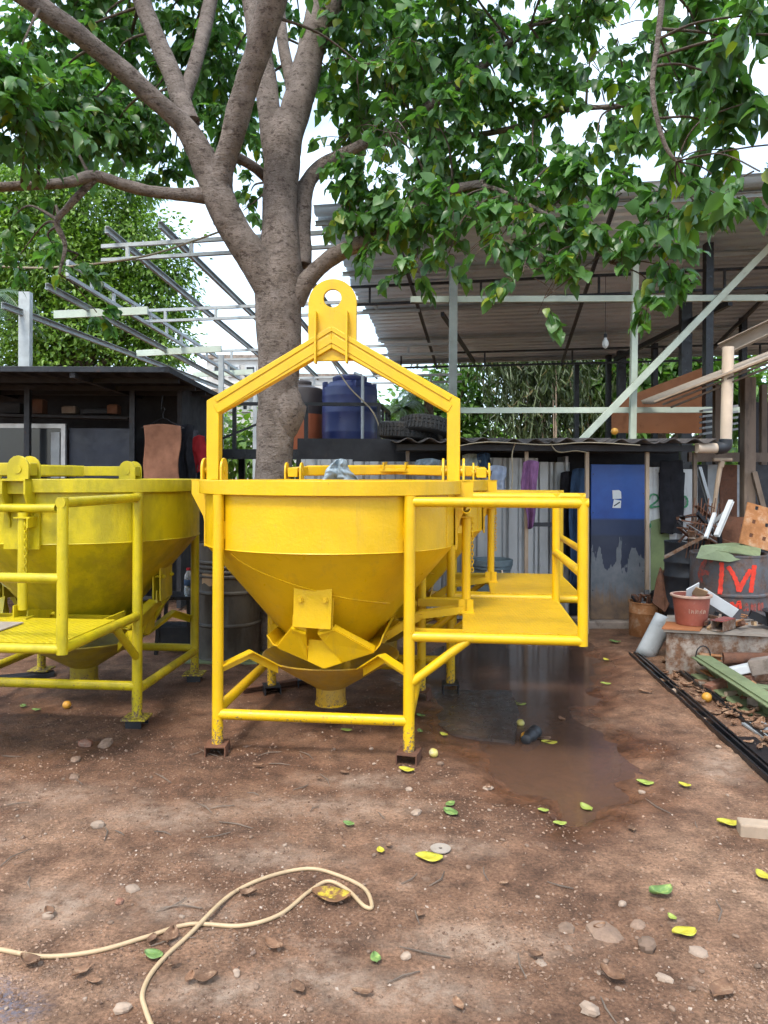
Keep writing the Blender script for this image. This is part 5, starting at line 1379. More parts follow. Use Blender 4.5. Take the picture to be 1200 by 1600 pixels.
# trousers over the panel: waist, two legs
tr_ = MB()
def leg(x_off, seed):
    def fn(a, b_):
        th = a * 2 * math.pi; t = b_
        r_ = 0.085 - 0.018 * t
        return (x_off + (r_ + 0.006 * math.sin(3 * th + 8 * t + seed)) * math.cos(th), (0.028 + 0.006 * math.sin(5 * th + 11 * t)) * math.sin(th) + 0.01 * math.sin(6 * t + seed), -0.12 - 0.62 * t + 0.008 * math.sin(2 * th))
    return fn
tr_.grid(leg(-0.045, 1), 20, 22); tr_.grid(leg(0.052, 3), 20, 22)
tr_.grid(lambda a, b_: ((0.115 + 0.012 * b_) * math.cos(a * 2 * math.pi), (0.032 + .004 * math.sin(7 * a * 6.28)) * math.sin(a * 2 * math.pi), -0.16 * b_ - 0.008 * math.sin(2 * a * 6.28)), 24, 6)
tag(tr_.build('trousers', M['c_black'], loc=P(1049, 718, 7.82), smooth=70), 'black trousers hanging over the white zinc panels', 'trousers')
# clothes under the shed roof
hang('shirt', 'washed-out grey shirt on the line just right of the yoke leg', 'shirt', P(736, 708, 7.75), 0.20, 0.20, M['c_wash'], 3, 0.05, seed=1)
hang('shirt', 'denim blue cloth on the line between two pale shirts', 'shirt', P(757, 706, 7.72), 0.13, 0.24, M['c_denim'], 3, 0.05, seed=4)
hang('shirt', 'pale blue shirt hanging on the line under the low shed roof', 'shirt', P(775, 726, 7.74), 0.19, 0.27, M['c_lblue'], 3, 0.04, seed=7)
hang('shirt', 'purple cloth hanging over the wooden post under the low shed roof', 'shirt', P(828, 718, 7.55), 0.17, 0.66, M['c_purple'], 3, 0.05, lambda t: 0.9 - 0.45 * max(0, t - 0.45) * 1.8, seed=2)
hang('jacket', 'dark blue jacket hanging left of the blue door', 'jacket', P(905, 730, 7.9), 0.20, 1.2, M['c_denim'], 3, 0.06, lambda t: 0.7 + 0.4 * min(1, 2 * t), seed=9)
hang('jacket', 'black jacket hanging in the dark corner left of the dark blue jacket', 'jacket', P(888, 735, 8.0), 0.22, 0.9, M['c_black'], 3, 0.06, lambda t: 0.7 + 0.4 * min(1, 2 * t), seed=12)
hang('rag', 'grey rag bundle hanging from the shed beam behind the yoke', 'cloth', P(668, 716, 7.6), 0.24, 0.16, M['c_rag'], 4, 0.07, seed=15)
rgp = P(530, 717, 6.45)
hang('rag', 'grey blue rag draped over the folded yoke of the rear bucket', 'cloth', rgp, 0.30, 0.19, M['c_rag'], 3, 0.07, lambda t: 0.35 + 0.75 * t, seed=21)
for k, pts in enumerate(([(700, 700), (760, 690), (850, 694), (918, 690), (1000, 694)], [(805, 690), (800, 710), (801, 740), (799, 768)], [(860, 692), (872, 705), (900, 703), (918, 706)])):
    q = [tuple(P(x, y, 7.35 if k == 0 else 7.5)) for x, y in pts]
    tag(MB().tube(catmull(q, 5), 0.006, 6).build('wire', M['rope'], loc=q[0], world=True, smooth=60), ['thin wire sagging along the low shed eaves', 'loose wire end hanging down beside the pale blue shirt', 'short wire looping from the eaves to the door post'][k], 'wire')
# bulb
bl = thing('hanging_bulb', 'white bulb hanging on a cord under the big canopy', 'lamp', P(945, 541, 9.8))
MB().lathe([(0.001, -0.02), (0.03, 0.0), (0.042, 0.04), (0.036, 0.075), (0.02, 0.1), (0.018, 0.12)], 16).build('bulb', M['paper'], bl, smooth=60)
MB().tube([(0, 0, 0.12), (0, 0, 0.17)], 0.02, 10).build('socket', M['steel_dark'], bl); MB().tube([(0, 0, 0.17), (0, 0, 0.9)], 0.004, 5).build('cord', M['steel_dark'], bl)
# tyre on the roof
def tyre(label, c, tilt):
    t = MB(); n = 40; prof = [(0.17, -0.06), (0.21, -0.082), (0.27, -0.085), (0.295, -0.07), (0.302, -0.03), (0.295, -0.022), (0.295, -0.018), (0.302, -0.01), (0.302, 0.01), (0.295, 0.018), (0.295, 0.022), (0.302, 0.03), (0.295, 0.07), (0.27, 0.085), (0.21, 0.082), (0.17, 0.06), (0.168, 0)]
    t.lathe(prof, n, close=True)
    for k in range(44):
        a = 2 * math.pi * k / 44; t.box((0.300 * math.cos(a), 0.300 * math.sin(a), 0), (0.014, 0.018, 0.13), a)
    o = t.build('tyre', M['rubber'], loc=c, smooth=40); o.rotation_euler = tilt
    tag(o, label, 'tyre', 'old tyres on the low shed roof')
tyre('worn tyre lying tilted on the low shed roof', P(668, 672, 8.0) + Vector((0, 0, 0.0)), (R(-14), R(9), 0))
tyre('worn tyre lying flat at the left end of the low shed roof', P(636, 674, 8.1) + Vector((0, 0, 0.0)), (R(0), R(4), 0))
fo_ = MB().lathe([(0.001, 0), (0.025, 0.008), (0.036, 0.032), (0.030, 0.056), (0.010, 0.068), (0.001, 0.066)], 14).build('fruit', M['fruit'], loc=P(960, 678, 7.42), smooth=60)
tag(fo_, 'orange fruit lying on the edge of the low shed roof', 'fruit')

# grey bin under the shed
bp0 = gp(770, 7.75)
bn = thing('dust_bin', 'blue grey plastic dust bin with a handle standing against the zinc wall', 'bin', (bp0.x, 7.78, 0.02))
r0 = 0.19
MB().lathe([(0.001, 0.0), (r0 * 0.82, 0.0), (r0 * 0.84, 0.02), (r0 * 0.98, 0.60), (r0 * 1.04, 0.61), (r0 * 1.04, 0.64), (r0 * 0.96, 0.64), (r0 * 0.8, 0.05), (0.001, 0.04)], 36).build('body', M['bin_grey'], bn, smooth=35)
MB().lathe([(r0 * 1.02, 0.64), (r0 * 1.10, 0.645), (r0 * 1.11, 0.70), (r0 * 1.04, 0.705), (r0 * 1.03, 0.66)], 36, close=True).build('rim', M['bin_grey'], bn, smooth=35)
MB().tube(catmull([(-0.07, -r0 * 1.0, 0.61), (-0.07, -r0 * 1.12, 0.56), (0.0, -r0 * 1.16, 0.53), (0.07, -r0 * 1.12, 0.56), (0.07, -r0 * 1.0, 0.61)], 5), 0.009, 8).build('handle', M['pvc'], bn, smooth=60)
for k in range(10):
    a = R(36 * k); MB().beam((r0 * 0.87 * math.cos(a), r0 * 0.87 * math.sin(a), 0.06), (r0 * 0.965 * math.cos(a), r0 * 0.965 * math.sin(a), 0.5), 0.012, 0.02).build('rib', M['bin_grey'], bn, smooth=0)

# ================================================================== RIGHT LEAN-TO, DOWNPIPE, ORANGE BOARD
ob = MB().plate3([P(955, 675, 10.2), P(1097, 675, 9.9), P(1097, 572, 9.9), P(955, 628, 10.2)], 0.02).build('board', M['plywood'], loc=P(1026, 675, 10.0), world=True, smooth=0)
tag(ob, 'orange brown board with a slanted top standing behind the low shed roof', 'board')
lt = thing('lean_to', 'dark lean-to at the right edge with a gutter and slanting sheet roof', 'shed', (4.4, 8.6, 0))
MB().box((6.0, 10.6, 1.3), (2.2, 0.05, 2.6)).build('back_wall', M['shed_black'], lt, world=True, smooth=0)
corr(P(1020, 627, 8.0), P(1260, 535, 7.0) - P(1020, 627, 8.0), (0.25, 1, 0.1), 1.9, 1.5, 0.18, 0.02, 8).build('roof_sheet', M['card'], lt, world=True, smooth=60, solid=0.01)
for k in range(3):
    q = Vector((0.02 * k, 0.0, -0.028 * k))
    MB().beam(P(1022 + 10 * k, 626, 7.98) + q, P(1262, 533, 6.98) + q, 0.02, 0.018).build('sheet_edge', M['wood_pale'] if k < 1 else M['wood_dark'], lt, world=True, smooth=0)
MB().channel(P(1126, 545, 7.7), P(1300, 462, 7.2), 0.12, 0.13, 0.008).build('gutter', M['card'], lt, world=True, smooth=0)
for px, Y, w_ in ((1168, 8.0, 0.12), (1120, 8.6, 0.08), (1192, 8.6, 0.07)):
    p = P(px, 0, Y); MB().box((p.x, Y, 1.3), (w_, w_, 2.6)).build('post', M['wood_dark'], lt, world=True, smooth=0, bevel=0.01)
for k, px in enumerate((1092, 1115, 1138, 1163, 1190)):
    p = P(px, 0, 8.45); MB().box((p.x, 8.45 + 0.02 * (k % 2), 0.85), (0.19, 0.012, 1.7)).build('wall_panel', [M['steel_dark'], M['steel_grey'], M['rust'], M['steel_grey'], M['steel_dark']][k], lt, world=True, smooth=0)
MB().beam(P(1075, 712, 8.3), P(1215, 712, 8.3), 0.05, 0.10).build('wall_rail', M['wood_dark'], lt, world=True, smooth=0)
MB().beam(P(1178, 735, 7.9), P(1195, 800, 7.9), 0.04, 0.05).build('brace', M['wood_dark'], lt, world=True, smooth=0)
for k in range(5):
    MB().beam(P(1095, 640 + 9 * k, 9.0), P(1150, 632 + 9 * k, 9.0), 0.1, 0.025).build('stacked_bar', M['steel_grey'], lt, world=True, smooth=0)
dp = thing('downpipe', 'beige plastic downpipe with a dark elbow at the right edge', 'pipe', P(1134, 745, 7.55) - Vector((0, 0, CH)))
MB().tube([P(1137, 540, 7.55), P(1134, 688, 7.55)], 0.055, 20).build('pipe', M['pvc'], dp, world=True, smooth=50)
MB().tube(catmull([P(1134, 684, 7.55), P(1133, 693, 7.55), P(1128, 697, 7.55), P(1119, 698, 7.55)], 4), 0.064, 18).build('elbow', M['pvc_dark'], dp, world=True, smooth=50)
MB().tube([P(1122, 698, 7.55), P(1088, 698, 7.5)], 0.05, 20).build('pipe', M['pvc'], dp, world=True, smooth=50)

# distant wall closing the yard under the trees
hd = blob_tree('hedge', 'long dark green hedge closing the yard far behind the sheds', gp(600, 24), [(px, 705 + 8 * math.sin(px), 24, 42) for px in range(-120, 1400, 62)], 0.26, M['leaf_far'], 42, cat='hedge', seed=13, limb_r=0.04, limbs=False)

# ================================================================== DRUMS AND SCRAP AT RIGHT
def drum_prof(r, h, ribs=(0.33, 0.66), lid=True):
    pr = [(r * 0.97, 0.0), (r * 1.015, 0.0), (r * 1.015, 0.016), (r, 0.02)]
    for q in ribs: pr += [(r, h * q - 0.018), (r * 1.04, h * q - 0.006), (r * 1.04, h * q + 0.006), (r, h * q + 0.018)]
    pr += [(r, h - 0.02), (r * 1.015, h - 0.016), (r * 1.015, h), (r * 0.975, h)]
    pr += [(r * 0.97, h - 0.018), (0.001, h - 0.018)] if lid else [(r * 0.965, h - 0.03), (r * 0.96, h * 0.5), (0.001, h * 0.5)]
    return pr
c = P(1139, 0, 6.75); DR, DH = 0.318, 0.90
dr = thing('oil_drum', 'large dented steel drum with red spray-painted letters, full of scrap', 'drum', (c.x, 6.75, 0.0))
MB().lathe(drum_prof(DR, DH, (0.34, 0.62), False), 56, wob=0.02, seed=8).build('shell', M['drum'], dr, smooth=40)
def drum_mark(strokes, wd, mat, name='painted_letter'):
    for pts in strokes:
        fine = catmull([(a, b_, 0.0) for a, b_ in pts], 6); m = MB(); n = len(fine)
        for i in range(n):
            d = fine[min(i + 1, n - 1)] - fine[max(i - 1, 0)]; d = d / max(1e-9, np.linalg.norm(d)); s = np.array([-d[1], d[0]]) * wd / 2 * (0.85 + 0.3 * math.sin(i * 0.9) ** 2)
            for q in (fine[i][:2] - s, fine[i][:2] + s):
                # q: x offset on the face and height
                th = math.asin(max(-0.97, min(0.97, q[0] / DR))) - math.atan2(c.x, c.y)
                for rr in (DR * 1.004, DR * 1.045 + 0.004 if abs(q[1] - DH * .62) < .03 or abs(q[1] - DH * .34) < 0.03 else DR * 1.013): m.v.append((rr * math.sin(th), -rr * math.cos(th), q[1]))
        for i in range(n - 1):
            b0 = i * 4; b1 = b0 + 4
            m.f += [(b0 + 1, b0 + 3, b1 + 3, b1 + 1), (b0, b0 + 1, b1 + 1, b1), (b0 + 2, b1 + 2, b1 + 3, b0 + 3)]
        m.build(name, mat, dr, smooth=60)
def dpt(zx, zy):  # coordinates in the enlarged crop of the drum
    px, py = 1040 + zx / 7.5, 820 + zy / 7.5
    return ((px - 1139) / FPX * 6.6, P(px, py, 6.46).z)
D = lambda *a: [dpt(x, y) for x, y in a]
drum_mark([D((670, 425), (672, 520), (665, 640), (655, 800)), D((735, 470), (790, 560), (830, 660), (850, 760)), D((850, 760), (900, 640), (940, 560), (975, 500)), D((1010, 450), (1000, 560), (985, 660), (975, 770))], 0.034, M['red_paint'])
drum_mark([D((520, 400), (470, 480), (440, 580), (445, 690)), D((440, 590), (500, 560), (540, 570)), D((500, 410), (545, 420), (560, 440))], 0.036, M['red_faint'])
drum_mark([D((760, 1010), (775, 940), (775, 885)), D((775, 885), (810, 945), (815, 950)), D((815, 950), (850, 880), (862, 900), (866, 960))], 0.022, M['red_paint'])
drum_mark([D((905, 985), (930, 900), (945, 985)), D((912, 950), (940, 950)), D((985, 985), (985, 905), (1015, 985), (1018, 900)), D((1060, 985), (1062, 900), (1090, 985), (1095, 895))], 0.016, M['red_faint'])

c2_ = P(1077, 0, 7.3)
d2 = thing('oil_drum', 'small dark blue drum half hidden behind the red-lettered drum', 'drum', (c2_.x, 7.3, 0))
MB().lathe(drum_prof(0.22, 0.95, (0.35, 0.66, 0.8), False), 40, wob=0.02, seed=2).build('shell', M['drum_dark'], d2, smooth=40)
c3_ = P(365, 0, 7.0)
d3 = thing('oil_drum', 'ribbed grey steel drum standing behind the middle bucket, left of the tree trunk', 'drum', (P(358, 0, 6.52).x, 6.52, 0.03))
MB().lathe(drum_prof(0.262, 0.96, (0.30, 0.58, 0.72, 0.76, 0.80, 0.84), True), 56, wob=0.02, seed=3).build('shell', M['drum_grey'], d3, smooth=40)
lab = MB()
lab.grid(lambda a, b_: (0.267 * math.sin(R(-42 + 36 * a)), -0.267 * math.cos(R(-42 + 36 * a)), 0.63 + 0.10 * b_ + 0.012 * math.sin(9 * a)), 10, 2)
lab.build('torn_label', M['tan_paper'], d3, smooth=60)
tag(MB().box((0, 0, 0.012), (0.62, 0.56, 0.05)).build('pallet_board', M['green_steel'], loc=(d3.location.x - 0.02, 6.52, 0.0), smooth=0, bevel=0.006), 'dull green board under the ribbed grey drum', 'board')

# perforated plate on the scrap
def perf(label, c, U, V, nu, nv, s, hs, mat, holes):
    U, V = Vector(U).normalized(), Vector(V).normalized(); m = MB()
    for j in range(nv):
        for i in range(nu):
            o = U * (i * s) + V * (j * s)
            if (i, j) in holes:
                a = (s - hs) / 2; vs = [o, o + U * s, o + U * s + V * s, o + V * s, o + U * a + V * a, o + U * (s - a) + V * a, o + U * (s - a) + V * (s - a), o + U * a + V * (s - a)]
                m._add(vs, [(0, 1, 5, 4), (1, 2, 6, 5), (2, 3, 7, 6), (3, 0, 4, 7)])
            else: m._add([o, o + U * s, o + U * s + V * s, o + V * s], [(0, 1, 2, 3)])
    tag(m.build('perforated_plate', mat, loc=c, smooth=0, solid=0.012), label, 'metal plate')
perf('rusty plate with square holes leaning out of the red-lettered drum', P(1155, 846, 6.7), (0.95, 0.1, -0.25), (0.28, 0.15, 1), 5, 6, 0.062, 0.034, M['rust_orange'], {(1, 1), (3, 1), (1, 3), (3, 3), (1, 5), (3, 5)})
# bent green lid sheets on the drum
def bent(name, label, pts, t, mat, cat='sheet metal'):
    c_ = sum((Vector(p) for p in pts), Vector()) / len(pts)
    m = MB(); n = len(pts); m._add([c_ + Vector((0, 0, 0.03))] + [Vector(p) for p in pts], [(0, i + 1, (i + 1) % n + 1) for i in range(n)])
    o = m.build(name, mat, loc=c_, world=True, smooth=0, solid=t)
    sb = o.modifiers.new('sub', 'SUBSURF'); sb.levels = 1; sb.render_levels = 2; sb.subdivision_type = 'SIMPLE'
    return tag(o, label, cat)
bent('bent_sheet', 'crumpled green sheet lying across the top of the red-lettered drum', [P(1090, 868, 6.5), P(1100, 850, 6.6), P(1145, 846, 6.8), P(1190, 850, 6.8), P(1188, 868, 6.5), P(1150, 862, 6.45), P(1120, 858, 6.45)], 0.008, M['green_steel'])
bent('bent_sheet', 'green bent collar sheet around the drum rim', [P(1088, 870, 6.44), P(1096, 850, 6.5), P(1122, 853, 6.47), P(1158, 872, 6.44), P(1140, 876, 6.42)], 0.008, M['green_steel'])
bent('bent_sheet', 'brown plate standing behind the scrap drum', [P(1125, 835, 7.2), P(1140, 805, 7.2), P(1195, 806, 7.2), P(1196, 850, 7.2), P(1140, 850, 7.2)], 0.01, M['rust'])
scr = random.Random(3)
for k in range(34):
    px, py = scr.uniform(1068, 1130), scr.uniform(800, 868); Y = scr.uniform(6.8, 7.4); c_ = P(px, py, Y)
    a, e = Vector((scr.uniform(-1, 1), scr.uniform(-.6, .6), scr.uniform(-.6, 1))).normalized() * scr.uniform(0.06, 0.22), None
    m = MB(); w1, w2 = scr.choice(((0.012, 0.012), (0.05, 0.008), (0.03, 0.03), (0.07, 0.01), (0.008, 0.008)))
    m.beam(-a, a, w1, w2)
    if k % 3 == 0: m.beam(a, a + Vector((scr.uniform(-.1, .1), scr.uniform(-.1, .1), scr.uniform(-.1, .05))), w1, w2)
    tag(m.build('scrap_piece', M[scr.choice(('rust', 'rust', 'steel_dark', 'rust_white', 'steel_grey', 'rust'))], loc=c_, smooth=0), 'small rusty scrap piece heaped behind the red-lettered drum', 'scrap', 'scrap heaped behind the drum')
for k in range(9):
    px = 1072 + 5.4 * k; 
    tag(MB().tube([P(px, 870, 7.05), P(px + 12, 790 + 6 * (k % 3), 7.15), P(px + 14, 776 + 8 * (k % 2), 7.15)], 0.005, 6).build('steel_rod', M['rust'], loc=P(px, 870, 7.05), world=True, smooth=60), 'thin rusty rod standing in the small dark drum', 'rod', 'rods in the small dark drum')
tag(MB().beam(P(1103, 838, 6.75), P(1117, 800, 6.9), 0.03, 0.03).build('white_bar', M['white_steel'], loc=P(1103, 838, 6.75), world=True, smooth=0, bevel=0.003), 'thin white bar poking up from the scrap', 'bar')
tag(MB().channel(P(1120, 835, 6.85), P(1143, 780, 7.0), 0.045, 0.03, 0.004).build('white_bar', M['white_steel'], loc=P(1120, 835, 6.85), world=True, smooth=0), 'bright slotted channel poking up from the scrap', 'bar')
tag(MB().channel(P(1092, 728, 8.0), P(1110, 790, 7.9), 0.06, 0.03, 0.004).build('zinc_strip', M['zinc'], loc=P(1092, 728, 8.0), world=True, smooth=0), 'zinc strip leaning at the right of the white panels', 'metal strip')
sh = thing('shovel', 'wooden shovel handle with T grip standing upright behind the scrap', 'shovel', P(1115, 790, 7.6))
MB().tube([P(1115, 800, 7.6), P(1120, 760, 7.6), P(1126, 722, 7.6)], [0.02, 0.022, 0.024], 10).build('shaft', M['wood_pale'], sh, world=True, smooth=60)
MB().tube([P(1114, 716, 7.6), P(1143, 716, 7.6)], [0.018, 0.018], 10).build('grip', M['wood_pale'], sh, world=True, smooth=60)
MB().beam(P(1126, 728, 7.6), P(1128, 718, 7.6), 0.05, 0.045).build('collar', M['wood_pale'], sh, world=True, smooth=0, bevel=0.006)

# bench / steel box carrying tubs
bx = thing('steel_bench', 'low rusty white steel box used as a bench for tubs and offcuts', 'bench', (2.75, 6.2, 0))
zt = 0.36; bx0, by0 = 2.22, 6.02; bx1, by1 = 3.3, 6.62
def bpt(u, v, z): return Vector((bx0 + (bx1 - bx0) * u + 0.25 * v, by0 - 0.26 * u + (by1 - by0) * v, z))
MB().plate3([bpt(0, 0, 0), bpt(1, 0, 0), bpt(1, 0, zt - 0.02), bpt(0, 0, zt - 0.02)], 0.012).build('front_plate', M['rust_white'], bx, world=True, smooth=0)
MB().plate3([bpt(0, 0.02, 0), bpt(0, 1, 0), bpt(0, 1, zt - 0.02), bpt(0, 0.02, zt - 0.02)], 0.012).build('side_plate', M['rust_white'], bx, world=True, smooth=0)
MB().plate3([bpt(-0.02, -0.06, zt), bpt(1.0, -0.06, zt), bpt(1.0, 1, zt), bpt(-0.02, 1, zt)], 0.02).build('top', M['card'], bx, world=True, smooth=0)
MB().plate3([bpt(-0.03, -0.075, zt + 0.016), bpt(0.22, -0.085, zt + 0.016), bpt(0.25, 0.3, zt + 0.016), bpt(-0.01, 0.4, zt + 0.016)], 0.01).build('top_board', M['plywood'], bx, world=True, smooth=0)
MB().plate3([bpt(0.35, -0.085, 0.02), bpt(1.0, -0.09, 0.02), bpt(1.0, -0.09, 0.11), bpt(0.36, -0.085, 0.13)], 0.02).build('skirt_board', M['rust_white'], bx, world=True, smooth=0)
MB().plate3([bpt(0.68, -0.04, 0.14), bpt(1.0, -0.045, 0.14), bpt(1.0, -0.045, 0.30), bpt(0.68, -0.04, 0.30)], 0.02).build('front_board', M['plywood'], bx, world=True, smooth=0)
pq = bpt(0.37, -0.13, 0.19)
pp_ = MB(); a_, e_ = bpt(0.37, -0.16, 0.185), bpt(0.67, -0.16, 0.20)
o = MB().pipe(a_, e_, 0.045, 0.006, 20).build('rusty_pipe', M['rust'], loc=pq, world=True, smooth=50); tag(o, 'short rusty pipe lying in front of the steel bench', 'pipe')
o = MB().channel(bpt(0.22, -0.15, 0.19), bpt(0.36, -0.15, 0.185), 0.06, 0.04, 0.006).build('channel_offcut', M['rust_orange'], loc=bpt(0.22, -.15, .19), world=True, smooth=0); tag(o, 'short rusty channel offcut left of the rusty pipe', 'steel offcut')

def tub(label, c, r, h, mat, rim, cat='tub', writing=False):
    t = thing('plastic_tub', label, cat, c)
    MB().lathe([(0.001, 0.0), (r * 0.78, 0.0), (r * 0.80, 0.012), (r * 0.97, h * 0.93), (r * 0.97, h), (r * 0.92, h), (r * 0.76, 0.02), (0.001, 0.018)], 40).build('body', mat, t, smooth=35)
    MB().lathe([(r * 0.975, h * 0.92), (r * 1.07, h * 0.94), (r * 1.08, h), (r * 1.0, h * 1.015), (r * 0.92, h * 1.0), (r * 0.97, h * 0.97)], 40, wob=0.03, close=True).build('rim', rim, t, smooth=35)
    return t
tb = bpt(0.16, 0.30, zt + 0.024)
tubo = tub('red brown plastic tub holding papers, with a pale worn rim, on the steel bench', tb, 0.148, 0.235, M['tub_red'], M['tub_rim'])
for k in range(9):   # faint worn lettering on the tub
    th = R(-118 + 7 * k); rr = 0.148 * 0.89
    m = MB()
    m.beam((rr * math.cos(th), rr * math.sin(th), 0.10), (rr * 1.03 * math.cos(th), rr * 1.03 * math.sin(th), 0.135 - 0.006 * (k % 3)), 0.004, 0.004)
    if k % 2: m.beam((rr * math.cos(th), rr * math.sin(th), 0.102), (rr * 1.02 * math.cos(th + .08), rr * 1.02 * math.sin(th + .08), 0.128), 0.004, 0.004)
    m.build('worn_letter', M['tub_rim'], tubo, smooth=0)
def paper(label, c, s, rot, mat):
    m = MB().box((0, 0, 0), s); o = m.build('paper_sheet', mat, loc=c, smooth=0, bevel=0.001); o.rotation_euler = rot; tag(o, label, 'paper')
paper('pale crumpled wrapper standing in the red brown tub', tb + Vector((0.01, 0.0, 0.265)), (0.13, 0.008, 0.10), (0.5, -0.4, 0.3), M['paper'])
paper('yellowish wrapper leaning on the pale one in the red brown tub', tb + Vector((0.06, -0.02, 0.25)), (0.10, 0.008, 0.09), (0.7, 0.35, -0.2), M['tan_paper'])
paper('white board leaning behind the red brown tub', tb + Vector((0.26, 0.10, 0.15)), (0.34, 0.012, 0.09), (0.3, 0.55, 0.1), M['paper'])
bk = tub('round black basin with nuts and bolts on the steel bench', bpt(0.80, 0.22, zt + 0.012), 0.175, 0.15, M['black_plastic'], M['black_plastic'], 'basin')
nb = random.Random(8)
for k in range(9):
    m = MB().tube([(0, 0, 0), (0, 0, 0.02)], 0.022, 6)
    o = m.build('nut', M['steel_grey'], loc=bk.location + Vector((nb.uniform(-.07, .07), nb.uniform(-.07, .07), 0.055)), smooth=0); o.rotation_euler = (nb.uniform(-1, 1), nb.uniform(-1, 1), 0)
    tag(o, 'loose grey steel nut lying in the black basin', 'nut', 'nuts in the black basin')
def box_tube(label, a, e, w_, h, mat, mat2=None):
    m = MB(); a, e = Vector(a), Vector(e); t = 0.005; d = (e - a).normalized(); s = d.cross(Vector((0, 0, 1))).normalized(); u = s.cross(d)
    for sg in (-1, 1): m.beam(a + s * sg * (w_ / 2), e + s * sg * (w_ / 2), t, h); 
    root = thing('box_section', label, 'steel offcut', a)
    m.beam(a - u * (h / 2 - t / 2), e - u * (h / 2 - t / 2), w_ - t, t)
    m.build('body', mat, root, world=True, smooth=0)
    MB().beam(a + u * (h / 2 + t * 0.6), e + u * (h / 2 + t * 0.6), w_ + t, t).build('top_face', mat2 or mat, root, world=True, smooth=0)
q = bpt(0.33, -0.08, zt + 0.055); box_tube('short square steel tube with a red top on the bench edge', q, q + Vector((0.17, 0.16, 0)), 0.09, 0.075, M['rust_white'], M['red_faint'])
q = bpt(0.55, 0.30, zt + 0.12); box_tube('dark square steel tube tilted behind the black basin', q, q + Vector((0.2, -0.06, -0.09)), 0.06, 0.055, M['steel_dark'])
bs = random.Random(4)
for k in range(16):
    u, v = bs.uniform(0.27, 0.68), bs.uniform(0.05, 0.8); m = MB(); a = Vector((bs.uniform(-1, 1), bs.uniform(-1, 1), bs.uniform(-.1, .3))).normalized() * bs.uniform(0.03, 0.10)
    m.beam(-a, a, bs.choice((0.02, 0.05, 0.03)), bs.choice((0.01, 0.03)))
    tag(m.build('scrap_piece', M[bs.choice(('rust', 'steel_dark', 'rust_orange', 'rust_white', 'tan_paper'))], loc=bpt(u, v, zt + 0.05), smooth=0), 'small offcut lying among the clutter on the steel bench', 'scrap', 'offcuts on the bench')

# rusty paint bucket with scrap
rbp = G(1007, 998)
rb = thing('paint_bucket', 'rusty orange metal bucket full of steel offcuts beside the blue door', 'bucket', (rbp.x + 0.08, rbp.y + 0.16, 0.005))
MB().lathe([(0.001, 0), (0.158, 0), (0.163, 0.006), (0.163, 0.225), (0.168, 0.235), (0.163, 0.245), (0.163, 0.325), (0.170, 0.33), (0.170, 0.342), (0.160, 0.342), (0.156, 0.02), (0.001, 0.018)], 40, wob=0.015).build('shell', M['rust_orange'], rb, smooth=40)
MB().box((0.06, -0.158, 0.28), (0.006, 0.014, 0.10)).build('seam', M['rust'], rb, smooth=0)
for k in range(26):
    a = Vector((bs.uniform(-1, 1), bs.uniform(-1, 1), bs.uniform(-.1, .9))).normalized() * bs.uniform(0.03, 0.085); m = MB()
    m.beam(-a, a, bs.choice((0.02, 0.045, 0.03)), bs.choice((0.008, 0.02)))
    tag(m.build('scrap_piece', M[bs.choice(('steel_dark', 'black_steel', 'steel_grey', 'rust'))], loc=rb.location + Vector((bs.uniform(-.11, .11), bs.uniform(-.11, .11), 0.33 + bs.uniform(0, .08))), smooth=0), 'small dark steel offcut heaped in the rusty bucket', 'scrap', 'offcuts in the rusty bucket')
o = MB().plate3([P(1020, 940, 7.25), P(1040, 955, 7.2), P(1050, 935, 7.25), P(1048, 915, 7.35), P(1042, 905, 7.38), P(1040, 888, 7.42), P(1036, 890, 7.42), P(1032, 884, 7.42), P(1026, 905, 7.38)], 0.014).build('bark_slab', M['rust'], loc=P(1035, 955, 7.2), world=True, smooth=0); tag(o, 'ragged rust brown plate leaning behind the rusty bucket', 'metal plate')
# half pipe leaning
m = MB(); a, e = G(1008, 1028) + Vector((0, 0, 0.02)), P(1040, 962, 6.55); d = (e - a).normalized(); s = d.cross(Vector((0, 1, 0))).normalized(); u = s.cross(d)
m.grid(lambda x, y: a.lerp(e, y) + s * 0.085 * math.cos(math.pi * x) + Vector((0, -0.06, 0.01)) * math.sin(math.pi * x), 12, 6)
tag(m.build('gutter_piece', M['pvc_grey'], loc=a, world=True, smooth=60, solid=0.008), 'grey half-round gutter piece leaning on the bench end', 'gutter')

# long steel sections on the ground
def long_bar(name, label, pa, pb, za, zb, w_, h, mat, kind='channel', over=0.0):
    a, e = G(*pa), G(*pb); d = (e - a).normalized(); e = e + d * over; a.z, e.z = za, zb
    m = MB()
    if kind == 'channel': m.channel(a, e, w_, h, 0.008)
    elif kind == 'double':
        s = d.cross(Vector((0, 0, 1)))
        for of_, ww, hh, dz_ in ((-0.038, 0.014, 0.04, -0.006), (-0.02, 0.022, 0.014, -0.018), (0.0, 0.014, 0.046, -0.003), (0.02, 0.025, 0.016, -0.016), (0.04, 0.014, 0.042, -0.005)):
            m.beam(a + s * of_ + Vector((0, 0, dz_)), e + s * of_ + Vector((0, 0, dz_)), ww, hh)
    else: m.beam(a, e, w_, h)
    tag(m.build(name, mat, loc=a, world=True, smooth=0, bevel=0.002), label, 'steel bar')
long_bar('steel_channel', 'long black steel channel pair lying at the edge of the yard', (992, 1026), (1200, 1212), 0.035, 0.035, 0.115, 0.05, M['black_steel'], 'double', 1.0)
long_bar('steel_bar', 'thin black steel bar lying between the channel pair and the green beam', (1047, 1042), (1200, 1163), 0.04, 0.045, 0.02, 0.02, M['black_steel'], 'beam', 1.0)
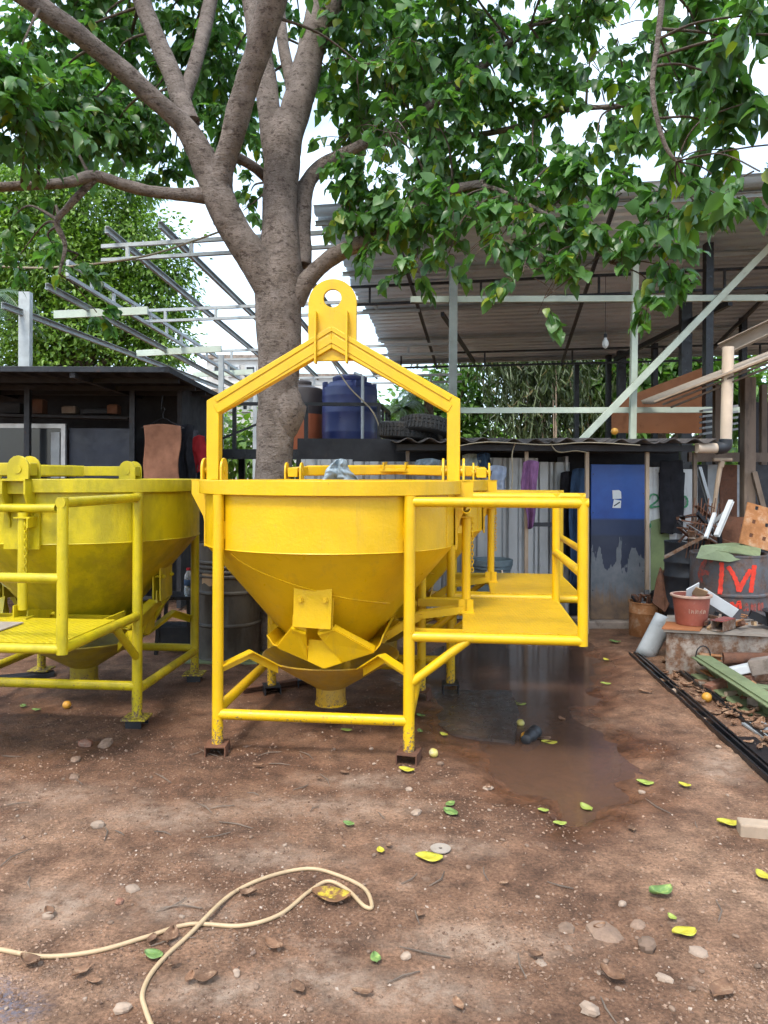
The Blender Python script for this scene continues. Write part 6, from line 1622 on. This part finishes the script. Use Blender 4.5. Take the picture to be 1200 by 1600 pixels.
long_bar('steel_bar', 'second thin black bar lying tight against the first one', (1053, 1042), (1206, 1160), 0.038, 0.043, 0.016, 0.018, M['black_steel'], 'beam', 1.0)
gb = thing('steel_beam', 'long pale green steel channel beam at the lower right pile', 'beam', G(1092, 1062))
a, e = P(1094, 1038, 5.85), P(1215, 1118, 4.72)
MB().channel(a, e, 0.13, 0.14, 0.008).build('section', M['green_steel'], gb, world=True, smooth=0)
MB().channel(a + Vector((0.02, -0.0, 0.078)), e + Vector((0.02, 0, 0.078)), 0.11, 0.008, 0.004).build('cover_strip', M['green_steel'], gb, world=True, smooth=0)
rp_ = a + Vector((0, 0, 0.06))
MB().tube([tuple(rp_ + Vector((0.02 + 0.055 * math.cos(t), -0.02, 0.02 + 0.075 * math.sin(t)))) for t in np.linspace(0, 2 * math.pi, 17)[:-1]], 0.005, 6, closed=True).build('wire_loop', M['steel_dark'], gb, world=True, smooth=60)
for k, (pa, pb, Y, w_, h, mt, lab_) in enumerate((((1130, 1050), (1175, 1040), 5.75, 0.10, 0.06, 'paper', 'white squared bar lying across the pile at the right edge'),
        ((1138, 1062), (1178, 1056), 5.72, 0.10, 0.05, 'rust', 'brown rusty flat lying under the white bar'),
        ((1175, 1040), (1215, 1034), 5.65, 0.12, 0.11, 'concrete', 'grey concrete lump at the right edge of the pile'),
        ((1165, 1072), (1215, 1078), 5.45, 0.09, 0.06, 'green_steel', 'short green offcut at the right edge of the pile'),
        ((1155, 1066), (1190, 1078), 5.6, 0.07, 0.05, 'white_steel', 'short white tube offcut in the pile'),
        ((1160, 1085), (1205, 1100), 5.3, 0.05, 0.03, 'rust_orange', 'thin orange rusty strip in the pile'),
        ((1175, 1062), (1200, 1082), 5.5, 0.03, 0.02, 'rust_orange', 'narrow rusty lath sticking out of the pile'))):
    a, e = P(*pa, Y), P(*pb, Y - 0.1)
    tag(MB().beam(a, e, w_, h).build('offcut', M[mt], loc=a, world=True, smooth=0, bevel=0.006), lab_, 'offcut')
o = MB().plate3([G(1149, 1150, .03), G(1182, 1150, .03), G(1235, 1195, .03), G(1235, 1225, .03)], 0.012).build('steel_plate', M['black_steel'], loc=G(1180, 1170), world=True, smooth=0); tag(o, 'black steel plate lying between the bars at the right edge', 'metal plate')
o = MB().plate3([G(1160, 1128, .04), G(1195, 1126, .04), G(1240, 1160, .04), G(1225, 1170, .04)], 0.012).build('steel_plate', M['steel_grey'], loc=G(1195, 1140), world=True, smooth=0); tag(o, 'grey shiny plate lying beyond the thin black bars', 'metal plate')
o = MB().box((0, 0, 0.035), (0.20, 0.08, 0.07)).build('wood_block', M['wood_pale'], loc=G(1195, 1308), smooth=0, bevel=0.008); o.rotation_euler = (0, 0, R(-12)); tag(o, 'squared timber offcut at the right edge of the yard', 'wood block')
o = MB().box((0, 0, 0.0), (0.6, 0.14, 0.035)).build('concrete_strip', M['concrete'], loc=G(1100, 1100), smooth=0, bevel=0.015); tag(o, 'broken concrete strip half buried under the black bars', 'concrete')

rb_ = random.Random(31)
for k in range(30):      # rubble and offcuts between the bars and the bench
    px = rb_.uniform(1085, 1205); py = 1052 + (px - 1085) * 0.42 + rb_.uniform(-8, 16)
    p = G(px, py); a = rb_.uniform(0, 3.14); L_ = rb_.uniform(.05, .16)
    d_ = Vector((math.cos(a), math.sin(a), rb_.uniform(-.15, .25))) * L_
    o = MB().beam(-d_, d_, rb_.choice((.03, .05, .08)), rb_.choice((.012, .03, .05))).build('rubble_piece', M[rb_.choice(('rust', 'wood_pale', 'wood_dark', 'brick', 'rust_white', 'concrete', 'rust_orange'))], loc=p + Vector((0, 0, .035 + .03 * rb_.random())), smooth=0, bevel=.004)
    tag(o, 'small offcut of wood, brick or rusty steel in the pile by the green beam', 'rubble', 'rubble by the green beam')

# ================================================================== THINGS ON THE GROUND
def snap(px, py): 
    p = G(px, py); p.z = gz(p.x, p.y); return p
# cable
cp = [(-60, 1490), (0, 1497), (70, 1508), (150, 1500), (230, 1477), (300, 1456), (380, 1458), (440, 1440), (485, 1404), (515, 1387), (545, 1400), (572, 1426), (584, 1426), (572, 1398), (530, 1377), (485, 1367), (425, 1379), (370, 1405), (330, 1446), (290, 1481), (262, 1507), (238, 1537), (226, 1567), (231, 1592), (246, 1630), (270, 1680)]
q = [];
for i, (x, y) in enumerate(cp):
    p = G(x, y); q.append((p.x, p.y, 0.0))
sm = catmull(q, 8)
zs_ = ground_z(np.array([s_[0] for s_ in sm]), np.array([s_[1] for s_ in sm]), False)
pts = [(s_[0], s_[1], float(z_) + 0.007 + 0.015 * math.exp(-((i - 17.9 * 8) / 5.0) ** 2)) for i, (s_, z_) in enumerate(zip(sm, zs_))]
tag(MB().tube(pts, 0.0072, 10).build('cable', M['cable'], loc=q[3], world=True, smooth=60), 'beige power cable looping over the dirt in the foreground', 'cable')

def ground_leaf(label, px, py, size, rz, mat, curl=0.15, tilt=0.0, group=None, wd=1.0):
    T = LEAF_T.copy(); n = 7; m = MB()
    # smoother leaf outline: grid across width
    def fn(a, b_):
        t = b_; s = (a - 0.5) * 2
        half = 0.34 * wd * (math.sin(math.pi * min(1, t * 0.96 + 0.03)) ** 0.75) * (1 - 0.25 * t)
        x = s * half; y = t - 0.5
        z = curl * (abs(s) ** 1.6) * 0.35 + curl * 0.6 * (2 * t - 1) ** 2 * 0.5 + 0.03 * math.sin(6 * t + 3 * s)
        return (x * size, y * size, z * size + 0.004)
    m.grid(fn, 6, 9)
    p = snap(px, py)
    o = m.build('fallen_leaf', mat, loc=p + Vector((0, 0, 0.008)), smooth=70, solid=0.0012)
    o.rotation_euler = (tilt, 0.0, rz)
    return tag(o, label, 'leaf', group)
gl_ = [(673, 1350, 0.13, 1.4, 'fl_yellow', 'large yellow leaf beside the round metal washer', .2), (706, 1277, 0.10, 0.7, 'fl_green', 'green leaf lying left of the puddle, nearest the camera of a pair', .15), (706, 1264, 0.07, -0.7, 'fl_green', 'smaller green leaf touching the other green leaf left of the puddle', .1),
 (547, 1297, 0.065, 1.1, 'fl_green', 'small green leaf above the cable loop', .3), (597, 1339, 0.055, 0.3, 'fl_yellow', 'tiny yellow leaf between the cable loop and the washer', .3), (877, 1294, 0.07, 1.5, 'fl_lime', 'lime green leaf at the near rim of the puddle', .25), (851, 1272, 0.06, 1.3, 'fl_lime', 'lime leaf on the puddle edge, farther than its neighbour', .2),
 (1010, 1224, 0.10, 1.1, 'fl_lime', 'lime green leaf on the mud right of the puddle', .3), (1072, 1234, 0.07, 0.9, 'fl_yellow', 'curled yellow green leaf right of the puddle', .5), (1035, 1406, 0.11, 1.8, 'fl_green', 'cupped pale green leaf in the right foreground', .8), (1053, 1444, 0.045, 0.4, 'fl_lime', 'tiny lime leaf above the large yellow one in the right foreground', .5),
 (1072, 1468, 0.10, 1.7, 'fl_yellow', 'broad bright yellow leaf in the right foreground', .35), (1140, 1294, 0.11, 1.3, 'fl_yellow', 'yellow leaf beside the timber offcut', .4), (1194, 1377, 0.08, 0.2, 'fl_yellow', 'yellow leaf cut off by the right edge', .4), (590, 1511, 0.06, 0.2, 'fl_green', 'small bright green leaf in the bottom centre', .4),
 (243, 1507, 0.08, 1.2, 'fl_green', 'dark green leaf lying against the cable', .3), (860, 1155, 0.11, 1.4, 'fl_yellow', 'yellow leaf beside the dark bottle in the puddle', .2), (850, 1149, 0.12, 1.7, 'fl_dry', 'brown leaf right behind the dark bottle', .2), (918, 1258, 0.09, 0.5, 'fl_lime', 'withered yellow green sprig on the mud', .6),
 (767, 1108, 0.09, 1.3, 'fl_lime', 'pale green leaf floating on the steel plate', .2), (800, 1092, 0.08, 1.5, 'fl_lime', 'pale green leaf floating beside another in the puddle, left one', .2), (814, 1096, 0.10, 1.6, 'fl_lime', 'pale green leaf floating beside another in the puddle, right one', .2), (659, 1125, 0.07, 1.1, 'fl_green', 'green leaf just right of the front leg', .4), (658, 1150, 0.06, 0.4, 'fl_green', 'curled green leaf right of the muddy offcut', .6), (695, 1152, 0.07, 0.8, 'fl_yellow', 'dull yellow leaf at the steel plate edge', .5),
 (637, 1211, 0.10, 1.2, 'fl_yellow', 'narrow yellow leaf under the muddy channel offcut', .3), (543, 1148, 0.08, 1.5, 'fl_lime', 'pale leaf under the middle bucket', .2), (520, 1413, 0.17, 1.35, 'fl_mixed', 'large brown and yellow leaf caught in the cable loop', .35), (38, 1112, 0.07, .7, 'fl_green', 'dark green leaf under the left bucket', .3), (58, 1118, 0.07, 1.5, 'fl_green', 'second dark green leaf under the left bucket', .3),
 (850, 970, 0.1, 1.2, 'fl_lime', 'yellow green leaf on the step edge below the platform', .3), (962, 1006, 0.12, 1.0, 'fl_green', 'green leaves at the foot of the blue door step', .4), (948, 1070, 0.09, 1.2, 'fl_lime', 'lime leaf on the wet mud before the door', .3), (948, 1030, 0.08, 0.4, 'fl_yellow', 'yellow leaf on the wet mud before the door', .3)]
for px, py, s, rz, mt, lb, cu in gl_:
    ground_leaf(lb, px, py, s * 0.85, rz, M[mt], cu * 0.55, wd=1.12)
# dry leaves
dl = random.Random(21)
dry = [(430, 1493, .09), (240, 1468 + 14, .06), (325, 1465 + 80, .09), (150, 1548, .06), (470, 1558, .08), (570, 1565, .08), (270, 1480, .10), (500, 1225, .05), (990, 1303, .06), (1130, 1560, .13), (960, 1540, .10), (720, 1585, .07), (540, 1215, .06), (405, 1206, .07), (300, 1545, .06), (390, 1408, .08), (80, 1440, .07), (50, 1520, .09), (130, 1535, .08), (275, 1523, .05), (610, 1330, .05), (765, 1235, .06), (880, 1120, .09), (1040, 1070, .1), (1010, 1085, .12), (1150, 1110, .09), (790, 1390, .05), (940, 1460, .06), (840, 1505, .06), (660, 1440, .05)]
for k, (px, py, s) in enumerate(dry):
    ground_leaf('dry curled brown leaf lying on the dirt', px, py, s * 0.8, dl.uniform(0, 6.28), M['fl_dry'], dl.uniform(.15, .5), group='dry brown leaves on the dirt', wd=dl.uniform(.7, 1.1))
for k in range(95):   # litter round the scrap bars
    t = dl.random(); px = 1010 + 190 * t + dl.uniform(10, 75) ; py = 1035 + 150 * t + dl.uniform(-5, 20)
    if px > 1215: continue
    ground_leaf('dry leaf in the litter between the black bars and the green beam', px, py, dl.uniform(.05, .10), dl.uniform(0, 6.28), M['fl_dry'], dl.uniform(.2, .7), tilt=dl.uniform(-.3, .3), group='dry leaf litter between the bars')

# stones
def stone_mesh(seed, flat=0.55):
    rg = np.random.default_rng(seed); m = MB()
    def fn(a, b_):
        th = a * 2 * math.pi; ph = (b_ - 0.5) * math.pi
        d = np.array([math.cos(th) * math.cos(ph), math.sin(th) * math.cos(ph), math.sin(ph)])
        r = 0.5 * (0.72 + 0.55 * float(fbm(d[0] * 1.5 + seed * 3.1 + 10, d[1] * 1.5 + d[2] * 1.3 + 10, seed, 3)))
        mx = max(abs(d)); r *= (0.75 + 0.25 / max(mx, .6) * .7)
        return (d[0] * r, d[1] * r * 0.75, d[2] * r * flat)
    m.grid(fn, 8, 6)
    return m
SM = {}
def stone(label, px, py, size, mat, seed, group=None, flat=0.5, cat='stone', name='stone', sink=0.12):
    key = (seed % 9, mat, flat)
    if key not in SM: SM[key] = stone_mesh(seed % 9, flat).mesh('stone', M[mat], 24)
    o = bpy.data.objects.new(name, SM[key]); COL.objects.link(o)
    p = snap(px, py); o.location = p + Vector((0, 0, size * (flat * 0.5 - sink)))
    size *= 0.8; o.scale = (size,) * 3; o.rotation_euler = (random.uniform(-.2, .2), random.uniform(-.2, .2), random.uniform(0, 6.28))
    return tag(o, label, cat, group)
big = [(155, 1300, .085, 'stone_w', 'pale rounded stone in the left foreground dirt'), (135, 1172, .12, 'brick', 'broken red brick lump left of the middle bucket, left of a pair'), (168, 1172, .12, 'stone', 'broken brown brick lump left of the middle bucket, right of a pair'), (118, 1222, .09, 'stone', 'flat pale stone below the broken bricks'),
 (120, 1196, .10, 'stone', 'flat mossy dark stone below the broken bricks'), (190, 1420, .05, 'brick', 'small reddish pebble left of the cable'), (210, 1398, .08, 'stone_w', 'whitish flat stone above the cable'), (78, 1444, .06, 'stone_w', 'pale stone at the left above the cable'), (276, 1482, .08, 'stone', 'flat brown stone lying on the cable'), (196, 1590, .07, 'stone_w', 'white stone near the cable end at the bottom'),
 (637, 1505, .055, 'stone_w', 'round whitish pebble in the bottom centre'), (652, 1276, .085, 'stone_w', 'flat pinkish stone left of the green leaf pair'), (641, 1240, .05, 'stone_w', 'small white stone below the muddy channel offcut'), (765, 1234, .08, 'stone_w', 'flat white shard at the puddle edge'), (888, 1455, .11, 'stone', 'half buried pale stone in the right foreground, left one'), (950, 1465, .19, 'stone', 'largest half buried pale stone in the right foreground'), (1000, 1450, .10, 'stone', 'upright pale stone beside the largest buried stone'), (1015, 1488, .10, 'stone', 'narrow pale stone below the upright one'),
 (892, 1488, .06, 'stone', 'grey pebble under the half buried stone'), (1094, 1495, .09, 'stone_w', 'flat tan shard right of the yellow leaf'), (1042, 1536, .07, 'stone_w', 'flat pale shard in the bottom right'), (850, 1512, .06, 'stone_w', 'flat pale chip left of the buried stones'), (926, 1590, .08, 'stone_w', 'pale stone at the bottom right edge'), (1005, 1237 + 0, .05, 'stone_w', 'white shard on the mud right of the puddle'), (1055, 1085, .07, 'stone_w', 'pale stone in the litter beside the thin bars'), (1075, 1040, .10, 'stone_w', 'pale angular stone at the foot of the steel bench'), (1125, 1172, .05, 'stone_w', 'small white stone beside the long black channels'),
 (545, 1290, .05, 'stone', 'reddish stone close to the small green leaf'), (975, 1420, .05, 'stone_w', 'small pale chip right of centre in the foreground'), (690, 1210 - 10, .05, 'stone', 'small stone near the yellow guava')]
for k, (px, py, s, mt, lb) in enumerate(big):
    stone(lb, px, py, s, mt, k + 1, flat=0.38 if 'flat' in lb or 'buried' in lb else 0.55, sink=0.24 if 'buried' in lb else 0.16)
sr = random.Random(17)
for k in range(150):
    px, py = sr.uniform(5, 1195), HZ + 1 / sr.uniform(1 / 850, 1 / 420)
    if pud_sd(np.array([G(px, py).x]), np.array([G(px, py).y]))[0] < 0.1: continue
    stone('small loose stone among the grit of the yard', px, py, sr.uniform(.012, .034), sr.choice(('stone', 'stone', 'stone', 'stone_w')), k, 'small stones scattered over the yard')
# grit: too many and too small to count
gr_ = np.random.default_rng(4); N = 17000
gy = 1 / gr_.uniform(1 / 6.2, 1 / 2.0, N * 2); gx = gr_.uniform(-1, 1, N * 2) * gy * 0.54
k_ = (pud_sd(gx, gy) > 0.05) & (fbm(gx * 2.3, gy * 2.3, 88, 4) + gr_.normal(size=N * 2) * 0.12 > 0.46)
gx, gy = gx[k_][:N], gy[k_][:N]; gzv = ground_z(gx, gy)
OCT = np.array([(1, 0, 0), (-1, 0, 0), (0, .8, 0), (0, -.8, 0), (0, 0, .6), (0, 0, -.6)]); OF = np.array([(0, 2, 4), (2, 1, 4), (1, 3, 4), (3, 0, 4), (2, 0, 5), (1, 2, 5), (3, 1, 5), (0, 3, 5)])
gm2 = leaf_mat('grit', (0.12, 0.066, 0.042), (0.33, 0.215, 0.145), (0.46, 0.36, 0.28), 0.0, 0.9, 0.975)
n = len(gx)
go2 = bpy.data.objects.new('grit', leaves_mesh('grit', np.stack([gx, gy, gzv + 0.0015], 1), gr_.normal(size=(n, 3)) * np.array([1, 1, .3]) + 1e-4, np.array([0, 0, 1.0]) + gr_.normal(size=(n, 3)) * .3, 0.0022 + 0.0065 * gr_.uniform(0, 1, n) ** 3.2, gm2, OCT, OF))
COL.objects.link(go2); tag(go2, 'loose grit and tiny pebbles scattered over the dirt', 'grit', kind='stuff')
for p_ in go2.data.polygons: p_.use_smooth = False
# twigs
for k in range(46):
    px, py = sr.uniform(20, 1190), HZ + 1 / sr.uniform(1 / 850, 1 / 430); p = snap(px, py)
    if pud_sd(np.array([p.x]), np.array([p.y]))[0] < 0.1: continue
    a = sr.uniform(0, 6.28); L_ = sr.uniform(.03, .09); b1 = sr.uniform(-.02, .02)
    m = MB().tube([(-L_ * math.cos(a), -L_ * math.sin(a), 0.006), (b1 * math.sin(a), -b1 * math.cos(a), 0.009), (L_ * math.cos(a), L_ * math.sin(a), 0.006)], [0.002, 0.003, 0.0015], 5)
    tag(m.build('twig', M['wood_dark'], loc=p, smooth=60), 'short dry twig lying on the dirt', 'twig', 'dry twigs on the dirt')
# steel plate in the puddle
m = MB(); pl_ = [(668, 1100), (690, 1078), (800, 1078), (812, 1110), (806, 1158), (750, 1153), (705, 1146), (693, 1136), (680, 1128)]
o = MB().plate3([(G(x, y).x, G(x, y).y, -0.006) for x, y in pl_], 0.016).build('steel_plate', M['plate_mud'], loc=G(740, 1120), world=True, smooth=0); tag(o, 'dark steel plate lying in the puddle beside the front leg', 'metal plate')
# washer disc
m = MB().lathe([(0.008, 0), (0.042, 0), (0.042, 0.004), (0.008, 0.004)], 28, close=True)
tag(m.build('cutting_disc', M['card'], loc=snap(691, 1335) + Vector((0, 0, .008)), smooth=30), 'round worn cutting disc lying beside the large yellow leaf', 'disc')
# fruits
def fruit(label, px, py, r, mat):
    p = snap(px, py); o = MB().lathe([(0.001, -r * .9), (r * .6, -r * .78), (r * .97, -r * .2), (r, r * .15), (r * .8, r * .65), (r * .35, r * .93), (0.001, r * .86)], 18, wob=.08, seed=int(px)).build('fruit', M[mat], loc=p + Vector((0, 0, r * .82)), smooth=60)
    o.rotation_euler = (random.uniform(-.8, .8), random.uniform(-.8, .8), 0); tag(o, label, 'fruit')
fruit('orange fruit lying under the left bucket', 106, 1113, .028, 'fruit'); fruit('yellowish fruit lying right of the front right leg', 679, 1187, .026, 'fruit_y'); fruit('yellow fruit in the puddle behind the dark bottle', 815, 1128, .026, 'fruit_y'); fruit('orange fruit touching the dark bottle in the puddle', 822, 1148, .026, 'fruit'); fruit('golden fruit lying in the litter under the thin bars', 1106, 1100, .035, 'fruit')
# dark bottle in the puddle
bt = thing('plastic_bottle', 'small black bottle lying in the puddle among fruits', 'bottle', snap(832, 1150) + Vector((0, 0, 0.035)))
bt.rotation_euler = (R(90), 0, R(-30))
MB().lathe([(0.001, -0.085), (0.036, -0.085), (0.04, -0.075), (0.04, -0.045), (0.036, -0.04), (0.036, 0.0), (0.04, 0.005), (0.038, 0.03), (0.022, 0.05), (0.02, 0.06)], 24).build('body', M['black_plastic'], bt, smooth=40)
MB().lathe([(0.024, 0.055), (0.030, 0.058), (0.030, 0.098), (0.025, 0.102), (0.001, 0.102)], 20).build('cap', M['black_plastic'], bt, smooth=40)
# board on the left platform
o = MB().box((0, 0, 0), (0.62, 0.36, 0.008)).build('board', M['card'], loc=(-2.33, 4.13, 0.728), smooth=0, bevel=0.001); o.rotation_euler = (0, 0, R(-5)); tag(o, 'grey brown board lying on the platform of the left bucket', 'board')
# things behind the left bucket
st = thing('stool', 'black metal stand behind the left bucket with a bottle on it', 'stand', (P(278, 0, 6.7).x, 6.7, 0.0))
for sx_2 in (-1, 1):
    for sy_2 in (-1, 1): MB().beam((sx_2 * .15, sy_2 * .12, 0), (sx_2 * .12, sy_2 * .10, 0.50), 0.03, 0.03, up=(0, 1, 0)).build('leg', M['black_steel'], st, smooth=0)
MB().box((0, 0, .505), (0.36, 0.30, 0.03)).build('top', M['black_steel'], st, smooth=0, bevel=.004); MB().box((0, 0, .18), (0.30, 0.24, 0.16)).build('motor_box', M['steel_dark'], st, smooth=0, bevel=.01)
gmat, nt, b, out = nt_new('clear_plastic'); b.inputs['Base Color'].default_value = (0.75, 0.83, 0.88, 1); b.inputs['Roughness'].default_value = 0.12; b.inputs['Transmission Weight'].default_value = 0.75; b.inputs['IOR'].default_value = 1.2
nn_ = add_noise(nt, 30, 3); bump(nt, b, nn_, .2)
bo_ = thing('plastic_bottle', 'clear water bottle with red cap standing behind the left bucket', 'bottle', (P(292, 0, 6.55).x, 6.62, 0.522))
MB().lathe([(0.001, 0), (0.034, 0), (0.037, .01), (0.037, .06), (0.034, .065), (0.037, .07), (0.037, .15), (0.034, .175), (0.016, .205), (0.014, .22)], 24).build('body', gmat, bo_, smooth=40)
MB().lathe([(0.0372, .085), (0.0378, .086), (0.0378, .135), (0.0372, .136)], 24).build('label_band', M['c_denim'], bo_, smooth=40)
MB().lathe([(0.016, .215), (0.019, .216), (0.019, .236), (0.001, .238)], 16).build('cap', M['c_red'], bo_, smooth=40)
o = MB().box((0, 0, 0.03), (0.5, 0.10, 0.05)).build('steel_bar', M['steel_dark'], loc=G(30, 1068), smooth=0, bevel=.006); o.rotation_euler = (0, 0, R(25)); tag(o, 'dark steel offcut lying on the dirt beneath the left bucket', 'steel offcut')
o = MB().channel((-0.3, 0, .04), (0.3, 0, .04), .06, .05, .006).build('steel_bar', M['rust'], loc=G(440, 1080), smooth=0); o.rotation_euler = (0, 0, R(32)); tag(o, 'rusty channel lying under the middle bucket beside its rear left leg', 'steel offcut')
bpy.context.view_layer.update()
